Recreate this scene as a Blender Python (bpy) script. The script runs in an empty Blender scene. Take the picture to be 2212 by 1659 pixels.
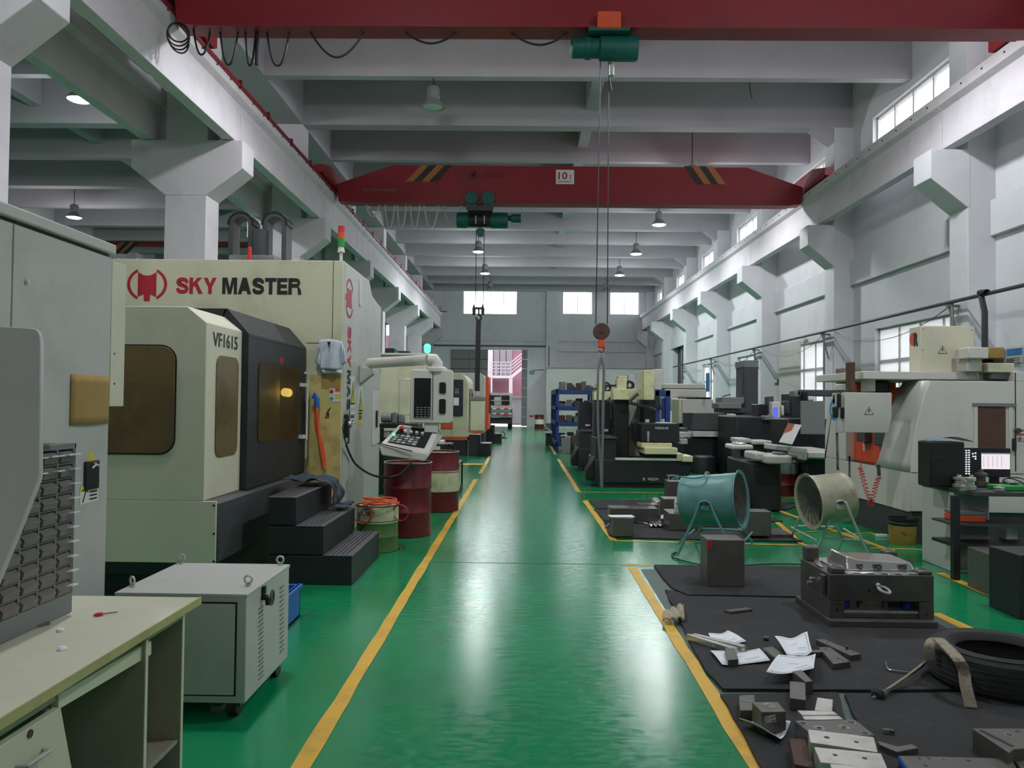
EXPO = 0.24; SKY = 5.5; LAMPS = 14; SCR = 0.9; LEDS = 4; FROST = 0.8; LAMPP = 400
import bpy, bmesh, math, random
from math import sin, cos, pi, radians, sqrt
from mathutils import Vector, Matrix
random.seed(7)
SC = bpy.context.scene
COL = SC.collection

# ------------------------------------------------------------------ camera
FPX = 1680.0; CX, CY = 1106.0, 829.5
CAM = Vector((0, 0, 1.62))
_yc = Vector(((1127-CX)/FPX, -(869-CY)/FPX, -1)).normalized()      # world +Y seen by the camera
_x0 = Vector((cos(0.0105), -sin(0.0105), 0)); _x0.z = -(_x0.x*_yc.x+_x0.y*_yc.y)/_yc.z; _x0.normalize()
_zc = _x0.cross(_yc)
RW = Matrix((_x0, _yc, _zc))                                     # camera -> world rotation
cam = bpy.data.cameras.new('camera'); cam_o = bpy.data.objects.new('camera', cam); COL.objects.link(cam_o)
cam_o.matrix_world = Matrix.Translation(CAM) @ RW.to_4x4()
cam.sensor_fit = 'HORIZONTAL'; cam.sensor_width = 36; cam.lens = FPX/2212*36
cam.clip_start = 0.05; cam.clip_end = 300
SC.camera = cam_o
def ray(px, py):
    return RW @ Vector(((px-CX)/FPX, -(py-CY)/FPX, -1))
def F(px, py, z=0.0):
    d = ray(px, py); t = (z-CAM.z)/d.z; return CAM+d*t
def PY(px, py, Y):
    d = ray(px, py); return CAM+d*(Y/d.y)
def PX(px, py, X):
    d = ray(px, py); return CAM+d*(X/d.x)

# ------------------------------------------------------------------ world, lights, exposure
SC.view_settings.view_transform = 'Standard'; SC.view_settings.look = 'None'
SC.view_settings.gamma = 1.0; SC.view_settings.exposure = EXPO
SC.view_settings.use_curve_mapping = False
SC.cycles.max_bounces = 8; SC.cycles.diffuse_bounces = 5; SC.cycles.glossy_bounces = 3
SC.cycles.transparent_max_bounces = 12; SC.cycles.caustics_reflective = False; SC.cycles.caustics_refractive = False
SC.cycles.sample_clamp_indirect = 4.0
w = bpy.data.worlds.new('sky'); SC.world = w; w.use_nodes = True
bg = w.node_tree.nodes['Background']; bg.inputs[0].default_value = (0.93, 0.95, 1.0, 1); bg.inputs[1].default_value = SKY
def portal(c, face, wd, ht):
    l = bpy.data.lights.new('sky_portal', 'AREA'); l.shape = 'RECTANGLE'; l.size = wd; l.size_y = ht; l.cycles.is_portal = True
    o = bpy.data.objects.new('sky_portal', l); o.location = c; COL.objects.link(o)
    d = {'-X': Vector((-1, 0, 0)), '-Y': Vector((0, -1, 0)), '+Y': Vector((0, 1, 0))}[face]
    o.rotation_euler = d.to_track_quat('-Z', 'Y').to_euler()
def point(loc, power, col=(1, 1, 1), r=0.12, name='lamp_light'):
    l = bpy.data.lights.new(name, 'SPOT'); l.spot_size = radians(158); l.spot_blend = 0.35; l.energy = power; l.color = col; l.shadow_soft_size = r
    o = bpy.data.objects.new(name, l); o.location = loc; COL.objects.link(o)
    l2 = bpy.data.lights.new(name, 'POINT'); l2.energy = power*0.35; l2.color = col; l2.shadow_soft_size = r      # light leaving through the shade and the lens edge
    o2 = bpy.data.objects.new(name, l2); o2.location = loc; COL.objects.link(o2); return o

# ------------------------------------------------------------------ materials
def srgb(c):
    r = []
    for v in c:
        v /= 255.0
        r.append(v/12.92 if v <= 0.04045 else ((v+0.055)/1.055)**2.4)
    return (*r, 1)
MATS = {}
def mat(name, col, rough=0.6, metal=0.0, var=0.12, vs=3.0, dirt=None, damt=0.0, ds=1.5, bump=0.0, bs=60.0, spec=0.5, trans=0, emit=None, es=0, coat=0):
    m = bpy.data.materials.new(name); m.use_nodes = True; nt = m.node_tree; N = nt.nodes; L = nt.links
    b = N['Principled BSDF']; b.inputs['Roughness'].default_value = rough; b.inputs['Metallic'].default_value = metal
    b.inputs['Specular IOR Level'].default_value = spec
    if coat: b.inputs['Coat Weight'].default_value = coat
    base = srgb(col)
    tc = N.new('ShaderNodeTexCoord')
    if var > 0:
        no = N.new('ShaderNodeTexNoise'); no.inputs['Scale'].default_value = vs; no.inputs['Detail'].default_value = 5
        L.new(tc.outputs['Object'], no.inputs['Vector'])
        mx = N.new('ShaderNodeMix'); mx.data_type = 'RGBA'
        k0 = 1-var; k1 = 1+var
        mx.inputs[6].default_value = (base[0]*k0, base[1]*k0, base[2]*k0, 1)
        mx.inputs[7].default_value = (min(1, base[0]*k1), min(1, base[1]*k1), min(1, base[2]*k1), 1)
        L.new(no.outputs['Fac'], mx.inputs[0]); out = mx.outputs[2]
        if dirt:
            n2 = N.new('ShaderNodeTexNoise'); n2.inputs['Scale'].default_value = ds; n2.inputs['Detail'].default_value = 8; n2.inputs['Roughness'].default_value = 0.65
            L.new(tc.outputs['Object'], n2.inputs['Vector'])
            cr = N.new('ShaderNodeMapRange'); cr.inputs[1].default_value = 0.5; cr.inputs[2].default_value = 0.75; cr.inputs[4].default_value = damt
            L.new(n2.outputs['Fac'], cr.inputs[0])
            m2 = N.new('ShaderNodeMix'); m2.data_type = 'RGBA'; m2.inputs[7].default_value = srgb(dirt)
            L.new(out, m2.inputs[6]); L.new(cr.outputs[0], m2.inputs[0]); out = m2.outputs[2]
        L.new(out, b.inputs['Base Color'])
        mr = N.new('ShaderNodeMapRange'); mr.inputs[3].default_value = max(0.03, rough-0.08); mr.inputs[4].default_value = min(1, rough+0.08)
        L.new(no.outputs['Fac'], mr.inputs[0]); L.new(mr.outputs[0], b.inputs['Roughness'])
    else:
        b.inputs['Base Color'].default_value = base
    if bump > 0:
        n3 = N.new('ShaderNodeTexNoise'); n3.inputs['Scale'].default_value = bs; n3.inputs['Detail'].default_value = 4
        L.new(tc.outputs['Object'], n3.inputs['Vector'])
        bp = N.new('ShaderNodeBump'); bp.inputs['Strength'].default_value = bump; bp.inputs['Distance'].default_value = 0.01
        L.new(n3.outputs['Fac'], bp.inputs['Height']); L.new(bp.outputs['Normal'], b.inputs['Normal'])
    if trans: b.inputs['Transmission Weight'].default_value = trans
    if emit:
        b.inputs['Emission Color'].default_value = srgb(emit); b.inputs['Emission Strength'].default_value = es
    MATS[name] = m
    return m
WALL = mat('white_plaster', (212, 212, 216), 0.9, var=0.05, vs=1.2, dirt=(150, 152, 150), damt=0.25, ds=0.8, bump=0.12, bs=25)
CONC = mat('painted_concrete', (212, 205, 211), 0.9, var=0.05, vs=2, dirt=(140, 142, 140), damt=0.3, ds=1.5, bump=0.15, bs=30)
CEIL = mat('grey_white_ceiling', (176, 172, 178), 0.95, var=0.05, vs=1, dirt=(140, 138, 142), damt=0.3, ds=0.6)
RED = mat('crane_red', (136, 22, 34), 0.5, var=0.1, vs=1.5, dirt=(90, 20, 28), damt=0.4, ds=2)
TRED = mat('tread_grey_with_sheen', (92, 92, 95), 0.38, var=0.25, vs=7)  # grey of the treads, lightened with their reflection painted in
REDD = mat('dark_red_paint', (106, 22, 34), 0.34, var=0.15, vs=3, dirt=(70, 20, 25), damt=0.4)
GRN = mat('hoist_green', (14, 92, 82), 0.5, var=0.15, vs=6, dirt=(12, 40, 40), damt=0.5, ds=5)
BLK = mat('black_plastic', (18, 19, 22), 0.45, var=0.1, vs=8)
BLKM = mat('black_grey_machine_paint', (31, 33, 38), 0.5, var=0.12, vs=4, dirt=(60, 54, 50), damt=0.3, ds=3, bump=0.04, bs=80)
RUBB = mat('black_rubber', (44, 44, 46), 0.9, var=0.2, vs=5, dirt=(78, 76, 74), damt=0.35, ds=4, bump=0.4, bs=90)
CREAM = mat('cream_machine_paint', (208, 205, 176), 0.45, var=0.05, vs=2, dirt=(150, 138, 92), damt=0.55, ds=1.6)
CREAM2 = mat('clean_cream_paint', (218, 210, 188), 0.45, var=0.04, vs=2, dirt=(150, 150, 120), damt=0.25, ds=2)
YCREAM = mat('yellowed_cream_paint', (205, 185, 118), 0.5, var=0.12, vs=3, dirt=(120, 96, 40), damt=0.7, ds=4)
PCREAM = mat('pale_yellow_paint', (212, 208, 165), 0.5, var=0.08, vs=4, dirt=(130, 110, 70), damt=0.6, ds=6)
GREYP = mat('light_grey_paint', (192, 190, 186), 0.45, var=0.04, vs=2, dirt=(135, 128, 118), damt=0.35, ds=2.2)
WHITM = mat('white_grey_machine_paint', (214, 210, 202), 0.45, var=0.04, vs=2, dirt=(150, 145, 130), damt=0.25, ds=2)
WGRAY = mat('mid_grey_paint', (120, 124, 124), 0.5, var=0.08, vs=3, dirt=(80, 78, 74), damt=0.4)
DGRAY = mat('dark_grey_paint', (66, 68, 70), 0.55, var=0.12, vs=4, dirt=(40, 38, 36), damt=0.4)
STEEL = mat('machined_steel', (200, 197, 192), 0.36, 0.75, var=0.2, vs=14, dirt=(60, 56, 52), damt=0.5, ds=5, bump=0.06, bs=120)
DSTEEL = mat('dark_steel', (98, 95, 92), 0.4, 0.45, var=0.2, vs=9, dirt=(48, 42, 38), damt=0.6, ds=5, bump=0.05, bs=90)
CAST = mat('oiled_block_steel', (102, 99, 94), 0.42, 0.35, var=0.15, vs=8, dirt=(56, 48, 42), damt=0.6, ds=5, bump=0.05, bs=90)
CHROME = mat('polished_mould_steel', (228, 222, 222), 0.2, 0.85, var=0.05, vs=6)
PAPER = mat('white_paper', (232, 234, 240), 0.8, var=0.03, vs=10)
INK = mat('grey_ink', (120, 120, 124), 0.9, var=0)
BLUE = mat('rack_blue', (24, 62, 132), 0.5, var=0.12, vs=6, dirt=(20, 30, 60), damt=0.5)
ORNG = mat('machine_orange', (222, 84, 44), 0.45, var=0.08, vs=4, dirt=(150, 60, 40), damt=0.4)
ORNH = mat('orange_hose', (226, 92, 48), 0.4, var=0.05)
REDH = mat('red_plastic', (205, 40, 44), 0.4, var=0.05)
YEL = mat('floor_line_yellow', (222, 172, 44), 0.5, var=0.1, vs=5, dirt=(135, 105, 55), damt=0.6, ds=3.5)
YSTK = mat('sticker_yellow', (225, 205, 60), 0.5, var=0.03)
TEAL = mat('teal_fan_paint', (98, 146, 146), 0.42, var=0.1, vs=5, dirt=(90, 96, 90), damt=0.6, ds=6)
IVORY = mat('scuffed_ivory_fan_paint', (190, 184, 160), 0.35, 0.3, var=0.1, vs=6, dirt=(96, 82, 66), damt=0.7, ds=5)
RUST = mat('rusty_brown', (92, 66, 54), 0.8, var=0.3, vs=12, dirt=(50, 36, 32), damt=0.6, ds=6)
WOODT = mat('cream_laminate', (216, 212, 190), 0.4, var=0.04, vs=2, dirt=(165, 155, 130), damt=0.3, ds=3)
WOODE = mat('yellowed_board_edge', (190, 182, 130), 0.6, var=0.12, vs=6, dirt=(130, 105, 60), damt=0.5, ds=5)
WOODG = mat('grey_beige_board', (158, 152, 134), 0.7, var=0.06, vs=3, dirt=(110, 100, 85), damt=0.4, ds=3)
CARD = mat('brown_cardboard', (166, 134, 78), 0.85, var=0.08, vs=6, dirt=(120, 92, 50), damt=0.4, ds=5)
GLSD = mat('oil_browned_window', (116, 92, 56), 0.22, var=0.45, vs=1.6, dirt=(40, 34, 26), damt=0.8, ds=1.2, spec=0.6)
GLSB = mat('dark_glass', (22, 24, 26), 0.12, var=0.1, vs=3, spec=0.7)
PINK = mat('pink_render', (104, 68, 78), 0.9, var=0.08, vs=0.6, dirt=(150, 110, 120), damt=0.3, ds=0.5)
BAGC = mat('dark_blue_grey_cloth', (58, 66, 76), 0.95, var=0.2, vs=10, bump=0.3, bs=40)
SHIRT = mat('white_cloth', (206, 212, 224), 0.9, var=0.05, vs=8, bump=0.3, bs=18)
BINM = mat('grey_brown_plastic', (120, 114, 110), 0.5, var=0.12, vs=14)
CARDR = mat('dark_red_print', (150, 28, 36), 0.5, var=0)
RLOGO = mat('logo_red', (178, 34, 46), 0.5, var=0)
KLOGO = mat('logo_black', (36, 34, 32), 0.5, var=0)
WPRT = mat('white_print', (215, 218, 218), 0.6, var=0)
BPRT = mat('blue_print', (50, 130, 190), 0.5, var=0.03)
SIGNW = mat('white_sign', (220, 222, 218), 0.5, var=0.02)
DGRN = mat('faded_green_paint', (86, 120, 66), 0.6, var=0.15, vs=6, dirt=(60, 70, 50), damt=0.5, ds=5)
BCRM = mat('dirty_cream_drum_paint', (200, 196, 160), 0.6, var=0.08, vs=6, dirt=(90, 84, 60), damt=0.7, ds=5)
SLING = mat('frayed_grey_webbing', (158, 146, 128), 0.95, var=0.4, vs=22, dirt=(58, 52, 46), damt=0.95, ds=22, bump=0.6, bs=60)
GRNP = mat('green_plastic', (40, 150, 60), 0.5, var=0.05)
BLUP = mat('blue_plastic', (30, 96, 180), 0.45, var=0.05)
LAMPW = mat('lamp_grey', (150, 155, 155), 0.4, 0.5, var=0.05)
LAMPE = mat('lit_lamp_diffuser', (255, 255, 255), 0.5, var=0, emit=(240, 248, 255), es=LAMPS)
SCRW = mat('lit_white_screen', (40, 40, 40), 0.3, var=0, emit=(236, 224, 232), es=SCR)
SCRB = mat('lit_blue_screen', (10, 10, 20), 0.3, var=0, emit=(90, 110, 225), es=SCR)
LEDG = mat('lit_green_lamp', (10, 60, 30), 0.3, var=0, emit=(60, 255, 150), es=LEDS)
LEDW = mat('lit_display_icon', (200, 200, 200), 0.3, var=0, emit=(230, 230, 240), es=SCR)
EXITG = mat('lit_exit_sign', (10, 60, 30), 0.3, var=0, emit=(40, 190, 110), es=SCR*0.5)
GROUND = mat('pale_yard_concrete', (170, 168, 166), 0.9, var=0.08, vs=0.5)
YARDW = mat('dull_outdoor_white_paint', (150, 140, 146), 0.7, var=0.05)
YARDG = mat('outdoor_grey_paint', (92, 88, 92), 0.7, var=0.05)
WORN = mat('worn_grey_green_paint', (72, 92, 84), 0.55, var=0.2, vs=3, dirt=(58, 62, 60), damt=0.7, ds=3, bump=0.1, bs=30)
STRO = mat('faded_stripe_orange', (168, 104, 56), 0.6, var=0.1)

def floor_mat():
    m = bpy.data.materials.new('green_epoxy_floor'); m.use_nodes = True; nt = m.node_tree; N = nt.nodes; L = nt.links
    b = N['Principled BSDF']; tc = N.new('ShaderNodeTexCoord')
    def noise(s, d=6, r=0.55, vec=None):
        n = N.new('ShaderNodeTexNoise'); n.inputs['Scale'].default_value = s; n.inputs['Detail'].default_value = d; n.inputs['Roughness'].default_value = r
        L.new(vec or tc.outputs['Object'], n.inputs['Vector']); return n
    def mixc(a, bcol, fac):
        x = N.new('ShaderNodeMix'); x.data_type = 'RGBA'
        if isinstance(a, tuple): x.inputs[6].default_value = a
        else: L.new(a, x.inputs[6])
        x.inputs[7].default_value = bcol; L.new(fac, x.inputs[0]); return x.outputs[2]
    def rng(src, a, b_, c, d):
        r = N.new('ShaderNodeMapRange'); r.inputs[1].default_value = a; r.inputs[2].default_value = b_; r.inputs[3].default_value = c; r.inputs[4].default_value = d
        L.new(src, r.inputs[0]); return r.outputs[0]
    n1 = noise(0.7, 6); n2 = noise(2.3, 8, 0.65); n3 = noise(9, 8, 0.7)
    c = mixc(srgb((8, 130, 78)), srgb((24, 144, 94)), rng(n1.outputs['Fac'], 0.35, 0.65, 0, 1))
    c = mixc(c, srgb((52, 112, 92)), rng(n2.outputs['Fac'], 0.52, 0.75, 0, 0.6))
    c = mixc(c, srgb((24, 62, 50)), rng(n3.outputs['Fac'], 0.62, 0.8, 0, 0.55))
    L.new(c, b.inputs['Base Color'])
    mp = N.new('ShaderNodeMapping'); mp.inputs['Scale'].default_value = (0.8, 2.0, 1); L.new(tc.outputs['Object'], mp.inputs['Vector'])
    w1 = noise(9, 6, 0.7, mp.outputs[0]); w2 = noise(45, 5, 0.7)
    mp2 = N.new('ShaderNodeMapping'); mp2.inputs['Scale'].default_value = (0.6, 1.6, 1); L.new(tc.outputs['Object'], mp2.inputs['Vector'])
    w3 = noise(16, 8, 0.78, mp2.outputs[0])
    L.new(rng(w3.outputs['Fac'], 0.38, 0.62, 0.08, 0.26), b.inputs['Roughness'])
    ad = N.new('ShaderNodeMath'); ad.operation = 'ADD'; L.new(w1.outputs['Fac'], ad.inputs[0])
    ms = N.new('ShaderNodeMath'); ms.operation = 'MULTIPLY'; ms.inputs[1].default_value = 0.45; L.new(w2.outputs['Fac'], ms.inputs[0]); L.new(ms.outputs[0], ad.inputs[1])
    bp = N.new('ShaderNodeBump'); bp.inputs['Strength'].default_value = 0.09; bp.inputs['Distance'].default_value = 0.010
    L.new(ad.outputs[0], bp.inputs['Height']); L.new(bp.outputs['Normal'], b.inputs['Normal'])
    b.inputs['Specular IOR Level'].default_value = 0.6
    return m
FLOOR = floor_mat()
def dirty_pane():
    m = bpy.data.materials.new('oil_stained_see_through_pane'); m.use_nodes = True; nt = m.node_tree; N = nt.nodes; L = nt.links
    b = N['Principled BSDF']; o = N['Material Output']; b.inputs['Base Color'].default_value = srgb((92, 74, 50)); b.inputs['Roughness'].default_value = 0.3
    t = N.new('ShaderNodeBsdfTransparent'); t.inputs[0].default_value = (0.75, 0.66, 0.42, 1)
    tc = N.new('ShaderNodeTexCoord'); n = N.new('ShaderNodeTexNoise'); n.inputs['Scale'].default_value = 2.5; n.inputs['Detail'].default_value = 6; L.new(tc.outputs['Object'], n.inputs['Vector'])
    r = N.new('ShaderNodeMapRange'); r.inputs[3].default_value = 0.15; r.inputs[4].default_value = 0.6; L.new(n.outputs['Fac'], r.inputs[0])
    x = N.new('ShaderNodeMixShader'); L.new(r.outputs[0], x.inputs[0]); L.new(t.outputs[0], x.inputs[1]); L.new(b.outputs[0], x.inputs[2]); L.new(x.outputs[0], o.inputs[0]); return m
PANE = dirty_pane()
WLAMP = mat('lit_work_lamp', (255, 250, 220), 0.5, var=0, emit=(255, 240, 170), es=3.0)
def thin_glass(name, tint, gloss=0.08):
    m = bpy.data.materials.new(name); m.use_nodes = True; nt = m.node_tree; N = nt.nodes; L = nt.links
    N.remove(N['Principled BSDF']); o = N['Material Output']
    t = N.new('ShaderNodeBsdfTransparent'); t.inputs[0].default_value = tint
    g = N.new('ShaderNodeBsdfGlossy'); g.inputs['Roughness'].default_value = 0.05
    x = N.new('ShaderNodeMixShader'); x.inputs[0].default_value = gloss
    L.new(t.outputs[0], x.inputs[1]); L.new(g.outputs[0], x.inputs[2]); L.new(x.outputs[0], o.inputs[0]); return m
GLASS = thin_glass('clear_glass', (0.95, 0.96, 0.97, 1))
def frosted():
    m = bpy.data.materials.new('milky_window_film'); m.use_nodes = True; nt = m.node_tree; N = nt.nodes; L = nt.links
    N.remove(N['Principled BSDF']); o = N['Material Output']
    t = N.new('ShaderNodeBsdfTranslucent'); t.inputs[0].default_value = (FROST, FROST, FROST, 1)
    d = N.new('ShaderNodeBsdfDiffuse'); d.inputs[0].default_value = (0.7, 0.72, 0.73, 1)
    x = N.new('ShaderNodeMixShader'); x.inputs[0].default_value = 0.5
    L.new(t.outputs[0], x.inputs[1]); L.new(d.outputs[0], x.inputs[2]); L.new(x.outputs[0], o.inputs[0]); return m
FROSTM = frosted()

# ------------------------------------------------------------------ mesh builder
class M:
    def __init__(s): s.v = []; s.f = []
    def add(s, vs, fs):
        n = len(s.v); s.v += [tuple(p) for p in vs]; s.f += [tuple(i+n for i in f) for f in fs]; return s
    def box(s, x0, x1, y0, y1, z0, z1):
        if x0 > x1: x0, x1 = x1, x0
        if y0 > y1: y0, y1 = y1, y0
        if z0 > z1: z0, z1 = z1, z0
        return s.add([(x0,y0,z0),(x1,y0,z0),(x1,y1,z0),(x0,y1,z0),(x0,y0,z1),(x1,y0,z1),(x1,y1,z1),(x0,y1,z1)],
                     [(0,3,2,1),(4,5,6,7),(0,1,5,4),(1,2,6,5),(2,3,7,6),(3,0,4,7)])
    def obox(s, c, size, rz=0, rx=0, ry=0):
        R = Matrix.Rotation(rz, 3, 'Z') @ Matrix.Rotation(ry, 3, 'Y') @ Matrix.Rotation(rx, 3, 'X'); c = Vector(c)
        vs = [c + R @ Vector((i*size[0]/2, j*size[1]/2, k*size[2]/2)) for k in (-1, 1) for (i, j) in ((-1,-1),(1,-1),(1,1),(-1,1))]
        return s.add(vs, [(0,3,2,1),(4,5,6,7),(0,1,5,4),(1,2,6,5),(2,3,7,6),(3,0,4,7)])
    def prism(s, pts, ax, a, b):
        # pts 2-D; ax 'X': (y,z), 'Y': (x,z), 'Z': (x,y); extruded from a to b
        def P(p, t): return (t, p[0], p[1]) if ax == 'X' else (p[0], t, p[1]) if ax == 'Y' else (p[0], p[1], t)
        n = len(pts)
        A = sum(pts[i][0]*pts[(i+1) % n][1]-pts[(i+1) % n][0]*pts[i][1] for i in range(n))
        if A < 0: pts = pts[::-1]
        if a > b: a, b = b, a
        fs = [tuple(range(n-1, -1, -1)), tuple(range(n, 2*n))] + [(i, (i+1) % n, n+(i+1) % n, n+i) for i in range(n)]
        if ax == 'Y': fs = [f[::-1] for f in fs]
        return s.add([P(p, a) for p in pts]+[P(p, b) for p in pts], fs)
    def cyl(s, p0, p1, r0, r1=None, n=16):
        r1 = r0 if r1 is None else r1; p0 = Vector(p0); p1 = Vector(p1); d = (p1-p0).normalized()
        u = d.orthogonal().normalized(); w_ = d.cross(u)
        vs = [p+(u*cos(2*pi*i/n)+w_*sin(2*pi*i/n))*r for p, r in ((p0, r0), (p1, r1)) for i in range(n)]
        return s.add(vs, [tuple(range(n-1, -1, -1)), tuple(range(n, 2*n))]+[(i, (i+1) % n, n+(i+1) % n, n+i) for i in range(n)])
    def lathe(s, prof, c, d=(0, 0, 1), n=24, closed=False):
        c = Vector(c); d = Vector(d).normalized()
        u = Vector((1, 0, 0)) if abs(d.z) > .99 else d.orthogonal().normalized(); w_ = d.cross(u); m = len(prof)
        vs = [c+d*h+(u*cos(2*pi*i/n)+w_*sin(2*pi*i/n))*r for r, h in prof for i in range(n)]
        fs = [(j*n+i, j*n+(i+1) % n, ((j+1) % m)*n+(i+1) % n, ((j+1) % m)*n+i) for j in range(m if closed else m-1) for i in range(n)]
        if not closed:
            if prof[0][0] > 1e-6: fs.append(tuple(range(n-1, -1, -1)))
            if prof[-1][0] > 1e-6: fs.append(tuple((m-1)*n+i for i in range(n)))
        return s.add(vs, fs)
    def tube(s, pts, r, n=6, rr=None):
        pts = [Vector(p) for p in pts]; k = len(pts); rings = []
        up = None
        for i, p in enumerate(pts):
            t = ((pts[min(i+1, k-1)]-pts[max(i-1, 0)])).normalized()
            if up is None: up = t.orthogonal().normalized()
            up = (up-t*up.dot(t)).normalized(); w_ = t.cross(up); q = rr[i] if rr else r
            rings += [p+(up*cos(2*pi*j/n)+w_*sin(2*pi*j/n))*q for j in range(n)]
        fs = [(i*n+j, i*n+(j+1) % n, (i+1)*n+(j+1) % n, (i+1)*n+j) for i in range(k-1) for j in range(n)]
        fs += [tuple(range(n-1, -1, -1)), tuple((k-1)*n+j for j in range(n))]
        return s.add(rings, fs)
    def ribbon(s, pts, wv, t):
        # flat strap along pts, wv half-width vectors, thickness t
        pts = [Vector(p) for p in pts]; k = len(pts); vs = []
        for i, p in enumerate(pts):
            tg = (pts[min(i+1, k-1)]-pts[max(i-1, 0)]).normalized(); w_ = Vector(wv[i] if isinstance(wv, list) else wv)
            nn = tg.cross(w_).normalized()*t/2
            vs += [p-w_-nn, p+w_-nn, p+w_+nn, p-w_+nn]
        fs = [(i*4+j, i*4+(j+1) % 4, i*4+4+(j+1) % 4, i*4+4+j) for i in range(k-1) for j in range(4)]
        fs += [(3, 2, 1, 0), tuple((k-1)*4+j for j in range(4))]
        return s.add(vs, fs)
    def ring(s, c, d, R, r, n=24, k=8, a0=0, a1=2*pi):
        c = Vector(c); d = Vector(d).normalized(); u = d.orthogonal().normalized(); w_ = d.cross(u)
        full = abs(a1-a0-2*pi) < 1e-6; cnt = n if full else n+1
        pts = [c+(u*cos(a0+(a1-a0)*i/n)+w_*sin(a0+(a1-a0)*i/n))*R for i in range(cnt)]
        if not full: return s.tube(pts, r, k)
        vs = []
        for i in range(n):
            e = u*cos(2*pi*i/n)+w_*sin(2*pi*i/n)
            vs += [c+e*(R+r*cos(2*pi*j/k))+d*r*sin(2*pi*j/k) for j in range(k)]
        return s.add(vs, [(i*k+j, ((i+1) % n)*k+j, ((i+1) % n)*k+(j+1) % k, i*k+(j+1) % k) for i in range(n) for j in range(k)])
    def grid(s, fn, nu, nv, th=0.0):
        vs = [fn(i/nu, j/nv) for j in range(nv+1) for i in range(nu+1)]
        fs = [(j*(nu+1)+i, j*(nu+1)+i+1, (j+1)*(nu+1)+i+1, (j+1)*(nu+1)+i) for j in range(nv) for i in range(nu)]
        return s.add(vs, fs)
    def to(s, name, m, parent=None, bevel=0, seg=2, solid=0, sub=0, kind=None):
        off = Vector(parent['_o']) if parent is not None and '_o' in parent else Vector((0, 0, 0))
        if parent is None and False: pass
        me = bpy.data.meshes.new(name); me.from_pydata([tuple(Vector(p)-off) for p in s.v], [], s.f)
        for p in me.polygons: p.use_smooth = True
        me.set_sharp_from_angle(angle=radians(35))
        me.materials.append(m)
        o = bpy.data.objects.new(name, me); COL.objects.link(o)
        if parent is not None: o.parent = parent; o['_o'] = tuple(off)
        if solid:
            q = o.modifiers.new('thick', 'SOLIDIFY'); q.thickness = solid; q.offset = 0
        if bevel:
            q = o.modifiers.new('edge', 'BEVEL'); q.width = bevel; q.segments = seg; q.limit_method = 'ANGLE'; q.angle_limit = radians(40)
        if sub:
            q = o.modifiers.new('sub', 'SUBSURF'); q.levels = sub; q.render_levels = sub
        if kind: o['kind'] = kind
        return o
def B(x0, x1, y0, y1, z0, z1): return M().box(x0, x1, y0, y1, z0, z1)
def T(name, label, cat, loc, group=None):
    o = bpy.data.objects.new(name, None); COL.objects.link(o); o.location = loc; o['_o'] = tuple(loc)
    o.empty_display_size = 0.1
    o['label'] = label; o['category'] = cat
    if group: o['group'] = group
    return o
def tag(o, label, cat, group=None):
    o['label'] = label; o['category'] = cat
    if group: o['group'] = group
    # put origin at the object's base centre
    if o.type == 'MESH' and o.parent is None and o.location.length < 1e-9:
        vs = [v.co for v in o.data.vertices]
        c = Vector(((min(v.x for v in vs)+max(v.x for v in vs))/2, (min(v.y for v in vs)+max(v.y for v in vs))/2, min(v.z for v in vs)))
        o.data.transform(Matrix.Translation(-c)); o.location = c; o['_o'] = tuple(c)
    return o
def S(o): o['kind'] = 'structure'; return o
def SE(name, loc=(0, 0, 0)):
    o = bpy.data.objects.new(name, None); COL.objects.link(o); o.location = loc; o['_o'] = tuple(loc); o['kind'] = 'structure'; return o
def dup(root, d, label=None, group=None, rz=0):
    d = Vector(d)
    r = root.copy(); COL.objects.link(r); r.location = root.location+d; r.rotation_euler.z += rz
    if label: r['label'] = label
    if group: r['group'] = group
    for ch in root.children:
        if ch.type == 'FONT': continue
        c = ch.copy(); COL.objects.link(c); c.parent = r
        for g in ch.children:
            e = g.copy(); COL.objects.link(e); e.parent = c
    return r
def rr(x0, x1, z0, z1, r, k=5):
    if x0 > x1: x0, x1 = x1, x0
    if z0 > z1: z0, z1 = z1, z0
    pts = []
    for cx, cz, a in ((x1-r, z0+r, -pi/2), (x1-r, z1-r, 0), (x0+r, z1-r, pi/2), (x0+r, z0+r, pi)):
        for i in range(k+1): pts.append((cx+r*cos(a+pi/2*i/k), cz+r*sin(a+pi/2*i/k)))
    return pts
TF = []
def text(s, c, w_, h, face, m, parent, name='lettering', spin=0, bold=0.0, ext=0.0015, extra=None):
    cu = bpy.data.curves.new(name, 'FONT'); cu.body = s; cu.align_x = 'CENTER'; cu.align_y = 'CENTER'; cu.offset = bold; cu.extrude = ext/ max(h, 1e-3)
    cu.resolution_u = 3
    cu.materials.append(m)
    o = bpy.data.objects.new(name, cu); COL.objects.link(o)
    R = {'-Y': Matrix.Rotation(pi/2, 3, 'X'), '+X': Matrix.Rotation(pi/2, 3, 'Z') @ Matrix.Rotation(pi/2, 3, 'X'),
         '-X': Matrix.Rotation(-pi/2, 3, 'Z') @ Matrix.Rotation(pi/2, 3, 'X'), '+Z': Matrix.Identity(3)}[face]
    if extra is not None: R = extra @ R
    R = R @ Matrix.Rotation(spin, 3, 'Z')
    off = Vector(parent['_o']) if parent is not None and '_o' in parent else Vector((0, 0, 0))
    if parent is not None: o.parent = parent
    TF.append((o, Vector(c)-off, R, w_, h))
    return o
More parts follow.
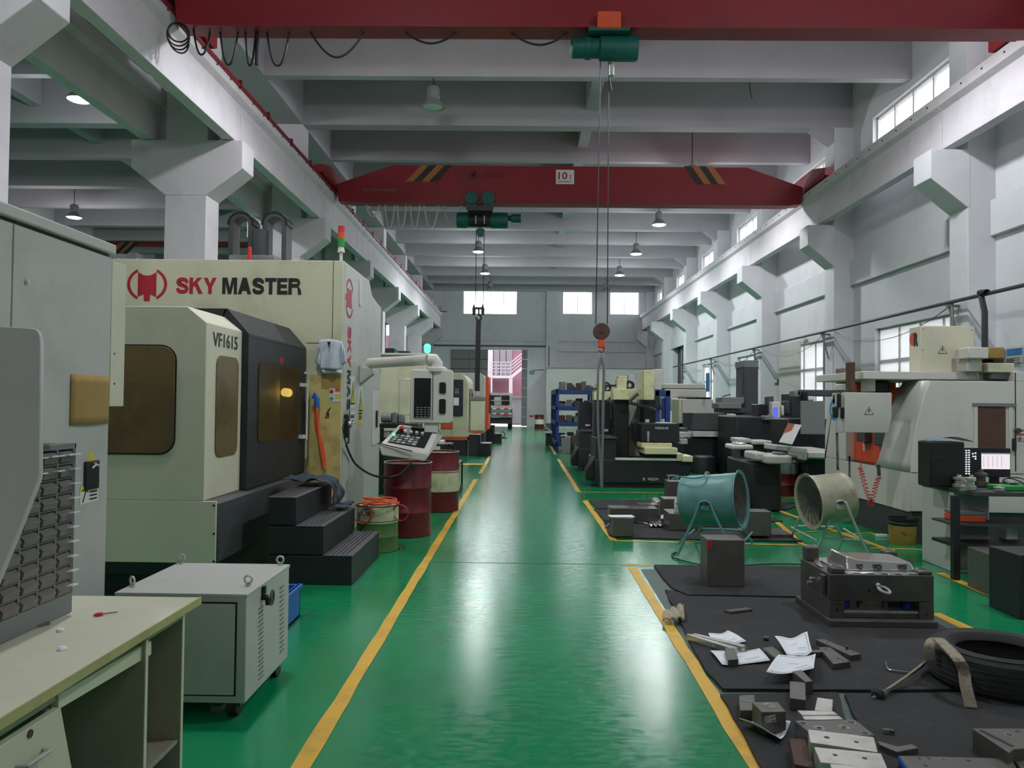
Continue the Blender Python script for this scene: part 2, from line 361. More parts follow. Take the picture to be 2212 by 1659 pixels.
def fit_text():
    bpy.context.view_layer.update()
    for o, c, R, w_, h in TF:
        bb = [Vector(b) for b in o.bound_box]
        x0 = min(b.x for b in bb); x1 = max(b.x for b in bb); y0 = min(b.y for b in bb); y1 = max(b.y for b in bb)
        sx = w_/max(x1-x0, 1e-4); sy = h/max(y1-y0, 1e-4)
        mid = Vector((sx*(x0+x1)/2, sy*(y0+y1)/2, 0))
        Mx = Matrix.Translation(c-R @ mid) @ R.to_4x4() @ Matrix.Diagonal((sx, sy, h, 1))
        o.matrix_basis = Mx
    dg = bpy.context.evaluated_depsgraph_get()
    for o, c, R, w_, h in TF:
        me = bpy.data.meshes.new_from_object(o.evaluated_get(dg)); nm = o.name.split('.')[0]
        n = bpy.data.objects.new(nm, me); COL.objects.link(n); n.parent = o.parent; n.matrix_basis = o.matrix_basis.copy()
        bpy.data.objects.remove(o)
def stroke(path, hw):
    L_ = []; R2 = []; n = len(path)
    for i, p in enumerate(path):
        a = path[max(i-1, 0)]; b = path[min(i+1, n-1)]; d = (b[0]-a[0], b[1]-a[1]); l = math.hypot(*d) or 1
        L_.append((p[0]-d[1]/l*hw, p[1]+d[0]/l*hw)); R2.append((p[0]+d[1]/l*hw, p[1]-d[0]/l*hw))
    return L_+R2[::-1]
GLY = {
 'S': (.98, [stroke([(.86, .66), (.83, .78), (.72, .86), (.5, .885), (.30, .87), (.16, .79), (.14, .70), (.2, .61), (.35, .56), (.5, .525), (.68, .47), (.84, .39), (.87, .28), (.80, .18), (.66, .125), (.5, .115), (.30, .13), (.17, .21), (.13, .34)], .118)]),
 'K': (1.05, [[(0, 0), (.28, 0), (.28, 1), (0, 1)], [(.28, .38), (.42, .54), (.72, 0), (1.06, 0), (.62, .68), (.98, 1), (.64, 1), (.28, .66)]]),
 'Y': (1.0, [[(.36, 0), (.64, 0), (.64, .42), (1, 1), (.70, 1), (.5, .62), (.30, 1), (0, 1), (.36, .42)]]),
 'M': (1.2, [[(0, 0), (.26, 0), (.26, .70), (.47, 0), (.73, 0), (.94, .70), (.94, 0), (1.2, 0), (1.2, 1), (.80, 1), (.60, .36), (.40, 1), (0, 1)]]),
 'A': (1.08, [[(0, 0), (.29, 0), (.36, .2), (.72, .2), (.79, 0), (1.08, 0), (.70, 1), (.38, 1)]]),
 'T': (.92, [[(.32, 0), (.60, 0), (.60, .77), (.92, .77), (.92, 1), (0, 1), (0, .77), (.32, .77)]]),
 'E': (.84, [[(0, 0), (.84, 0), (.84, .23), (.28, .23), (.28, .39), (.78, .39), (.78, .61), (.28, .61), (.28, .77), (.82, .77), (.82, 1), (0, 1)]]),
 'R': (1.0, [[(0, 0), (.28, 0), (.28, 1), (0, 1)], stroke([(.24, .885), (.62, .885), (.80, .84), (.86, .72), (.80, .60), (.62, .545), (.24, .545)], .112), [(.42, .44), (.70, .47), (.76, .3), (.80, 0), (1.06, 0), (1.0, .3), (.86, .46), (.70, .50)]]),
}
def block_text(word, mp, ax, t0, t1, m, parent, gap=.07):
    tot = sum(GLY[c][0] for c in word)+gap*(len(word)-1); x = 0
    for c in word:
        wd, polys = GLY[c]; b_ = M()
        for k, pl in enumerate(polys): b_.prism([mp((x+u)/tot, v) for u, v in pl], ax, t0, t1-.0001*k)
        if c == 'A': M().prism([mp((x+u)/tot, v) for u, v in ((.43, .40), (.65, .40), (.54, .74))], ax, t0-.0012, t0) if 0 else None
        b_.to('letter', m, parent); x += wd+gap
def holes_wall(name, ax, t0, t1, a0, a1, z0, z1, holes, m):
    # ax 'X': wall plane normal to X (thickness t0..t1 in X), runs along Y a0..a1; ax 'Y' likewise
    mb = M(); As = sorted({a0, a1, *[h[0] for h in holes], *[h[1] for h in holes]})
    for i in range(len(As)-1):
        p, q = As[i], As[i+1]; mid = (p+q)/2
        hz = sorted((h[2], h[3]) for h in holes if h[0] < mid < h[1]); cur = z0
        for u, v in hz+[(z1, z1)]:
            if u > cur:
                (mb.box(t0, t1, p, q, cur, u) if ax == 'X' else mb.box(p, q, t0, t1, cur, u))
            cur = max(cur, v)
    return S(mb.to(name, m))
# ================================================================== STRUCTURE
YC = [14.3+6.12*(n-1) for n in range(-2, 8)]        # front faces of the column rows, -4.06 .. 51.02
YC = YC[:-1]                                       # last row is against the end wall
YW = 51.4                                          # inner face of the end wall
YB = -9.0
floor = S(B(-20, 8.66, YB, YW+0.3, -0.2, 0).to('floor', FLOOR)); floor['_o'] = (0, 0, 0)
yard = S(B(-40, 40, YW+0.3, 110, -0.25, -0.05).to('ground_outside', GROUND))
S(B(-60, -20.3, -40, 110, -0.3, -0.06).to('ground_outside', GROUND)); S(B(8.95, 60, -40, 110, -0.3, -0.06).to('ground_outside', GROUND))

def strip(p, q, wdt, name='yellow_line'):
    p = Vector(p); q = Vector(q); d = (q-p); n = max(2, int(d.length/0.25)); side = Vector((-d.y, d.x, 0)).normalized()*wdt/2
    vs = []
    for i in range(n+1):
        c = p+d*i/n; j1 = random.uniform(-.006, .006); j2 = random.uniform(-.006, .006); u = side.normalized()
        vs += [c+side+u*j1+Vector((0, 0, .003)), c-side+u*j2+Vector((0, 0, .003))]
    o = M().add(vs, [(2*i, 2*i+1, 2*i+3, 2*i+2) for i in range(n)]).to(name, YEL, floor)
    return o
lx = F(640+36, 1640).x
strip((F(905, 1235).x, 1.2, 0), (F(905, 1235).x+0.02, 16.3, 0), 0.085)
strip((F(905, 1235).x+0.03, 17.6, 0), (F(905, 1235).x+0.03, 24.5, 0), 0.085)
a = F(975, 1003); b = F(1046, 1003); strip((a.x-1.2, a.y, 0), (b.x, b.y, 0), 0.5)
rx = F(1362, 1218).x
def quadline(pts, wdt=0.07):
    for p, q in zip(pts, pts[1:]): strip(F(*p), F(*q), wdt)
strip(F(1365, 1226), F(1690, 1745), 0.085)
quadline([(1345, 1220), (1790, 1231)], 0.05)
quadline([(1264, 1082), (1326, 1168)], 0.085); quadline([(1262, 1081), (1330, 1082)], 0.05)
quadline([(1318, 1168), (1735, 1178)], 0.06); strip(F(1735, 1178), F(1640, 1094), 0.07); quadline([(1652, 1089), (1750, 1089)], 0.05)
quadline([(1206, 992), (1250, 1063)], 0.085); quadline([(1250, 1063), (1560, 1066)], 0.06)
quadline([(1188, 962), (1200, 982)], 0.085); quadline([(1198, 982), (1300, 984)], 0.05); quadline([(1203, 990), (1290, 990)], 0.03)
quadline([(1610, 1056), (1662, 1073)], 0.07); quadline([(1662, 1073), (1735, 1075)], 0.05)
strip(F(1650, 1092), F(1915, 1186), 0.09); quadline([(1880, 1184), (2045, 1189)], 0.06)
strip(F(2020, 1325), F(2175, 1398), 0.09); strip(F(2030, 1238), F(2240, 1330), 0.09)
strip(F(1380, 1079), F(1340, 1080), 0.02)
wp = [F(*q) for q in ((1375, 1230), (1430, 1229), (1850, 1240), (1960, 1290), (2008, 1328), (2150, 1402), (2600, 1640), (2600, 1740), (1668, 1740), (1625, 1650), (1540, 1500), (1470, 1390))]
M().prism([(p.x+.04, p.y) for p in wp], 'Z', 0.0, 0.0015).to('worn_floor_patch', WORN, floor)
# construction joint across the aisle
M().box(-1.2, 1.35, 7.86, 7.872, 0.0005, 0.0015).to('floor_joint', DGRAY, floor)

# ceiling slab + beams
S(B(-20, 9, YB, YW+0.3, 10.15, 10.4).to('ceiling', CEIL))
ROW = YC+[YW-0.3]
for i, y in enumerate(ROW):
    for x0, x1 in ((-5.9, 8.66), (-20, -6.68)):
        S(B(x0, x1, y+0.05, y+0.45, 8.95, 10.15).to('ceiling_beam', CEIL))
        if y < 50: S(B(x0, x1, y+3.05, y+3.28, 8.95, 10.15).to('ceiling_beam', CEIL))
    S(B(1.62, 1.92, y+0.45, min(y+6.12, YW), 9.38, 10.15).to('ceiling_beam', CEIL))
    S(B(-13.2, -12.9, y+0.45, min(y+6.12, YW), 9.38, 10.15).to('ceiling_beam', CEIL))
S(B(-6.68, -5.9, YB, YW, 8.95, 10.15).to('ceiling_beam', CEIL))
# haunches where the main beams meet the right wall
for y in YC:
    S(M().prism([(8.15, 8.55), (8.66, 8.2), (8.66, 8.95), (7.6, 8.95)], 'Y', y+0.06, y+0.44).to('beam_haunch', CEIL))
    # left column row with double corbel
    m = M(); m.box(-6.68, -5.9, y, y+0.6, 0, 8.95)
    S(m.to('column', CONC, bevel=0.012))
    S(M().prism([(-7.33, 5.92), (-7.33, 6.44), (-5.24, 6.44), (-5.24, 5.92), (-5.9, 5.40), (-6.68, 5.40)], 'Y', y-0.004, y+0.604).to('column_corbel', CONC, bevel=0.012))
    S(B(8.15, 8.70, y, y+0.62, 0, 8.95).to('column', WALL, bevel=0.012))
    S(M().prism([(7.47, 5.83), (7.47, 6.36), (8.2, 6.36), (8.2, 5.28), (8.15, 5.28)], 'Y', y-0.004, y+0.624).to('column_corbel', WALL, bevel=0.012))
    S(B(-20.0, -19.5, y, y+0.6, 0, 8.95).to('column', CONC))
S(B(8.15, 8.70, YW-0.3, YW, 0, 8.95).to('column', WALL)); S(B(-6.68, -5.9, YW-0.3, YW, 0, 8.95).to('column', CONC))
S(M().prism([(7.47, 5.83), (7.47, 6.36), (8.2, 6.36), (8.2, 5.28), (8.15, 5.28)], 'Y', YW-0.6, YW-0.01).to('column_corbel', WALL))
S(M().prism([(-7.33, 5.92), (-7.33, 6.44), (-5.24, 6.44), (-5.24, 5.92), (-5.9, 5.40), (-6.68, 5.40)], 'Y', YW-0.6, YW-0.01).to('column_corbel', CONC))
# crane girders, one beam per bay (T section) with the bolt dots along the flange
def girder(xw, s, y0, y1):
    # xw: aisle-side web face; s=+1 the body lies toward -X
    m = M(); pr = [(0, 6.45), (-.22*s, 6.45), (-.22*s, 7.16), (-.34*s, 7.24), (-.34*s, 7.47), (.10*s, 7.47), (.10*s, 7.26), (0, 7.18)]
    m.prism([(xw+p[0], p[1]) for p in pr], 'Y', y0+0.008, y1-0.008)
    o = S(m.to('crane_beam', CONC, bevel=0.008))
    o['_o'] = (0, 0, 0)
    b_ = M()
    for k in range(int((y1-y0)/0.62)):
        yy = y0+0.35+k*0.62; x = xw+.10*s
        b_.cyl((x-.01*s, yy, 7.37), (x+.012*s, yy, 7.37), 0.018, n=8)
    b_.to('flange_bolts', BLK, o, kind='stuff')
    return o
ends = [YB]+[y+0.3 for y in YC]+[YW-0.02]
for y0, y1 in zip(ends, ends[1:]):
    girder(-5.40, 1, y0, y1); girder(7.85, -1, y0, y1); girder(-7.16, -1, y0, y1)
    girder(-18.9, 1, y0, y1)
for i, (x, nm) in enumerate(((-5.5, 1), (7.95, 2), (-7.05, 3), (-19.0, 4))):
    S(B(x-.035, x+.035, YB, YW-0.8, 7.47, 7.58).to('crane_rail', DGRAY))
# red conductor bar on the left girder
m = M().box(-5.30, -5.265, YB, YW-1.2, 7.40, 7.47)
o = S(m.to('conductor_bar', RED)); o['_o'] = (0, 0, 0)
m = M()
for k in range(30): m.box(-5.33, -5.25, 3+k*1.6, 3.05+k*1.6, 7.38, 7.53)
m.box(-5.6, -4.9, YW-1.25, YW-1.2, 7.42, 7.47); m.box(-5.30, -5.27, YW-1.9, YW-1.85, 7.4, 7.72)
m.to('conductor_clips', REDD, o, kind='stuff')

# right wall with upper and lower windows
holes = []; wins = []
for y in YC:
    holes.append((y+1.45, y+5.0, 7.35, 8.78)); wins.append(('u', y+1.45, y+5.0, 7.35, 8.78))
    if 38 < y < 39.5: holes.append((41.3, 44.55, 0, 5.0))
    elif y < 38: holes.append((y+0.98, y+4.9, 0.95, 3.52)); wins.append(('l', y+0.98, y+4.9, 0.95, 3.52))
wr = holes_wall('wall_right', 'X', 8.66, 8.95, YB, YW, -0.2, 10.2, holes, WALL)
for y0, y1 in zip([YB]+[q+0.62 for q in YC], YC+[YW-0.3]):
    S(B(8.56, 8.66, y0, y1, 4.76, 5.42).to('trim_1', WALL, bevel=0.01))
# reveal at the top of the upper windows (deep concrete hood)
wn = 0
def rwin(kind, y0, y1, z0, z1):
    global wn; wn += 1
    e = SE('window_%d' % wn, (8.8, y0, z0)); X = 8.80
    fr = M().box(X-.035, X+.035, y0, y0+.05, z0, z1).box(X-.035, X+.035, y1-.05, y1, z0, z1).box(X-.035, X+.035, y0, y1, z0, z0+.05).box(X-.035, X+.035, y0, y1, z1-.05, z1)
    fr.to('frame', GREYP, e)
    n = 4
    zs = [(z0+.05, z1-.05)] if kind == 'u' else [(z0+.05, 2.66), (2.74, z1-.05)]
    if kind == 'l': B(X-.04, X+.04, y0, y1, 2.66, 2.74).to('transom', GREYP, e)
    for i in range(n):
        a_ = y0+.05+(y1-y0-.1)*i/n; b2 = y0+.05+(y1-y0-.1)*(i+1)/n
        if i: B(X-.03, X+.03, a_-.025, a_+.025, z0, z1).to('mullion', GREYP, e)
        for u, v in zs:
            o_ = B(X-.006, X+.006, a_+.02, b2-.02, u, v).to('pane', GLASS if kind == 'u' else FROSTM, e)
    if kind == 'l': B(8.60, 8.70, y0-.05, y1+.05, z0-.08, z0).to('sill', WALL, e)
for wv in wins: rwin(*wv)
# sky portals at the openings of the right wall
for wv in wins: portal((9.0, (wv[1]+wv[2])/2, (wv[3]+wv[4])/2), '-X', wv[2]-wv[1], wv[4]-wv[3])
# tall sliding door opening in the right wall, dark sheet door half drawn
e = SE('door_2', (8.8, 41.3, 0))
for k in range(6): B(8.78, 8.82, 41.35, 42.9, 0.02+k*.82, .8+k*.82).to('panel', DGRAY, e)
B(8.76, 8.84, 42.88, 42.96, 0, 5.0).to('frame', GREYP, e); B(8.9, 8.93, 41.3, 44.55, 0, 5.0).to('dark_opening_sheet', BLK, e)  # black sheet across the hole paints in the darkness of the opening

# left wall of the side bay, back wall
S(B(-20.3, -20, YB, YW+.3, -0.2, 10.2).to('wall_left', WALL))
holes_wall('wall_back', 'Y', YB-.3, YB, -20.3, 8.95, -0.2, 10.4, [(-5, -1, 7.3, 8.8), (3, 7, 7.3, 8.8)], WALL)
for bx0, bx1, bz0, bz1 in ((-5, -1, 7.3, 8.8), (3, 7, 7.3, 8.8)): portal(((bx0+bx1)/2, YB-.34, (bz0+bz1)/2), '+Y', bx1-bx0, bz1-bz0)
# end wall
def exy(px): return PY(px, 700, YW).x
def ezz(py, px=1100): return PY(px, py, YW).z
W1 = (exy(1000), exy(1117), ezz(679, 1058), ezz(614, 1058)); W2 = (exy(1215), exy(1280), ezz(679, 1250), ezz(616, 1250)); W3 = (exy(1317), exy(1381), ezz(680, 1350), ezz(618, 1350))
WL = (PY(832, 725, YW).x, PY(844, 725, YW).x, ezz(758, 838), ezz(700, 838))
DX0, DX1, DZ = exy(975), exy(1140), ezz(756, 1090)
holes_wall('wall_far', 'Y', YW, YW+.3, -20.3, 8.95, -0.2, 10.2, [W1, W2, W3, WL, (WL[0]-5, WL[1]-3.5, 7.3, 9.0), (DX0, DX1, 0, DZ)], WALL)
for (x0, x1, z0, z1), n in ((W1, 4), (W2, 2), (W3, 2), (WL, 1), ((WL[0]-5, WL[1]-3.5, 7.3, 9.0), 4)):
    wn += 1; e = SE('window_%d' % wn, (x0, YW+.15, z0)); y = YW+.15
    M().box(x0, x0+.05, y-.03, y+.03, z0, z1).box(x1-.05, x1, y-.03, y+.03, z0, z1).box(x0, x1, y-.03, y+.03, z0, z0+.05).box(x0, x1, y-.03, y+.03, z1-.05, z1).to('frame', GREYP, e)
    for i in range(n):
        a_ = x0+(x1-x0)*i/n; b2 = x0+(x1-x0)*(i+1)/n
        if i: B(a_-.02, a_+.02, y-.02, y+.02, z0, z1).to('mullion', GREYP, e)
        B(a_+.02, b2-.02, y-.005, y+.005, z0+.04, z1-.04).to('pane', GLASS, e)
    portal(((x0+x1)/2, YW+.34, (z0+z1)/2), '-Y', x1-x0, z1-z0)
# end-wall pier and ledges
cx0, cx1 = exy(1180), exy(1205)
S(B(cx0, cx1, YW-.25, YW, 0, 8.95).to('column', WALL))
for nme, py, h in (('trim_2', 733, .12), ('trim_3', 757, .05)):
    z = ezz(py, 1100)
    for x0, x1 in ((-5.9, cx0), (cx1, 8.15)): 
        if nme == 'trim_3' and x0 < 0: continue
        S(B(x0, x1, YW-.1, YW, z-h, z).to(nme, WALL, bevel=.01))
# sliding door: rail, grey panelled leaf (left), thin leaf (right)
e = SE('door_1', (DX0, YW-.2, 0))
zr = ezz(747, 1060); B(exy(935), exy(1187), YW-.16, YW-.10, zr-.04, zr+.04).to('rail', DGRAY, e)
xr = exy(1187); B(xr-.06, xr, YW-.28, YW-.22, ezz(792, 1187), zr).to('drop_pipe', DGRAY, e)
x0, x1 = exy(975), exy(1055); 
for i in range(2):
    for k in range(8):
        zt = DZ-k*.64
        if zt-.62 > -.3: B(x0+(x1-x0)*i/2+.015, x0+(x1-x0)*(i+1)/2-.015, YW-.12, YW-.08, max(.05, zt-.61), zt-.02).to('panel', WGRAY, e)
B(x0, x1, YW-.08, YW-.05, 0.05, DZ).to('leaf', DGRAY, e)
x2, x3 = exy(1128), exy(1140)
for k in range(8): B(x2, x3, YW-.12, YW-.06, .06+k*.63, .06+k*.63+.61).to('panel', WGRAY, e)
# outside: pink building, landing, stair
bd = T('building', 'pink rendered building outside the far sliding door', 'building', (-2, 66, 0))
B(-14, 10, 66, 74, -.05, 7.2).to('wall', PINK, bd)
for xx in (PY(1058, 800, 65.9).x,): B(xx-.25, xx+.25, 65.8, 66, 3.6, 7.5).to('window', YARDW, bd)
for j in range(3):
    xx = PY(1072+j*14, 800, 65.9).x; B(xx-.24, xx+.24, 65.88, 65.99, 3.9, 6.2).to('window', YARDG, bd)
lz = PY(1090, 812, 64).z; xl = PY(1056, 812, 64).x; xr_ = PY(1105, 812, 64).x
st = T('outdoor_landing', 'white steel stair landing with railing against the pink building', 'staircase', (xl, 63.5, 0))
B(xl-4, xr_, 63, 65.7, lz-.22, lz).to('deck', YARDW, st)
for xx in (PY(1060, 812, 63.1).x, PY(1103.5, 812, 63.1).x): B(xx-.14, xx+.14, 63, 63.3, -.05, lz-.2).to('post', YARDW, st)
for k in range(4): B(xl-4, xr_, 63, 63.05, lz+.25+k*.27, lz+.30+k*.27).to('rail', YARDW, st)
for k in range(6): xx = xl-.2+k*(xr_-xl+.1)/5; B(xx, xx+.05, 63, 63.05, lz, lz+1.1).to('baluster', YARDW, st)
p0 = Vector((xr_, 63.1, lz)); p1 = Vector((PY(1150, 770, 63.1).x, 63.1, PY(1150, 775, 63.1).z))
M().prism([(p0.x, p0.z-.25), (p1.x, p1.z-.25), (p1.x, p1.z+.05), (p0.x, p0.z+.05)], 'Y', 63, 64.2).to('stair_flight', YARDW, st)
for k in range(4): M().tube([p0+Vector((0, 0, .3+k*.27)), p1+Vector((0, 0, .3+k*.27))], .04).to('rail', YARDW, st)
u = T('uniform_crate', 'grey box container standing in the yard behind the truck', 'container', (.3, 58, 0))
B(PY(1105, 880, 58).x, PY(1138, 880, 58).x, 57.6, 59.6, 0, PY(1120, 858, 58).z).to('body', YARDG, u); B(PY(1088, 880, 58).x, PY(1139, 880, 58).x, 57.5, 59.7, PY(1120, 860, 58).z, PY(1120, 856, 58).z).to('lid', YARDG, u)
u.name = 'yard_container'
S(B(PY(1060, 850, 60).x-8, PY(1106, 850, 60).x, 60.5, 60.8, -.05, 2.2).to('wall_outside', YARDG))

# partition cabin beyond the rack
pc = T('partition_cabin', 'pale grey-green panel cabin built against the end wall', 'cabin', (2, 48.5, 0))
xa = F(1181, 925).x; ya = 48.3; zt = PY(1190, 796, ya).z
B(xa, 8.1, ya, ya+.06, 0, zt).to('front_wall', GREYP, pc); B(xa, xa+.06, ya+.06, YW-.26, 0, zt).to('side_wall', GREYP, pc); B(xa-.03, 8.12, ya-.03, YW-.26, zt, zt+.06).to('roof', WGRAY, pc)
# ================================================================== CRANES, LAMPS, FESTOONS
def crane(Yf, label, x0=-5.28, x1=7.78, zb=7.16, zt=8.2, near=False):
    t = T('overhead_crane', label, 'crane', ((x0+x1)/2, Yf+.25, zb))
    m = M().prism([(x0+.1, zb+.02), (x0+.45, zb), (x1-.45, zb), (x1-.1, zb+.02), (x1-.05, zb+.5), (x1-1.6, zt), (x0+1.6, zt), (x0+.05, zb+.5)], 'Y', Yf+.06, Yf+.46)
    m.to('girder', RED, t, bevel=.01)
    B(x0+.4, x1-.4, Yf+.01, Yf+.41, zb-.03, zb).to('bottom_flange', RED, t)
    for x in (x0-.22, x1+.02):
        e = M().prism([(Yf-1.3, 7.6), (Yf-1.2, 7.55), (Yf+1.7, 7.55), (Yf+1.8, 7.6), (Yf+1.8, 7.8), (Yf+.9, 8.02), (Yf-.4, 8.02), (Yf-1.3, 7.8)], 'X', x, x+.24).to('end_carriage', RED, t, bevel=.01)
        for yy in (Yf-.95, Yf+1.4): M().cyl((x+.06, yy, 7.68), (x+.18, yy, 7.68), .13, n=20).to('wheel', DGRAY, e)
        M().cyl((x+.24, Yf-.6, 7.75), (x+.24+(.3 if x < 0 else -.3)*0+.001, Yf-.6, 7.75), .09).to('drive_cap', DGRAY, e)
    return t
cr2 = crane(21.45, 'red overhead crane girder marked 10t spanning the hall')
def onface(px, py, Y): p = PY(px, py, Y); return p.x, p.z
yf = 21.505
# slanting stripes
for sx, col in ((876, YSTK), (893, KLOGO), (910, ORNH), (927, KLOGO)):
    q = [onface(sx+34, 357, yf), onface(sx+50, 357, yf), onface(sx+17, 392, yf), onface(sx, 392, yf)]
    M().prism(q, 'Y', yf-.004, yf+.02).to('painted_stripe', KLOGO if col is KLOGO else STRO, cr2)
for sx, k in ((1478, 1), (1495, 0), (1510, 1), (1526, 0)):
    q = [onface(sx, 359, yf), onface(sx+14, 359, yf), onface(sx+42, 398, yf), onface(sx+26, 398, yf)]
    M().prism(q, 'Y', yf-.004, yf+.02).to('painted_stripe', KLOGO if k else STRO, cr2)
x0, z1 = onface(1201, 367, yf); x1, z0 = onface(1240, 398, yf)
sg = B(x0, x1, yf-.02, yf+.01, z0, z1).to('load_sign', SIGNW, cr2, bevel=.005)
text('10', ((x0*.62+x1*.38), yf-.025, z0*.42+z1*.58), (x1-x0)*.5, (z1-z0)*.52, '-Y', RLOGO, cr2, 'lettering', bold=.02)
text('t', ((x0*.2+x1*.8), yf-.025, z0*.5+z1*.5), (x1-x0)*.12, (z1-z0)*.32, '-Y', RLOGO, cr2)
text('起重机械有限公司', ((x0+x1)/2, yf-.025, z0*.84+z1*.16), (x1-x0)*.75, (z1-z0)*.12, '-Y', INK, cr2)
xl_, zl = onface(1022, 378, yf); 
m = M(); 
for dx, dz in ((-.1, 0), (.1, 0), (0, .1), (0, -.1)): m.obox((xl_+dx*.7, yf, zl+dz*.7), (.12, .01, .12), ry=pi/4)
m.to('diamond_mark', REDD, cr2)
xc_, zc_ = onface(1068, 377, yf); text('河南重工', (xc_, yf-.005, zc_), .62, .19, '-Y', REDD, cr2)
xc_, zc_ = onface(820, 411, yf); text('NO. 2011-08-0270', (xc_, yf-.005, zc_), .95, .07, '-Y', WGRAY, cr2)
cr1 = crane(11.28, 'dark red overhead crane girder crossing closest to the camera at the top')
for sx in (1820, 1850, 1880):
    pass
# festoon loops: parts of each crane
def festoon(t, Y, loops, m, r):
    for xa_, xb_, ztop, drop in loops:
        p = PY(xa_, ztop, Y); q = PY(xb_, ztop, Y); dz = p.z-PY(xa_, ztop+drop, Y).z
        pts = []
        for i in range(15):
            s_ = i/14; u_ = 2*s_-1
            k = 1-abs(u_)**2.6 if (xb_-xa_) < 80 else 1-u_*u_
            pts.append((p.x+(q.x-p.x)*(.5+.5*(u_*(1.0-.15*(1-abs(u_))))), Y, p.z*(1-s_)+q.z*s_-dz*k))
        M().tube(pts, r, 6).to('festoon_cable', m, t)
festoon(cr1, 11.5, [(418, 455, 62, 56), (475, 515, 62, 78), (530, 553, 62, 80), (576, 626, 62, 80), (665, 793, 60, 64), (870, 993, 66, 28), (1102, 1230, 70, 27)], BLK, .016)
p = PY(556, 62, 11.5); M().tube([p, p+Vector((0, 0, -.55))], .03).to('hanging_cable', BLK, cr1)
m = M(); c = PY(385, 70, 11.2)
for k in range(4): m.ring(c+Vector((0, 0, -.03*k)), (0.3*k-.4, 1, .2*k), .14+.02*k, .012, 18, 5)
m.to('cable_coil', BLK, cr1)
festoon(cr2, 21.7, [(790, 820, 438, 30), (831, 853, 438, 54), (857, 878, 438, 54), (885, 907, 438, 54), (915, 948, 438, 54), (958, 998, 438, 52)], GREYP, .022)
# hoists
def hoist(t0, Y, label, pxs, group=None):
    return None
Y1 = 11.49
P1 = lambda px, py: PY(px, py, Y1)
h = T('hoist', 'dark green electric hoist under the nearer red crane', 'hoist', tuple(P1(1303, 108)))
c0 = P1(1232, 104); c1 = P1(1377, 106); R = (P1(1300, 80).z-P1(1300, 133).z)/2
ax = lambda f: c0+(c1-c0)*f
M().lathe([(R*.6, 0), (R*.8, .03), (R*.8, .2), (R*.86, .22)], c0, (1, 0, 0), 24).to('motor', GRN, h)
M().lathe([(R*.9, .22), (R*.9, .30), (R*.8, .31), (R*.8, .42), (R, .44), (R, .68)], c0, (1, 0, 0), 24).to('drum_housing', GRN, h)
M().lathe([(R, .0), (R, .30), (R*.92, .34)], ax(.66), (1, 0, 0), 24).to('gearbox', GRN, h)
q = P1(1312, 62); B(q.x-.18, q.x+.17, 11.2, 11.27, P1(1312, 80).z, P1(1312, 44).z).to('trolley_plate', ORNG, h, bevel=.02).name = 'trolley_plate'
B(q.x-.18, q.x+.17, 11.7, 11.77, P1(1312, 80).z, P1(1312, 44).z).to('trolley_plate', ORNG, h, bevel=.02)
for yy in (11.27, 11.64):
    for dx in (-.12, .12): M().cyl((q.x+dx, yy, 7.21), (q.x+dx, yy+.06, 7.21), .06).to('trolley_wheel', DGRAY, h)
B(q.x-.3, q.x+.3, 11.22, 11.76, P1(1312, 84).z, P1(1312, 77).z).to('yoke', GRN, h)
w_ = P1(1321, 152); M().cyl(w_+Vector((0, 0, -.08)), w_+Vector((0, 0, .08)), .04).to('limit_weight', GREYP, h); M().tube([w_+Vector((0, 0, .07)), P1(1319, 130)], .008).to('weight_cord', BLK, h)
for a_, b_ in (((1297, 130), (1287, 700)), ((1315, 130), (1312, 700))):
    M().tube([P1(*a_), P1((a_[0]*.5+b_[0]*.5), 415), P1(*b_)], .008, 6).to('wire_rope', BLK, h)
M().tube([P1(1315, 130), P1(1316, 170), P1(1321, 196)], .012).to('rope_tail', BLK, h)
hb = P1(1299, 716)
k = M().cyl(hb+Vector((0, -.06, 0)), hb+Vector((0, .06, 0)), .122, n=28).cyl(hb+Vector((0, -.075, 0)), hb+Vector((0, .075, 0)), .03).to('pulley_block', RUST, h, bevel=.01)
c_ = P1(1299, 738); B(c_.x-.045, c_.x+.045, Y1-.05, Y1+.05, c_.z-.09, c_.z+.12).to('hook_shank', ORNG, h, bevel=.01)
hk = P1(1299, 752); M().ring(hk+Vector((0, 0, -.015)), (0, 1, 0), .04, .014, 16, 8, radians(-60), radians(200)).to('hook', REDH, h)
# long wire sling
sl = T('wire_sling', 'long grey wire rope sling hanging from the rusty hook block', 'sling', tuple(P1(1299, 1060)))
top = P1(1299, 768)
M().ring(P1(1298, 770), (0, 1, 0), .04, .012, 14, 6).to('shackle', STEEL, sl)
M().tube([P1(*p_) for p_ in ((1298, 772), (1292, 800), (1291, 860), (1292, 930), (1297, 1000), (1299, 1052))], .017, 8).to('rope_leg', WGRAY, sl)
M().tube([P1(*p_) for p_ in ((1299, 772), (1305, 795), (1303, 860), (1302, 930), (1300, 1000), (1300, 1052))], .021, 8).to('rope_leg', WGRAY, sl)

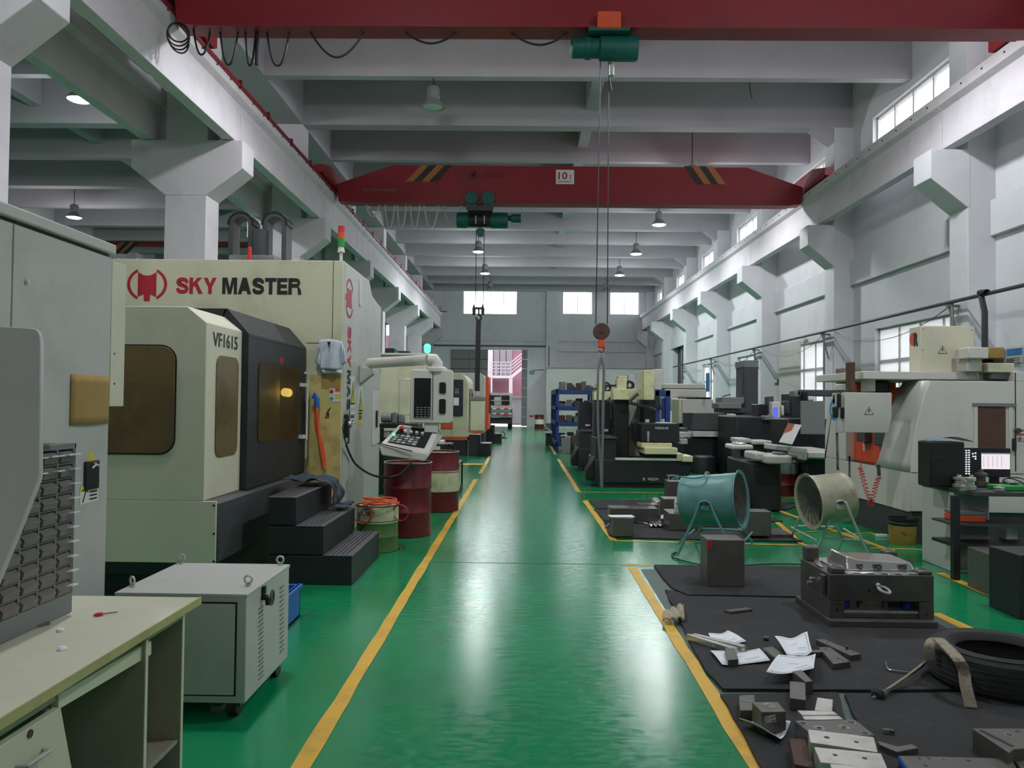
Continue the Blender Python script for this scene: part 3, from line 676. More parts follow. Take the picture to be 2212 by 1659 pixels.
Y2 = 21.75
P2 = lambda px, py: PY(px, py, Y2)
h = T('hoist', 'green electric hoist with black strap under the farther marked crane', 'hoist', tuple(P2(1050, 475)))
c0 = P2(987, 476); R = .22
M().lathe([(R*.9, 0), (R, .02), (R, .30), (R*.85, .31), (R*.85, .36)], c0, (1, 0, 0), 24).to('gearbox', GRN, h)
M().lathe([(R*.85, .34), (R*.85, .98)], c0, (1, 0, 0), 24).to('rope_drum', BLKM, h)
M().lathe([(R*1.0, .96), (R*1.0, 1.40), (R*.9, 1.44)], c0, (1, 0, 0), 24).to('motor', GRN, h)
M().lathe([(R*.35, 1.44), (R*.35, 1.52), (R*.55, 1.53), (R*.55, 1.80)], c0+Vector((0, 0, .07)), (1, 0, 0), 20).to('brake_motor', GRN, h)
for px in (1020, 1056):
    q = P2(px, 434); M().cyl((q.x, 21.36, q.z), (q.x, 21.46, q.z), .18, n=24).cyl((q.x, 21.34, q.z), (q.x, 21.37, q.z), .08, n=12).to('trolley_wheel', GRN, h, bevel=.015)
    B(q.x-.15, q.x+.15, 21.42, 21.48, q.z-.32, q.z+.05).to('trolley_plate', GRN, h, bevel=.02)
q = P2(1038, 455); B(q.x-.35, q.x+.35, 21.4, 22.1, q.z-.08, q.z+.06).to('yoke', DGRAY, h)
for px in (1029, 1047): 
    q = P2(px, 478); M().ring(q+Vector((0, -.2, 0)), (1, 0, 0), .1, .02, 16, 6).to('drum_guide', GREYP, h)
q = P2(1038, 502); M().cyl(q+Vector((0, -.12, 0)), q+Vector((0, .12, 0)), .11).to('sheave', GRN, h)
for a_, b_ in (((1029, 495), (1027, 660)), ((1046, 495), (1044, 660))): M().tube([P2(*a_), P2(*b_)], .011, 6).to('wire_rope', BLK, h)
for px in (1024, 1043):
    q = P2(px, 668); M().prism([(q.x-.04, q.z-.16), (q.x+.04, q.z-.16), (q.x+.05, q.z), (q.x, q.z+.16), (q.x-.05, q.z)], 'Y', Y2-.08, Y2+.08).to('side_plate', BLKM, h, bevel=.01)
q = P2(1033, 666); B(q.x-.16, q.x+.16, Y2-.04, Y2+.04, q.z-.03, q.z+.03).to('crosshead', BLKM, h)
q = P2(1034, 686); M().ring(q, (0, 1, 0), .075, .024, 18, 8, radians(-50), radians(230)).to('hook', BLKM, h); M().cyl(q+Vector((0, 0, .06)), q+Vector((0, 0, .28)), .025).to('hook_shank', BLKM, h)
st = T('lifting_strap', 'long black webbing strap hanging from the black hook', 'strap', tuple(P2(1032, 850)))
M().ribbon([P2(*p_) for p_ in ((1034, 690), (1033, 720), (1032, 780), (1031, 820), (1031, 845))], (.07, 0, 0), .03).to('webbing', BLK, st)
M().ring(P2(1031, 853), (0, 1, 0), .05, .014, 14, 6).to('shackle', STEEL, st)
wb = T('counterweight_box', 'tall cream box with grey cap hanging from the black strap', 'box', tuple(P2(1032, 930)))
a_ = P2(1017, 930); b_ = P2(1046, 866)
B(a_.x, b_.x, Y2-.2, Y2+.2, a_.z, b_.z).to('body', CREAM, wb, bevel=.02); B(a_.x-.02, b_.x+.02, Y2-.22, Y2+.22, b_.z, P2(1032, 857).z).to('cap', WGRAY, wb, bevel=.02)
B(a_.x, b_.x, Y2-.2, Y2+.2, a_.z-.06, a_.z).to('red_foot', ORNG, wb); M().ring(P2(1031, 857)+Vector((0, 0, .04)), (1, 0, 0), .05, .012, 12, 6).to('eye_bolt', STEEL, wb)
wb.name = 'hanging_box'
# far red crane in the side bay
s3 = T('overhead_crane', 'red crane girder with stripes in the side bay behind the machine', 'crane', (-13, 27, 7))
z0 = 7.0; z1 = PY(300, 521, 27).z
B(-18.5, -7.6, 27, 27.4, z0, z1).to('girder', RED, s3)
for i, sx in enumerate((240, 250, 260, 270)):
    q = [onface(sx+22, 523, 26.99), onface(sx+30, 523, 26.99), onface(sx+4, 548, 26.99), onface(sx-5, 548, 26.99)]
    M().prism(q, 'Y', 26.98, 27.01).to('painted_stripe', STRO if i % 2 == 0 else KLOGO, s3)
# pendant lamps
def lamp(x, y, lit, label, grp, zt=8.28):
    t = T('pendant_lamp', label, 'lamp', (x, y, zt), grp)
    top = 8.95 if any(q+.05 < y < q+.45 or q+3.05 < y < q+3.28 for q in YC) else 10.15
    M().tube([(x, y, zt+.48), (x, y, top)], .012).to('cord', BLK, t)
    M().lathe([(.05, .5), (.13, .46), (.15, .40), (.15, .22), (.13, .2)], (x, y, zt), n=20).to('ballast_housing', LAMPW, t)
    M().lathe([(.13, .2), (.16, .16), (.25, .05), (.265, .0), (.25, .0), (.12, .18)], (x, y, zt), n=24).to('shade', LAMPW, t)
    M().lathe([(.24, .03), (.20, -.02 if lit else .02), (.0001, -.035 if lit else .02)], (x, y, zt), n=24).to('diffuser', LAMPE if lit else SIGNW, t)
    if lit: point((x, y, zt-.16), LAMPP, (0.93, 0.98, 1.0), .16)
    return t
LMP = [(-2.08, 17.47, 0, 'large unlit bell lamp hanging in front of the striped crane'), (5.05, 28.9, 1, 'lit bell lamp just below the right part of the crane girder'),
       (5.03, 34.6, 1, 'lit bell lamp, second along the window side'), (5.02, 40.4, 1, 'lit bell lamp, third along the window side'),
       (-2.0, 34.4, 1, 'lit bell lamp beside the ropes of the farther hoist'), (-1.98, 40.2, 1, 'small lit bell lamp above the left end window'),
       (-1.95, 46.0, 0, 'tiny unlit lamp seen against the left end window'), (4.95, 46.1, 0, 'tiny unlit lamp between the two right end windows')]
for x, y, l_, lb in LMP: lamp(x, y, l_, lb, 'bell lamps over the hall')
q = PY(160, 470, 28.4); lamp(q.x, 28.4, 1, 'lit bell lamp in the side bay above the grey cabinet', 'bell lamps over the side bay', q.z)
q = PY(172, 216, 17.4); lamp(q.x, 17.4, 1, 'lit lamp partly hidden by the side bay beam', 'bell lamps over the side bay', q.z)
for x, y, lb in ((5.03, 12.9, 'lit bell lamp above the nearer crane, window side'), (-2.07, 12.9, 'lit bell lamp above the nearer crane, machine side'), (5.03, 5.6, 'lit bell lamp high above the window-side mats'), (-2.07, 5.6, 'lit bell lamp high above the foreground desk'),
                 (5.03, -1.5, 'lit bell lamp behind the camera, window side'), (-2.07, -1.5, 'lit bell lamp behind the camera, desk side'), (5.03, 23.2, 'lit bell lamp hidden behind the striped crane girder'), (-13, 4, 'lit bell lamp over the side bay abreast of the desk')):
    lamp(x, y, y > 0, lb if y > 0 else lb.replace('lit bell', 'unlit bell'), 'bell lamps outside the view')
q = PY(1619, 180, 17.6); tag(M().tube([(q.x, 17.6, 8.95), (q.x, 17.6, q.z-.0), (q.x+.02, 17.6, q.z-.2), (q.x+.06, 17.6, q.z-.36)], .01).to('bare_wire', BLK), 'loose wire end hanging from the ceiling beam at upper right', 'wire')

# service pipe on brackets along the right wall
t = T('service_pipe', 'dark compressed-air pipe run on brackets along the window wall', 'pipe', (7.95, 20, 3.55))
PXX = 7.95; PZ = PX(1560, 768, PXX).z
zA = PX(2212, 600, PXX); 
M().tube([(PXX, 9.9, PZ), (PXX, 41.0, PZ)], .035, 8).to('pipe', DGRAY, t); M().tube([(PXX+.08, 9.9, PZ+.02), (PXX+.08, 41.0, PZ+.02)], .02, 8).to('cable_conduit', DGRAY, t)
for y in YC:
    if 8 < y < 41:
        M().box(PXX-.05, 8.149, y+.25, y+.31, PZ-.08, PZ-.04).to('bracket_arm', WGRAY, t)
        M().tube([(PXX+.02, y+.2, PZ), (PXX+.02, y+.2, 1.0)], .028, 8).to('drop_pipe', WGRAY, t)
        M().tube([(8.125, y+.28, PZ-.7), (PXX, y+.28, PZ-.06)], .02, 6).to('bracket_shadow_bar', WGRAY, t)  # bracket's diagonal cast shadow, built as a thin grey bar
    if 13 < y < 30:
        pts = [(PXX+.05, y+.3+(5.4)*i/10, PZ-.05-.42*(1-(i/5-1)**2)) for i in range(11)]
        M().tube(pts, .008, 5).to('sagging_cable', BLK, t)
pp = PX(2127, 655, 7.9); M().tube([(PXX, 13.6, PZ+.05), (7.9, 13.3, PZ+.02), (7.9, pp.y+.1, PZ-.02), (7.9, pp.y, pp.z-.15), (7.9, pp.y, 1.5)], .05, 8).to('air_line', BLKM, t)
# ================================================================== LEFT FOREGROUND
XD = F(432, 1290, .75).x; YD = F(432, 1290, .75).y       # far right corner of the desk top
t = T('desk', 'worn cream laminate desk with open knee space at lower left', 'desk', (XD-.45, YD-1, 0))
B(XD-.95, XD, .9, YD, .722, .75).to('desktop', WOODT, t, bevel=.003)
B(XD, XD+.006, .9, YD+.003, .720, .752).to('edge_banding', WOODE, t)
def board(n, *a, m=WOODG, **k): return B(*a).to(n, m, t, bevel=.002, **k)
ye = PX(400, 1500, XD-.02).y; yi = PX(323, 1500, XD-.02).y
board('end_panel', XD-.9, XD-.03, ye-.018, ye, 0, .722); board('inner_panel', XD-.9, XD-.03, yi-.018, yi, 0, .722)
B(XD-.032, XD-.028, ye-.019, ye+.001, 0, .722).to('panel_edge', WOODT, t); B(XD-.032, XD-.028, yi-.019, yi+.001, 0, .69).to('panel_edge', WOODT, t)
board('shelf', XD-.9, XD-.04, yi, ye-.018, .16, .178)
board('back_panel', XD-.92, XD-.9, .9, ye, 0.05, .722)
y2 = PX(128, 1500, XD-.02).y; y3 = 1.95
board('inner_panel', XD-.9, XD-.05, y2-.018, y2, 0, .66); board('shelf', XD-.9, XD-.25, y2, y2+.25, .40, .418)
# apron strips and dropped keyboard board
board('apron', XD-.06, XD-.03, PX(335, 1350, XD).y, ye, .685, .722); board('apron', XD-.06, XD-.03, 1.0, y2, .68, .722)
kb = [PX(330, 1384, XD-.04), PX(330, 1414, XD-.04), PX(130, 1533, XD-.04), PX(130, 1500, XD-.04)]
M().prism([(p.y, p.z) for p in kb], 'X', XD-.07, XD-.045).to('keyboard_rail', WOODT, t, bevel=.002)
# tilted drawer front, near pedestal
q = [PX(0, 1610, XD-.02), PX(128, 1528, XD-.02), PX(152, 1660, XD-.02), PX(152, 1720, XD-.02), PX(-60, 1800, XD-.02), PX(-60, 1640, XD-.02)]
dr = M().prism([(p.y, p.z) for p in q], 'X', XD-.04, XD-.015).to('drawer', WOODT, t, bevel=.002)
p = PX(64, 1585, XD-.015); M().cyl((p.x-.005, p.y, p.z), (p.x+.004, p.y, p.z), .012).to('lock', RUST, dr)
a_, b_ = PX(58, 1655, XD+.012), PX(108, 1622, XD+.012); M().tube([a_+Vector((-.03, -.01, 0)), a_, b_, b_+Vector((-.03, .01, 0))], .006).to('handle', CHROME, dr)
m = M()
for k, py in enumerate((1355, 1388, 1440)):
    p = PX(409, py, XD-.1); m.box(p.x-.1, p.x, ye, ye+.03, p.z-.015, p.z+.012)
m.to('broken_hinges', RUST, t, kind='stuff')

# red-handled file and small things on the desk
def ln(px, py, z): return F(px, py, z)
t = T('scraper', 'small tool with red handle lying on the desk top', 'tool', tuple(F(225, 1327, .75)))
a_, b_, c_ = F(202, 1329, .757), F(222, 1326, .757), F(254, 1322, .757)
M().tube([a_, a_.lerp(b_, .4), a_.lerp(b_, .7), b_], .006, 8, rr=[.003, .008, .008, .005]).to('handle', REDH, t); M().tube([b_, c_], .0025, 6).to('blade', DSTEEL, t)
a_, b_ = F(70, 1356, .755), F(106, 1346, .755); tag(M().tube([a_, b_], .006, 8, rr=[.004, .007]).to('pen', DSTEEL), 'dark metal pen lying beside the parts organizer', 'pen')
a_ = F(130, 1364, .75); tag(M().lathe([(.012, 0), (.014, .004), (.012, .01), (.0001, .012)], a_, n=12).to('cotton_pad', PAPER), 'small white scrap on the desk, farther one', 'scrap')
a_ = F(134, 1404, .75); tag(M().lathe([(.014, 0), (.016, .006), (.011, .012), (.0001, .014)], a_, n=12).to('cotton_pad', PAPER), 'small white scrap on the desk, nearer one', 'scrap')

# parts organizer with bins
XO = F(148, 1325, .75).x
t = T('parts_organizer', 'grey drawer organizer full of small bins on the desk', 'organizer', (XO-.15, 2.9, .75))
yo1 = PX(160, 1150, XO).y; yo0 = 2.60; zt = PX(160, 958, XO).z
B(XO-.17, XO, yo0, yo1, .75, .83).to('base', WGRAY, t, bevel=.004)
B(XO-.17, XO-.15, yo0, yo1, .83, zt).to('back', WGRAY, t); B(XO-.16, XO, yo1-.008, yo1, .83, zt).to('side', WGRAY, t); B(XO-.17, XO, yo0, yo1, zt-.02, zt).to('top', WGRAY, t)
rows = 10; rh = (zt-.02-.83)/rows; cw = (yo1-.01-yo0)/5
for c in range(1, 6): B(XO-.15, XO-.002, yo0+c*cw-.006, yo0+c*cw+.004, .83, zt-.02).to('divider', WGRAY, t)
for r in range(rows):
    z = .83+r*rh
    B(XO-.15, XO-.004, yo0, yo1-.008, z-.003, z+.003).to('shelf', WGRAY, t)
    for c in range(5):
        ya, yb = yo0+c*cw+.008, yo0+(c+1)*cw-.010
        b_ = M().prism([(XO-.14, z+.006), (XO+.004, z+.006), (XO+.012, z+rh*.55), (XO-.01, z+rh*.86), (XO-.14, z+rh*.86)], 'Y', ya, yb).to('bin', BINM, t, bevel=.002, seg=1)
        if c == 4 or (r >= rows-2):
            M().prism([(XO+.008, z+rh*.56), (XO+.032, z+rh*.60), (XO+.032, z+rh*.68), (XO+.006, z+rh*.64)], 'Y', yb-.04 if r < rows-1 else ya+.01, yb+.004).to('label_clip', PAPER, b_)
a_ = PX(97, 959, XO-.01); tag(B(a_.x-.03, a_.x+.03, a_.y-.02, a_.y+.02, zt, zt+.012).to('metal_tag', CHROME), 'shiny clip lying on top of the parts organizer', 'clip')

# grey sheet hood standing on the near part of the desk, leaning back
def HQ(px, py, d=0):
    r = ray(px, py); n = Vector((0, -1, .42)).normalized(); p0 = Vector((-2, 2.28, .75))-n*d; k = (p0-CAM).dot(n)/r.dot(n); p = CAM+r*k; return p
hq = [(-320, 690), (60, 707), (76, 709), (84, 714), (88, 726), (89, 745), (87, 1028), (48, 1130), (0, 1245), (-60, 1390), (-320, 1400)]
n_ = Vector((0, -1, .42)).normalized()
fr_ = [HQ(*q) for q in hq]
for p in fr_:
    if p.z < .756: p.z = .756
t = T('equipment_hood', 'pale grey sheet-metal hood with slanted edge standing on the desk', 'hood', (-1.9, 2.3, .752))
N_ = len(fr_); bk_ = [p-n_*.02 for p in fr_]
for p in bk_: p.z = max(p.z, .756)
M().add(fr_+bk_, [tuple(range(N_-1, -1, -1)), tuple(range(N_, 2*N_))]+[(k, (k+1) % N_, N_+(k+1) % N_, N_+k) for k in range(N_)]).to('side_sheet', GREYP, t, bevel=.005)

# tall grey electrical cabinet
XC = -2.45
yc1 = PX(235, 900, XC).y; zc = PX(10, 462, XC).z
t = T('electrical_cabinet', 'tall light-grey electrical cabinet with brown sheet on its side', 'cabinet', (XC-.4, 3.4, 0))
zr_ = PX(236, 552, XC).z
B(XC-.75, XC-.012, 1.6, yc1, 0.0, zr_-.005).to('body', GREYP, t, bevel=.006)
ys = PX(27, 600, XC).y
B(XC-.012, XC, 1.6, ys-.006, 0.0, zr_-.01).to('side_door', GREYP, t, bevel=.003); B(XC-.012, XC, ys+.006, yc1-.002, 0.0, zr_-.01).to('side_door', GREYP, t, bevel=.003)
B(XC-.77, XC+.01, 1.6, yc1+.03, zr_+.012, zr_+.075).to('top_cap', GREYP, t, bevel=.01); B(XC-.76, XC-.02, 1.6, yc1, zr_-.005, zr_+.012).to('seal', BLK, t)
a_ = PX(56, 608, XC); M().cyl((XC, a_.y, a_.z), (XC+.012, a_.y, a_.z), .012, n=20).cyl((XC+.01, a_.y, a_.z), (XC+.014, a_.y, a_.z), .006, n=6).to('lock', CHROME, t)
y0 = yc1+.005; y1 = PX(271, 700, XC).y; z0, z1 = PX(252, 878, XC).z, PX(252, 566, XC).z
B(XC-.2, XC, y0, y1, z0, z1).to('cable_cover', CREAM2, t, bevel=.004)
for py in (764, 829):
    p = PX(247, py, XC); M().cyl((XC-.002, p.y, p.z), (XC+.003, p.y, p.z), .006, n=10).to('rivet', BLK, t)
a_, b_ = PX(156, 808, XC+.01), PX(235, 917, XC+.01)
q = []
M().grid(lambda u, v: (XC+.006+.012*sin(pi*u)*v, a_.y+(b_.y-a_.y+.0)*u, a_.z+(PX(235, 914, XC).z-a_.z)*v+.0), 8, 6).to('brown_sheet', CARD, t, solid=.006)
# isolator switch, stickers
a_ = PX(181, 1002, XC); b_ = PX(208, 1050, XC)
B(XC, XC+.018, a_.y, b_.y, b_.z-.01, PX(190, 1000, XC).z+.01).to('switch_plate', BLK, t, bevel=.004)
p = PX(197, 1003, XC); M().cyl((XC+.018, p.y, p.z), (XC+.03, p.y, p.z), .012).tube([(XC+.028, p.y-.04, p.z-.02), (XC+.03, p.y, p.z), (XC+.028, p.y+.03, p.z-.01)], .006).to('switch_knob', CHROME, t)
p = [PX(196, 971, XC), PX(187, 997, XC), PX(204, 996, XC)]; M().prism([(v.y, v.z) for v in p], 'X', XC, XC+.004).to('warning_triangle', YSTK, t)
a_, b_ = PX(172, 1054, XC), PX(210, 1089, XC); zt_ = PX(190, 1049, XC).z; zb_ = PX(190, 1086, XC).z
s_ = B(XC, XC+.003, a_.y, b_.y, zb_, zt_).to('safety_sticker', SIGNW, t); B(XC+.003, XC+.0045, a_.y, b_.y, zt_-.028, zt_).to('sticker_band', YSTK, s_)
text('▲警告', (XC+.005, (a_.y+b_.y)/2, zt_-.014), (b_.y-a_.y)*.5, .018, '+X', KLOGO, t)
ym = a_.y*.75+b_.y*.25
M().tube([(XC+.005, ym-.02, zb_+.01), (XC+.005, ym, zb_+.05), (XC+.005, ym+.01, zb_+.08)], .003).tube([(XC+.005, ym-.03, zb_+.075), (XC+.005, ym+.01, zb_+.08), (XC+.005, ym+.03, zb_+.06)], .003).cyl((XC+.003, ym+.005, zb_+.095), (XC+.006, ym+.005, zb_+.095), .008).to('running_figure', KLOGO, t)
for k in range(4): text('高压危险 注意', (XC+.005, a_.y*.28+b_.y*.72, zb_+.02+k*.02), (b_.y-a_.y)*.4, .009, '+X', KLOGO, t)

# wheeled grey transformer cabinet
A0 = PY(533, 1283, 3.95); zT = A0.z; XR = A0.x
YT1 = PX(625, 1217, XR).y; XL = PY(250, 1268, 3.95).x
t = T('transformer_cabinet', 'grey transformer cabinet on casters with louvred side and eye bolts', 'cabinet', ((XL+XR)/2, 4.3, 0))
zb_ = PY(530, 1520, 3.95).z
B(XL, XR, 3.95, YT1, zb_, zT-.02).to('body', GREYP, t, bevel=.004)
B(XL-.004, XR+.004, 3.946, YT1+.004, zT-.02, zT).to('top_plate', GREYP, t, bevel=.004)
B(XL+.03, XR-.055, 3.938, 3.95, zb_+.045, zT-.05).to('door', GREYP, t, bevel=.002)
B(XL+.022, XR-.047, 3.945, 3.951, zb_+.037, zT-.042).to('door_gap', BLK, t)
for (px, py) in ((268, 1268), (377, 1216), (536, 1266), (611, 1217)):
    p = F(px, py, zT); p.x = min(max(p.x, XL+.03), XR-.03); p.y = min(max(p.y, 3.98), YT1-.03)
    M().cyl((p.x, p.y, zT), (p.x, p.y, zT+.012), .014).ring((p.x, p.y, zT+.034), (random.choice((0, .7)), 1, 0), .02, .006, 18, 8).to('eye_bolt', STEEL, t)
# louvres on the right side
for px0, n_, dz in ((563, 17, 0), (608, 15, 0)):
    for k in range(n_):
        py = (1312 if px0 < 600 else 1268)+k*(9.4 if px0 < 600 else 9.8)
        p = PX(px0, py, XR)
        M().box(XR, XR+.004, p.y-.035, p.y+.035, p.z-.004, p.z+.003).to('louvre', DGRAY if 0 else WGRAY, t)
p = PX(587, 1291, XR)
for r in (.012, .022, .032, .042): M().ring((XR+.001, p.y, p.z), (1, 0, 0), r, .003, 24, 5).to('fan_grille_ring', DGRAY, t)
p = PX(566, 1282, XR); M().cyl((XR, p.y, p.z-.02), (XR+.03, p.y, p.z-.02), .016).cyl((XR+.028, p.y, p.z-.02), (XR+.032, p.y, p.z-.06), .012).box(XR, XR+.02, p.y-.012, p.y+.012, p.z, p.z+.04).to('cable_gland', BLK, t)
for (x, y) in ((XR-.07, 4.02), (XR-.05, YT1-.08), (XL+.08, 4.02), (XL+.08, YT1-.08)):
    c = B(x-.03, x+.03, y-.03, y+.03, .13, zb_).to('caster', GREYP, t); c['_o'] = t['_o']
    M().box(x-.036, x-.031, y-.03, y+.03, .05, .15).box(x+.031, x+.036, y-.03, y+.03, .05, .15).to('fork', WGRAY, c); M().cyl((x-.022, y, .06), (x+.022, y, .06), .06, n=24).to('wheel', BLKM, c)
tag(B(F(447, 1545).x, F(470, 1545).x, 4.05, 4.12, 0, .03).to('plug', WGRAY), 'small white scrap under the transformer cabinet', 'scrap')
# blue crate
a_ = F(624, 1322); b_ = F(644, 1303)
t = T('plastic_crate', 'blue plastic crate half hidden behind the transformer cabinet', 'crate', (XR-.3, 5.4, 0))
y0, y1 = 5.05, 5.85; x1 = -1.645; z1 = .24
for nme, bb in (('side', (x1-.02, x1, y0, y1, 0, z1)), ('side', (x1-.5, x1-.48, y0, y1, 0, z1)), ('end', (x1-.5, x1, y0, y0+.02, 0, z1)), ('end', (x1-.5, x1, y1-.02, y1, 0, z1)), ('base', (x1-.5, x1, y0, y1, 0, .02)), ('rim', (x1-.03, x1+.015, y0-.01, y1+.01, z1-.03, z1))): B(*bb).to(nme, BLUP, t, bevel=.004)

# ================================================================== BIG MACHINING CENTRE
YM = 6.3
t = T('machining_centre', 'large cream machining centre with red and black lettering on its column', 'machine', (-3.4, 8.5, 0))
g = lambda px, py: PY(px, py, YM)
xp = g(470, 1083).x; xe = g(443, 900).x; zt0 = g(405, 662).z; zc0 = g(443, 697).z; xr0 = g(405, 662).x
zsk = g(470, 1083).z; zsb = g(470, 1217).z; xl0 = -4.6
yb1 = PX(520, 900, xe).y                      # end of the white hood
prof = [(xl0, zsk), (xe, zsk), (xe, zc0), (xr0, zt0), (xl0, zt0)]
hood = M().prism(prof, 'Y', YM, yb1).to('hood', CREAM2, t, bevel=.006)
# windows in the hood
a_, b_ = g(140, 977), g(380, 748)
M().prism(rr(a_.x, b_.x, a_.z, b_.z, .12), 'Y', YM-.012, YM+.01).to('window', GLSD, t, bevel=.003); M().prism(rr(a_.x-.012, b_.x+.012, a_.z-.012, b_.z+.012, .13), 'Y', YM-.006, YM+.01).to('window_seal', BLK, t)
a_, b_ = PX(463, 975, xe), PX(514, 780, xe)
M().prism(rr(a_.y, b_.y, PX(490, 985, xe).z, PX(490, 770, xe).z, .09), 'X', xe-.01, xe+.010).to('window', GLSD, t, bevel=.003)
p = PX(487, 737, xe); text('VF1615', (xe+.003, p.y, p.z), PX(514, 737, xe).y-PX(461, 737, xe).y, PX(487, 722, xe).z-PX(487, 752, xe).z, '+X', KLOGO, t, 'model_lettering', bold=.01)
# black sliding door
xd = PX(536, 720, xe).x+.06
yd0 = yb1; yd1 = PX(660, 850, xd).y; zd = PX(536, 720, xd).z
xrd = xr0+.02; zrd = PY(485, 666, yd0).z
M().prism([(xl0, zsk), (xd-.30, zsk), (xd-.30, zd), (xrd, zrd), (xl0, zrd)], 'Y', yd0+.004, yd1).to('door_housing', BLKM, t, bevel=.004)
M().prism([(xd-.31, zd-.03), (xd, zd-.03), (xd, zd), (xrd, zrd), (xrd-.03, zrd-.01), (xd-.30, zd-.02)], 'Y', yd0+.004, yd1).to('door_hood', BLKM, t, bevel=.004)
a_, b_ = PX(555, 970, xd), PX(646, 790, xd); wz0, wz1 = PX(600, 952, xd).z, PX(600, 785, xd).z
m = M()
for bb in ((yd0+.004, a_.y+.02, zsk, zd-.03), (b_.y-.02, yd1, zsk, zd-.03), (a_.y+.02, b_.y-.02, zsk, wz0+.02), (a_.y+.02, b_.y-.02, wz1-.02, zd-.03)): m.box(xd-.03, xd, *bb)
m.to('sliding_door', BLKM, t)
B(xd-.30, xd-.03, yd0+.004, yd0+.03, zsk, zd-.03).to('door_end', BLKM, t); B(xd-.30, xd-.03, yd1-.03, yd1, zsk, zd-.03).to('door_end', BLKM, t)
B(xd-.296, xd-.285, yd0+.04, yd1-.04, zsk+.02, zd-.05).to('inner_lining', CREAM, t)
M().prism(rr(a_.y, b_.y, wz0, wz1, .1), 'X', xd+.001, xd+.010).to('door_window', PANE, t)
lp = PX(640, 852, xd-.2); M().cyl((xd-.2, lp.y-.45, lp.z+.02), (xd-.16, lp.y+.1, lp.z), .05, n=14).to('work_lamp', WLAMP, t)
point((xd-.14, lp.y-.1, lp.z-.08), 14, (1, .9, .62), .05, 'work_lamp_light')
p = PX(607, 779, xd); B(xd, xd+.004, p.y-.07, p.y+.08, p.z-.03, p.z+.035).to('pink_sticker', CARDR, t)
hx = xd+.05; hy = PX(663, 900, hx).y; z0, z1 = PX(663, 950, hx).z, PX(663, 813, hx).z; M().tube([(hx, hy-.1, z1+.04), (hx, hy, z1), (hx, hy, z0)], .012).box(xd, hx, hy-.15, hy, z0+.02, z0+.06).box(xd, hx, hy-.15, hy, z1-.12, z1-.08).to('door_handle', WHITM, t)
# lower skirt
yk1 = PX(656, 1018, xp).y
B(xl0, xp-.01, YM, YM+.02, zsb, zsk).to('front_panel', CREAM2, t, bevel=.004)
M().prism([(xl0, zsb), (xp, zsb), (xp, zsk-.02), (xe+.0, zsk+.0), (xl0, zsk)], 'Y', YM+.02, yk1+.5).to('skirt', DGRAY, t, bevel=.006)
for py in (1092, 1153, 1213):
    p = g(462, py); M().cyl((p.x, YM-.004, p.z), (p.x, YM+.001, p.z), .01, n=10).to('panel_hole', BLK, t)
B(xl0, xp-.12, YM+.15, yk1+.4, 0, zsb).to('plinth', BLKM, t); B(xl0, xp-.03, YM+.03, YM+.10, zsb-.10, zsb).to('sill_channel', BLKM, t)
# column
YCm = yd1+.03
cxr = PY(742, 640, YCm).x; czt = PY(742, 563, YCm).z; cxl = PY(240, 640, YCm).x
C = lambda px, py: PY(px, py, YCm)
Xc = cxr
P_ = lambda px, py: (PX(px, py, Xc).y, PX(px, py, Xc).z)
ye1 = P_(821, 800)[0]
side = [(YCm, 0.0), (ye1, 0.0), (ye1, P_(821, 663)[1]), (P_(815, 652)[0], P_(808, 650)[1]), (P_(804, 651)[0], P_(804, 640)[1]), (P_(798, 607)[0], P_(798, 607)[1]), (P_(790, 595)[0], czt), (YCm, czt)]
M().prism(side, 'X', cxl, Xc).to('column', CREAM, t, bevel=.008)
B(Xc-.002, Xc+.004, YCm+.13, YCm+.135, .1, czt-.35).to('side_seam', BLK, t)
# side facia (paler) skin on the aisle side
M().prism([(YCm+.01, .06), (ye1-.02, .06), (ye1-.02, P_(821, 663)[1]-.02), (P_(803, 650)[0], P_(803, 640)[1]), (P_(796, 607)[0], czt-.03), (YCm+.01, czt-.02)], 'X', Xc, Xc+.008).to('side_panel', GREYP, t)
# yellowed strip right of the door
a_, b_ = C(664, 1100), C(738, 810)
B(a_.x, b_.x, YCm-.012, YCm, .35, b_.z).to('oil_stained_panel', YCREAM, t); 
for zz in (C(690, 741).z,): B(C(662, 741).x, C(712, 741).x, YCm-.003, YCm+.001, zz-.003, zz+.003).to('panel_seam', BLK, t)
B(C(717, 741).x, C(717, 741).x+.006, YCm-.003, YCm+.001, C(717, 741).z, czt).to('panel_seam', BLK, t)
# logo on the front
cxn, czn = C(318, 614).x, C(318, 614).z; R_ = (C(361, 614).x-C(275, 614).x)/2
def logo(c, R, ax, sx, flip, parent, m):
    # c=(horizontal, vertical); drawn in the plane; sx squash
    def P(u, v): 
        if flip: u, v = v, -u
        return (c[0]+u*R*sx[0], c[1]+v*R*sx[1])
    t0, t1, axn = ax
    for s in (-1, 1):
        out = [P(s*cos(a), sin(a)) for a in [radians(-61+122*i/14) for i in range(15)]]
        inn = [P(s*.86*cos(a), .86*sin(a)) for a in [radians(56-112*i/14) for i in range(15)]]
        M().prism(out+[P(s*.47, .80)]+inn+[P(s*.47, -.80)], axn, t0, t1).to('emblem_arc', m, parent)
    top = [P(-.46+.92*i/8, .72-.22*(1-((i-4)/4)**2)) for i in range(9)]; bot = [P(.46-.3*i/4, -.72+.14*(i/4)) for i in range(5)]; bot2 = [P(-.16-.3*i/4, -.58-.14*(i/4)) for i in range(5)]
    M().prism(top+bot+[P(.14, -.98), P(-.14, -.98)]+bot2, axn, t0, t1).to('emblem_centre', m, parent)
logo((cxn, czn), R_, (YCm-.004, YCm, 'Y'), (1, .86), False, t, RLOGO)
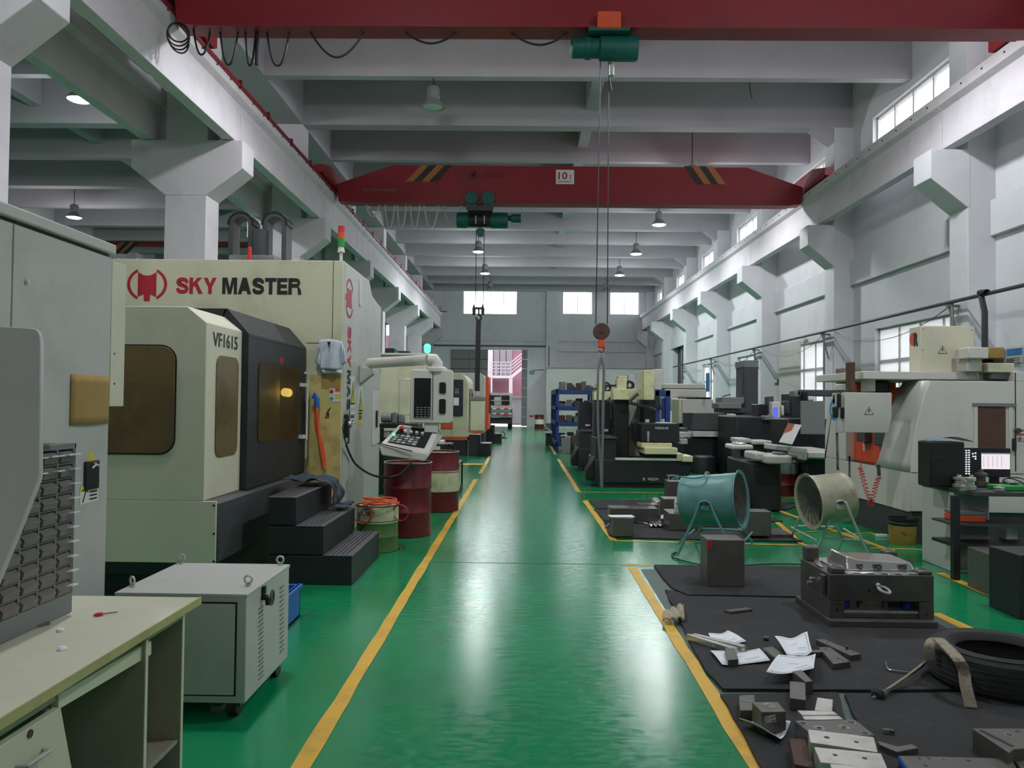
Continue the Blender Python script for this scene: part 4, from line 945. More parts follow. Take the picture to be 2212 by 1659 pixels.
for word, (xa_, xb_), (za_, zb2), mm in (('SKY', (380, 468), (634, 600), RLOGO), ('MASTER', (480, 650), (635, 601), KLOGO)):
    p0, p1 = C(xa_, za_), C(xb_, zb2)
    block_text(word, lambda u, v: (p0.x+(p1.x-p0.x)*u, p0.z+(p1.z-p0.z)*v), 'Y', YCm-.004, YCm, mm, t)
# logo and letters on the aisle side (vertical)
XS = Xc+.009
pa = PX(755, 645, XS)
logo((pa.y, pa.z), (PX(755, 602, XS).z-PX(755, 689, XS).z)/2, (XS, XS+.003, 'X'), (.88, 1), True, t, RLOGO)
for word, (ya_, yb_), mm in (('SKY', (705, 793), RLOGO), ('MASTER', (800, 960), KLOGO)):
    z0, z1 = PX(755, ya_, XS).z, PX(754, yb_, XS).z; yc = PX(754.5, 750, XS).y
    block_text(word, lambda u, v: (yc-.09+.18*v, z0+(z1-z0)*u), 'X', XS, XS+.003, mm, t)
p = PX(778, 635, XS); M().prism(rr(p.y-.05, p.y+.05, PX(778, 663, XS).z, PX(778, 602, XS).z, .04), 'X', XS-.001, XS+.012).to('inspection_cover', WHITM, t, bevel=.003)
# warning triangles and stickers on the side
for px, py, hh, yy in ((762, 848, 52, .055), (779, 866, 46, .055)):
    p = PX(px, py, XS); h_ = PX(px, py-hh/2, XS).z-PX(px, py+hh/2, XS).z
    B(XS, XS+.002, p.y-.13, p.y+.13, p.z-h_*.62, p.z+h_*.68).to('sign_backing', SIGNW, t)
    M().prism([(p.y-.12, p.z-h_*.5), (p.y+.12, p.z-h_*.5), (p.y, p.z+h_*.5)], 'X', XS+.002, XS+.004).to('warning_triangle', KLOGO, t)
    M().prism([(p.y-.09, p.z-h_*.42), (p.y+.09, p.z-h_*.42), (p.y, p.z+h_*.36)], 'X', XS+.004, XS+.006).to('warning_triangle_face', YSTK, t)
    text('!', (XS+.007, p.y, p.z-h_*.12), .02, h_*.45, '+X', KLOGO, t, bold=.02)
p = PX(761, 901, XS); B(XS, XS+.002, p.y-.13, p.y+.13, p.z-.07, p.z+.07).to('notice_plate', SIGNW, t); text('机床危险', (XS+.003, p.y, p.z+.01), .2, .05, '+X', KLOGO, t); text('Hand Injury', (XS+.003, p.y, p.z-.045), .16, .02, '+X', KLOGO, t)
p = PX(778, 905, XS); B(XS, XS+.002, p.y-.12, p.y+.12, p.z-.09, p.z+.08).to('yellow_notice', YSTK, t); text('注意安全', (XS+.003, p.y, p.z+.02), .2, .06, '+X', KLOGO, t)
# stickers on the yellow strip
for py, cc, s1 in ((846, ORNG, '!'), (861, BPRT, '')):
    a_, b_ = C(712, py-7), C(735, py+7)
    B(a_.x, b_.x, YCm-.016, YCm-.012, b_.z, a_.z).to('sticker', SIGNW, t); B(a_.x*.45+b_.x*.55, b_.x, YCm-.018, YCm-.016, (a_.z+b_.z)/2, a_.z).to('sticker_band', cc if py < 850 else YSTK, t)
    M().cyl(((a_.x*.78+b_.x*.22), YCm-.019, (a_.z+b_.z)/2), ((a_.x*.78+b_.x*.22), YCm-.016, (a_.z+b_.z)/2), .022).to('sticker_disc', RLOGO if py < 850 else TEAL, t)
B(C(695, 840).x, C(735, 840).x, YCm-.016, YCm-.012, C(700, 839).z, C(700, 808).z).to('dusty_pocket', CARD, t)
pts = [C(*q) for q in ((715, 880), (705, 895), (712, 893), (703, 903), (711, 902), (709, 885))]
M().tube([p+Vector((0, -.016, 0)) for p in pts], .005, 5).to('scribble', KLOGO, t)
# cable chains on top
for px0, px1, top in ((503, 553, 463), (575, 625, 463)):
    a_, b_ = PY(px1-25, 560, YCm+.7), PY(px1, 560, YCm+.7)
    r = (PY(px1, 500, YCm+.7).x-PY(px1-52, 500, YCm+.7).x)/2; cx = PY(px1-26, 500, YCm+.7).x; cz = PY(px1-26, top, YCm+.7).z-r
    pts = [(cx-r+.03, YCm+.7, czt)]+[(cx-(r-.03)*cos(pi*i/14), YCm+.7, cz+(r-.03)*sin(pi*i/14)) for i in range(15)]+[(cx+r-.03, YCm+.7, czt)]
    rb = M().ribbon(pts, (0, .12, 0), .06).to('cable_chain', DGRAY, t, bevel=.004)
    for i in range(0, 17):
        pass
    m = M()
    for i in range(24):
        a = pi*i/23; x, z = cx-r*cos(a), cz+r*sin(a); m.obox((x, YCm+.7, z), (.014, .26, .03), ry=-(a-pi/2)+pi/2 if 0 else -(pi/2-a)*-1)
    m.to('chain_link_ribs', BLKM, rb, kind='stuff')
a_, b_ = PY(538, 555, YCm+.5), PY(576, 494, YCm+.5); M().cyl((a_.x*.5+b_.x*.5, YCm+.6, czt), (a_.x*.5+b_.x*.5, YCm+.6, b_.z), (b_.x-a_.x)/2, n=20).to('motor_housing', DGRAY, t, bevel=.01)
B(PY(500, 560, YCm+.4).x, PY(600, 560, YCm+.4).x, YCm+.3, YCm+1.0, czt, PY(550, 550, YCm+.3).z).to('motor_base', WGRAY, t, bevel=.02)
p = PY(536, 550, YCm+.2); M().cyl((p.x, YCm+.25, czt), (p.x, YCm+.25, czt+.2), .025).to('red_valve', REDH, t)
# stack light
p = PY(737, 540, YCm+.12); x = min(p.x, Xc-.03); y = YCm+.12
zs = [PY(737, q, y).z for q in (558, 545, 534, 516, 503, 489)]
M().cyl((x, y, czt), (x, y, zs[1]), .02).cyl((x, y, zs[1]), (x, y, zs[2]), .045, .034).to('stack_light_base', WHITM, t)
M().cyl((x, y, zs[2]), (x, y, zs[3]), .04).to('green_lens', GRNP, t); M().cyl((x, y, zs[3]), (x, y, zs[4]), .04).to('orange_lens', ORNG, t); M().cyl((x, y, zs[4]), (x, y, zs[5]), .04).to('red_lens', REDH, t)
# control cabinet doors on the side, lower
B(XS, XS+.01, PX(803, 900, XS).y, PX(817, 900, XS).y, PX(810, 960, XS).z, PX(810, 845, XS).z).to('side_door', WHITM, t, bevel=.003)
p = PX(811, 905, XS); B(XS+.01, XS+.03, p.y-.04, p.y+.04, p.z-.12, p.z+.12).to('door_handle', BLK, t)
# pendant arm
mp = PX(779, 815, XS); 
M().prism([(XS, PX(776, 790, XS).z), (XS+.17, PX(776, 797, XS).z), (XS+.17, PX(776, 808, XS).z), (XS, PX(776, 830, XS).z)], 'Y', mp.y-.09, mp.y+.09).to('arm_bracket', GREYP, t, bevel=.008)
YA = mp.y; q0 = PY(793, 786, YA); 
YP = YCm+.25                                  # pendant depth
e0 = Vector((q0.x, YA, q0.z-.02)); e1 = PY(925, 777, YP+.1)
M().tube([e0+Vector((0, 0, -.12)), e0+Vector((0, 0, -.02)), e0+Vector((.04, -.02, .03)), e0.lerp(e1, .15)+Vector((0, 0, .02)), e1], .065, 14).to('swing_arm', WHITM, t)
e2 = PY(942, 785, YP+.1); e3 = PY(943, 803, YP+.1)
M().tube([e1, e1.lerp(e2, .5)+Vector((.03, 0, .02)), e2+Vector((.01, 0, .0)), e3], .075, 14).lathe([(.13, 0), (.13, .04), (.1, .06)], e3, n=20).to('arm_elbow', WHITM, t)
pp = lambda px, py: PY(px, py, YP)
a_, b_ = pp(885, 914), pp(977, 799)
pn = M().prism(rr(a_.x, b_.x, a_.z, b_.z, .035), 'Y', YP, YP+.2).to('control_pendant', WHITM, t, bevel=.012, seg=3)
B(pp(946, 0).x-.004, pp(946, 0).x+.004, YP-.006, YP, a_.z+.04, b_.z-.03).to('pendant_seam', DGRAY, pn)
c0_, c1_ = pp(894, 902), pp(931, 817); B(c0_.x, c1_.x, YP-.014, YP, c0_.z, c1_.z).to('display', GLSB, pn, bevel=.002)
for k in range(5):
    for j in range(4):
        zz = pp(900, 880+k*5).z; xx = c0_.x+.03+j*.045; B(xx, xx+.03, YP-.018, YP-.014, zz-.006, zz+.006).to('soft_key', WGRAY, pn)
for py0, py1 in ((826, 850), (862, 894)): M().prism(rr(pp(960, 0).x, pp(974, 0).x, pp(960, py1).z, pp(960, py0).z, .02), 'Y', YP-.012, YP).to('handle_recess', BLK, pn)
hx_ = pp(876, 0).x; M().tube([(a_.x, YP+.02, pp(876, 820).z), (hx_, YP-.03, pp(876, 820).z), (hx_, YP-.03, pp(876, 895).z), (a_.x, YP+.02, pp(876, 895).z)], .012).to('grab_rail', WHITM, pn)
B(pp(928, 0).x, pp(958, 0).x, YP+.02, YP+.16, pp(940, 935).z, a_.z).to('neck', WHITM, t, bevel=.01)
# tilted keyboard console over the first drum
k0, k1, k2, k3 = PY(816, 962, YP-.25), PY(925, 980, YP-.25), PY(950, 925, YP+.12), PY(862, 916, YP+.12)
dn = [PY(823, 985, YP-.25), PY(918, 998, YP-.25), PY(957, 945, YP+.14), PY(875, 945, YP+.14)]
cons = M().add([dn[0], dn[1], dn[2], dn[3], k0, k1, k2, k3], [(0, 3, 2, 1), (4, 5, 6, 7), (0, 1, 5, 4), (1, 2, 6, 5), (2, 3, 7, 6), (3, 0, 4, 7)]).to('keyboard_console', WHITM, t, bevel=.02, seg=3)
nrm = (k1-k0).cross(k3-k0).normalized(); nrm = nrm if nrm.z > 0 else -nrm
K = lambda u, v, h=0: k0.lerp(k1, u).lerp(k3.lerp(k2, u), v)+nrm*h
def kpad(n, u0, u1, v0, v1, h, m):
    M().add([K(u0, v0, 0), K(u1, v0, 0), K(u1, v1, 0), K(u0, v1, 0), K(u0, v0, h), K(u1, v0, h), K(u1, v1, h), K(u0, v1, h)], [(0, 3, 2, 1), (4, 5, 6, 7), (0, 1, 5, 4), (1, 2, 6, 5), (2, 3, 7, 6), (3, 0, 4, 7)]).to(n, m, cons)
kpad('key_plate', .12, .88, .16, .90, .006, BLK)
for r in range(4):
    for c in range(5): kpad('key', .16+c*.11, .16+c*.11+.085, .20+r*.09, .20+r*.09+.06, .012, GREYP if (r+c) % 3 else WGRAY)
for c in range(4): M().cyl(K(.3+c*.13, .66, 0), K(.3+c*.13, .66, .035), .022, .018).to('selector_knob', WHITM, cons)
M().cyl(K(.18, .74, 0), K(.18, .74, .03), .018).cyl(K(.18, .74, .03), K(.18, .74, .045), .028).to('emergency_stop', REDH, cons)
M().cyl(K(.12, .5, 0), K(.12, .5, .02), .014).to('green_button', LEDG, cons); kpad('red_display', .74, .86, .78, .84, .01, REDH)
M().tube([K(-.02, .04, .02), K(.7, -.06, .02)], .008).to('rest_bar', DGRAY, cons)
# handwheel with coiled cable on the side wall
p = PX(745, 920, XS); hw = B(XS, XS+.05, p.y-.06, p.y+.05, p.z-.14, p.z+.14).to('handwheel_unit', BLK, t, bevel=.015)
M().cyl((XS+.05, p.y, p.z+.02), (XS+.08, p.y, p.z+.02), .04).to('dial', STEEL, hw)
q0 = PX(748, 962, XS+.05); path = [q0, PY(765, 998, YP+.2), PY(795, 1022, YP), PY(830, 1031, YP-.33), PY(865, 1024, YP-.33), PY(888, 1000, YP-.28)]
def spline(pts, n):
    out = []
    for i in range(len(pts)-1):
        a0 = pts[max(i-1, 0)]; a1 = pts[i]; a2 = pts[i+1]; a3 = pts[min(i+2, len(pts)-1)]
        for k in range(n):
            s = k/n; out.append(.5*((2*a1)+(a2-a0)*s+(2*a0-5*a1+4*a2-a3)*s*s+(3*a1-a0-3*a2+a3)*s**3))
    out.append(pts[-1]); return out
M().tube(spline(path, 8), .014, 8).to('coiled_cable', BLK, t)
M().tube([PX(745, 905, XS+.06), PX(740, 925, XS+.1), PX(748, 962, XS+.05)], .008, 6).to('cord', BLK, t)

# shirt hanging on the column, air gun, hose
ysh = YCm-.05
t = T('work_shirt', 'white work shirt hanging on the machine column', 'shirt', tuple(PY(715, 805, ysh)))
S_ = lambda px, py, d=0: PY(px, py, ysh-d)
def shirt(u, v):
    a = 688+4*v; b = 740-3*v; x = a+(b-a)*u; y = 735+63*v-(4*sin(pi*u) if v < .1 else 0)+3*u*(1-v)
    return PY(x, y, ysh-.03*sin(u*9+v*3)*.5-.03*sin(pi*u))
M().grid(shirt, 16, 12).to('body', SHIRT, t, solid=.008)
M().grid(lambda u, v: PY(692+(737-692)*u+3*v, 798+9*v, ysh+.01-.01*sin(u*10)), 10, 2).to('lower_hem', SHIRT, t, solid=.006)
for s, (xa_, xb_) in ((-1, (690, 681)), (1, (738, 749))):
    M().grid(lambda u, v: PY((xa_ if u > .5 else xa_)+(xb_-xa_)*(1-u if s < 0 else u)*(.3+.7*v)+(0 if s < 0 else 0), 745+45*v-(8*v*(1-u) if s < 0 else 8*v*u), ysh-.01-.02*sin(u*5+v*4)), 6, 10).to('sleeve', SHIRT, t, solid=.008)
p = S_(711, 744, .04); M().prism([(p.x-.02, p.z+.03), (p.x+.02, p.z+.03), (p.x, p.z-.03)], 'Y', p.y-.02, p.y).to('collar_opening', BLK, t)
t = T('air_hose', 'orange air hose with blue gun hanging on the yellowed panel', 'hose', tuple(PY(690, 1010, YCm-.05)))
M().tube(spline([PY(*q, YCm-.05) for q in ((681, 880), (683, 920), (694, 955), (700, 990), (701, 1014))], 6), .018, 8).tube(spline([PY(*q, YCm-.09) for q in ((684, 880), (687, 925), (691, 960), (698, 1000), (700, 1014))], 6), .014, 8).to('hose', ORNH, t)
M().tube([PY(684, 880, YCm-.07), PY(685, 862, YCm-.07), PY(680, 850, YCm-.07), PY(677, 862, YCm-.07)], .028, 8).to('air_gun', BLUP, t)

# steps
X1 = F(765, 1262).x; Y0 = F(765, 1265).y; Y1_ = F(817, 1203).y+.02
t = T('step_unit', 'black three-tread metal steps in front of the machine skirt', 'steps', (X1-.4, 7.4, 0))
tx = [PY(760, 1200, Y0).x, PY(699, 1135, Y0).x, PY(640, 1073, Y0).x, PY(580, 1073, Y0).x]
tz = [PY(700, 1199, Y0).z, PY(640, 1135, Y0).z, PY(580, 1073, Y0).z]
for i in range(3):
    B(tx[3], tx[i]+.0, Y0+.01*i*0, Y1_, 0 if i == 0 else tz[i-1]+.001, tz[i]-.01).to('riser_box', BLKM, t, bevel=.004)
    B(tx[i+1]-.003, tx[i]+.006, Y0-.004, Y1_+.004, tz[i]-.01, tz[i]).to('tread', TRED, t, bevel=.003)
    for k in range(5): xx = tx[i+1]+.03+k*.04; B(xx, xx+.012, Y0+.03, Y1_-.03, tz[i], tz[i]+.003).to('anti_slip_strip', BLK, t)
# rag / dark jacket
t = T('work_jacket', 'dark blue-grey jacket dumped on the black steps', 'jacket', (tx[2], Y1_-.3, tz[2]))
def jk(u, v):
    # lies on the top tread, folds over its right edge and down to the second tread
    xe_ = tx[2]+.03; n_ = .022*sin(u*17+v*5)+.018*sin(u*7-v*9)
    s_ = u*.86
    if s_ < .40: x = xe_-.40+s_; z = tz[2]+.03+.035*abs(sin(s_*16+v*3))+abs(n_)
    elif s_ < .66: x = xe_+.02+.05*sin((s_-.4)*9); z = tz[2]+.05-(s_-.40)*(.95); x += abs(n_)
    else: x = xe_+.04+(s_-.66)*.9; z = tz[1]+.03+abs(n_)
    y = Y1_-.02-(.46-.22*max(0, s_-.3))*v+.02*sin(u*12)
    return (x, y, max(z, tz[1]+.02))
M().grid(jk, 40, 14).to('cloth', BAGC, t, solid=.012, sub=1)

# ---- drums
def drum(c, r, h, m, label, bands=None, name='oil_drum', cat='drum', open_top=False):
    t = T(name, label, cat, (c[0], c[1], 0)); H = h
    prof = [(r*.97, 0), (r, .008), (r, .02)]
    for zz in (.33, .66): prof += [(r*.985, H*zz-.02), (r*1.0, H*zz-.012), (r*1.012, H*zz), (r*1.0, H*zz+.012), (r*.985, H*zz+.02)]
    prof += [(r*.985, H-.02), (r, H-.015), (r*1.005, H), (r*.97, H), (r*.965, H-.02)]
    M().lathe(prof, (c[0], c[1], 0), n=40).to('shell', m, t)
    if open_top: pass
    M().ring((c[0], c[1], H-.004), (0, 0, 1), r*.995, .007, 40, 8).to('rim', STEEL if m is REDD else WGRAY, t)
    if bands:
        for z0, z1, mm in bands: M().lathe([(r*1.004, z0), (r*1.006, z0+.01), (r*1.006, z1-.01), (r*1.004, z1)], (c[0], c[1], 0), n=40).to('painted_band', mm, t)
    return t
c1 = F(871.5, 1163); rD = .29; drum((c1.x, c1.y+rD), rD, .88, REDD, 'dark red oil drum standing under the tilted keyboard console')
c2 = F(946, 1108); drum((c2.x-.015, c2.y+rD), rD, .88, REDD, 'dark red oil drum with a cream band behind the first drum', bands=[(.30, .60, BCRM)])
c3 = F(806, 1196); r3 = .225
tb = drum((c3.x, c3.y+r3), r3, .50, DGRN, 'small green and cream keg with orange hoses', bands=[(.31, .485, BCRM)], name='keg')
text('LUBE', (c3.x-.08, c3.y-.004, .42), .17, .04, '-Y', KLOGO, tb); text('WA', (c3.x-.06, c3.y-.004, .465), .10, .03, '-Y', KLOGO, tb)
t = T('orange_hose_coil', 'orange and red hose coil draped over the cream keg rim', 'hose', (c3.x, c3.y+r3, .5))
m = M()
for k in range(5):
    m.ring((c3.x-.02+.02*k, c3.y+r3-.03*k, .505+.012*k), (.15*sin(k*2), .1*cos(k*3), 1), .13+.015*k, .010, 26, 6)
m.ring((c3.x-.13, c3.y+.02, .42), (.3, 1, .1), .11, .009, 24, 6)
m.to('hose', ORNH, t)
M().ring((c3.x+.27, c3.y+.1, .42), (.2, 1, .1), .085, .007, 20, 6).to('pink_loop', REDH, t)
tag(M().ring((c3.x+.08, c3.y+.10, .010), (0, 0, 1), .24, .009, 30, 6, radians(0), radians(150)).to('hose_end', ORNH), 'orange hose curling on the floor round the keg base', 'hose')

# tool cart behind the second drum
cq = F(985, 1068)
t = T('tool_cart', 'black wheeled tool cart with red tools behind the drums', 'cart', (cq.x-.15, 13.3, 0))
x1 = F(976, 1072).x+.02; ya = 12.75; x0 = x1-.5; zt_ = PY(975, 960, ya).z
for z in (.12, .5, zt_-.03): B(x0, x1, ya, ya+.7, z, z+.03).to('tray', BLKM, t)
for xx in (x0, x1-.04):
    for yy in (ya, ya+.66): B(xx, xx+.04, yy, yy+.04, .08, zt_).to('post', BLKM, t); M().cyl((xx+.01, yy+.02, .04), (xx+.03, yy+.02, .04), .04).to('wheel', BLK, t)
for k in range(5): B(x1-.03, x1-.0, ya+.08+k*.1, ya+.13+k*.1, .53+.02*k, .72).to('red_tool', REDH, t)
for k in range(3): B(x0+.1+k*.1, x0+.16+k*.1, ya+.1, ya+.5, zt_, zt_+.05).to('tool_case', BLK if k % 2 else PAPER, t)
a_ = F(990, 1060)
t = T('small_stool_rack', 'low black open rack box beside the tool cart', 'rack', (-1.05, 14.0, 0)); t.name = 'low_rack'
x0, x1, y0, y1 = F(978, 1062).x, F(997, 1058).x, 13.55, 14.6
for z in (.04, .50): B(x0, x1, y0, y1, z, z+.03).to('shelf', BLKM, t)
for xx in (x0, x1-.03):
    for yy in (y0, y1-.03): B(xx, xx+.03, yy, yy+.03, 0, .5).to('post', BLKM, t)
B(x0+.04, x1-.04, y0+.1, y0+.4, .07, .16).to('red_part', REDH, t)
# ================================================================== LEFT BACKGROUND
def R_(t, name, m, px0, px1, py0, py1, Y, dep, bevel=.01, floor_=False, par=None):
    a = PY(px0, (py0+py1)/2, Y); b = PY(px1, (py0+py1)/2, Y); z1 = PY((px0+px1)/2, py0, Y).z; z0 = 0.0 if floor_ else PY((px0+px1)/2, py1, Y).z
    return B(a.x, b.x, Y, Y+dep, z0, z1).to(name, m, par if par is not None else t, bevel=bevel)
def RT(name, label, cat, m, px0, px1, py0, py1, Y, dep, bevel=.006, floor_=False, group=None):
    o = R_(None, name, m, px0, px1, py0, py1, Y, dep, bevel, floor_); return tag(o, label, cat, group)

t = T('machining_centre', 'cream machine panel behind the pendant arm, black clutter on top', 'machine', (-3, 14.6, 0))
R_(t, 'body', CREAM, 700, 918, 766, 1000, 14.6, 2.6, .02, True); R_(t, 'top_edge', GREYP, 700, 920, 762, 767, 14.55, 2.6)
R_(t, 'motor_cover', BLK, 832, 852, 752, 763, 15.0, .5); R_(t, 'cable_bundle', BLK, 860, 884, 758, 763, 15, .3)
p = PY(814, 800, 14.5); M().cyl((p.x, 14.56, p.z), (p.x, 14.6, p.z), .06, n=20).to('blue_disc', BPRT, t)
R_(t, 'plinth', BLKM, 700, 918, 960, 1003, 14.4, .3, .01, True)
t = T('grinder_bench', 'workbench with grey motor grinder behind the keyboard console', 'bench', (-2.3, 13.4, 0))
R_(t, 'worktop', BLKM, 818, 902, 915, 925, 13.4, .7); R_(t, 'leg', BLKM, 820, 828, 925, 1000, 13.45, .06, .004, True); R_(t, 'leg', BLKM, 892, 900, 925, 1000, 13.45, .06, .004, True)
R_(t, 'white_box', WHITM, 822, 842, 932, 944, 13.5, .4); R_(t, 'white_box', WHITM, 844, 860, 932, 944, 13.5, .4); R_(t, 'lower_cabinet', DGRAY, 828, 892, 946, 1000, 13.6, .5, .01, True)
a_ = PY(824, 902, 13.6); b_ = PY(846, 902, 13.6); M().cyl((a_.x, 13.6, a_.z), (b_.x, 13.6, a_.z), .085, n=24).to('motor', WGRAY, t, bevel=.01); R_(t, 'gear_housing', WGRAY, 846, 858, 890, 915, 13.55, .2, .02); R_(t, 'wheel_guard', WGRAY, 859, 872, 893, 915, 13.55, .2, .03)
# machine L3 (cream with red stripe)
YL = 23.4
t = T('lathe_machine', 'cream machine with red base stripe and dark control panel', 'machine', (-2.3, YL, 0))
x0, x1 = PY(905, 900, YL).x, PY(1010, 900, YL).x; zt = PY(1000, 806, YL).z; zs = PY(1000, 944, YL).z; zs2 = PY(1000, 951, YL).z
prof = [(x0, zs), (x1, zs), (x1, zt-.35)]+[(x1-.3+.3*cos(a), zt-.35+.35*sin(a)) for a in [pi/12*i for i in range(1, 7)]]+[(x0, zt)]
M().prism(prof, 'Y', YL, YL+2.6).to('body', CREAM, t, bevel=.01)
B(x0, x1+.01, YL-.01, YL+2.6, zs2, zs).to('red_stripe', ORNG, t); B(x0, x1-.03, YL+.02, YL+2.5, 0, zs2).to('plinth', BLKM, t)
R_(t, 'red_panel', ORNG, 948, 978, 893, 926, YL-.05, .06, .004); cp = R_(t, 'control_panel', BLKM, 974, 1000, 820, 898, YL-.1, .1, .02)
p = PY(987, 845, YL-.12); text('CNC', (p.x, YL-.105, p.z+.06), .12, .04, '-Y', WPRT, t)
M().prism([(p.x-.06, p.z-.08), (p.x+.06, p.z-.08), (p.x+.06, p.z+.02), (p.x-.06, p.z+.02)], 'Y', YL-.115, YL-.1).to('panel_screen', WGRAY, cp)
m = M()
for i in range(4):
    for j in range(6): m.box(p.x-.09+i*.04, p.x-.065+i*.04, YL-.112, YL-.1, p.z-.42+j*.04, p.z-.40+j*.04)
m.to('lit_keys', LEDW, cp, kind='stuff')
R_(t, 'side_window', GLSD, 1006, 1012, 815, 915, YL+.2, .02) if 0 else None
B(x1, x1+.012, YL+.5, YL+2.2, zs+.1, zt-.45).to('sliding_door', GLSD, t); M().tube([(x1+.06, YL+1.2, 1.2), (x1+.06, YL+1.2, 1.9)], .02).to('door_handle', BLK, t)
# machine L4 (white) further
Y4 = 28.2
t = T('lathe_machine', 'white rounded machine with orange edge beyond the hanging box', 'machine', (-2.2, Y4, 0))
x1 = PY(1047, 900, Y4).x; x0 = PY(1000, 900, Y4).x-.8; zt = PY(1040, 806, Y4).z
prof = [(x0, .5), (x1, .5), (x1, zt-.2), (x1-.05, zt-.08), (x1-.18, zt), (x0, zt)]
M().prism(prof, 'Y', Y4, Y4+2.15).to('body', WHITM, t, bevel=.02); B(x0, x1-.02, Y4+.05, Y4+2.1, 0, .5).to('plinth', BLKM, t)
R_(t, 'orange_strip', ORNG, 1017, 1023, 830, 856, Y4-.03, .03)
B(x1, x1+.12, Y4+.3, Y4+2.1, .6, zt-.12).to('orange_door', ORNG, t, bevel=.01); B(x1+.12, x1+.135, Y4+.6, Y4+1.8, 1.2, zt-.4).to('door_window', GLSB, t); M().tube([(x1+.16, Y4+1.0, 1.2), (x1+.16, Y4+1.0, 1.9)], .02).to('door_handle', BLK, t)
p = PY(1010, 790, Y4)
# green beacon on a post of a machine in the second row
t = T('signal_lamp', 'glowing green signal lamp above the pendant arm', 'signal lamp', tuple(PY(923, 810, 17.5)))
p = PY(923, 753, 17.5); M().tube([(p.x, 17.5, 2.5), (p.x, 17.5, p.z-.1)], .025).to('pole', WHITM, t); M().lathe([(.03, -.1), (.07, -.07), (.075, .06), (.05, .1), (.0001, .11)], p, n=20).to('green_lens', LEDG, t)
# cream/black cabinet that carries it
t2 = T('machine_cabinet', 'pale cabinet standing under the green signal lamp', 'cabinet', (p.x, 17.4, 0)); B(p.x-.4, p.x+.25, 17.25, 18.2, 0, 2.5).to('body', WHITM, t2, bevel=.02); B(p.x-.35, p.x+.2, 17.23, 17.25, .3, 2.3).to('door', GREYP, t2)
def stepbox(label, px, Y):
    t = T('step_unit', label, 'steps', (PY(px[0], 950, Y).x, Y, 0), 'black step boxes along the aisle')
    a, b, c, y0, y1 = px
    X0, X1, X2 = PY(a, 950, Y).x, PY(b, 950, Y).x, PY(c, 950, Y).x
    z0, z1 = PY(b, y0, Y).z, PY(c, y1, Y).z
    B(X0, X1, Y, Y+.9, 0, z0).to('tall_step', BLKM, t, bevel=.01); B(X1, X2, Y, Y+.9, 0, z1-.01).to('low_step', BLKM, t, bevel=.01); B(X1, X2, Y+.01, Y+.89, z1-.01, z1).to('tread', WGRAY, t)
stepbox('black two-level step box in front of the cream striped machine', (1013, 1037, 1060, 939, 958), 23.2)
stepbox('farther black two-level step box beside the white machine', (1044, 1067, 1083, 919, 937), 30.5)
p = F(1085, 946); tag(M().ring((p.x, p.y, .15), (0, 1, .1), .12, .02, 16, 6).ring((p.x+.1, p.y-.4, .03), (0, 0, 1), .1, .02, 16, 6).to('cable_loop', BLK), 'black cable loop lying beside the farther step box', 'cable')
# pickup truck outside/inside the far door
YT = 46.8
t = T('pickup_truck', 'small pickup truck seen from behind in the far doorway', 'truck', (-1.5, YT, 0))
G = lambda n, m, a, b, c, d, Y=YT, dep=.1, bv=.01, fl=False: R_(t, n, m, a, b, c, d, Y, dep, bv, fl)
xa, xb = PY(1046, 900, YT).x, PY(1106, 900, YT).x
zb0, zb1 = PY(1080, 896, YT).z, PY(1080, 881, YT).z
tgate = B(xa, xb, YT, YT+.06, zb0, zb1).to('tailgate', WGRAY, t, bevel=.01)
B(xa, xa+.05, YT, YT+2.4, zb0, zb1).to('bed_side', WGRAY, t); B(xb-.05, xb, YT, YT+2.4, zb0, zb1).to('bed_side', WGRAY, t); B(xa, xb, YT, YT+2.4, zb0-.06, zb0).to('bed_floor', DGRAY, t)
for row in (881.5, 892.5):
    for k in range(7):
        q0 = 1047+k*8.5; R_(t, 'reflector_tape', REDH if k % 2 else SIGNW, q0, q0+7.5, row, row+2.6, YT-.012, .012, 0, par=tgate)
text('H6800 5', (((xa+xb)/2), YT-.01, (zb0+zb1)/2), 1.3, .16, '-Y', TEAL, t)
G('bumper', WGRAY, 1050, 1108, 897, 902, YT-.1, .2); G('number_plate', WGRAY, 1062, 1078, 899, 903, YT-.14, .04)
G('tail_lamp', REDH, 1087, 1098, 895, 899, YT-.12, .05); G('tail_lamp', REDH, 1047, 1055, 895, 899, YT-.12, .05)
M().prism([(xa+.05, .32), (xb-.05, .32), (xb-.02, zb0-.1), (xa+.02, zb0-.1)], 'Y', YT+.1, YT+2.3).to('underbody', BLKM, t)
for x in (xa+.02, xb-.26): M().cyl((x, YT+.75, .34), (x+.24, YT+.75, .34), .34, n=28).to('wheel', BLK, t, bevel=.03); M().cyl((x, YT+3.6, .34), (x+.24, YT+3.6, .34), .34, n=28).to('wheel', BLK, t, bevel=.03)
zc = PY(1075, 850, YT+2.6).z
cab = M().prism([(xa, zb0-.2), (xb, zb0-.2), (xb-.02, zb1+.15), (xb-.16, zc), (xa+.16, zc), (xa+.02, zb1+.15)], 'Y', YT+2.55, YT+4.4).to('cab', WHITM, t, bevel=.05)
z0, z1 = zb1+.15, zc-.12; M().prism(rr(xa+.2, xb-.2, z0, z1, .08), 'Y', YT+2.52, YT+2.56).to('rear_window', GLSB, t)
M().prism(rr(xa+.5, xa+.95, z0+.02, z1-.1, .1), 'Y', YT+2.50, YT+2.53).to('headrest', WHITM, t)
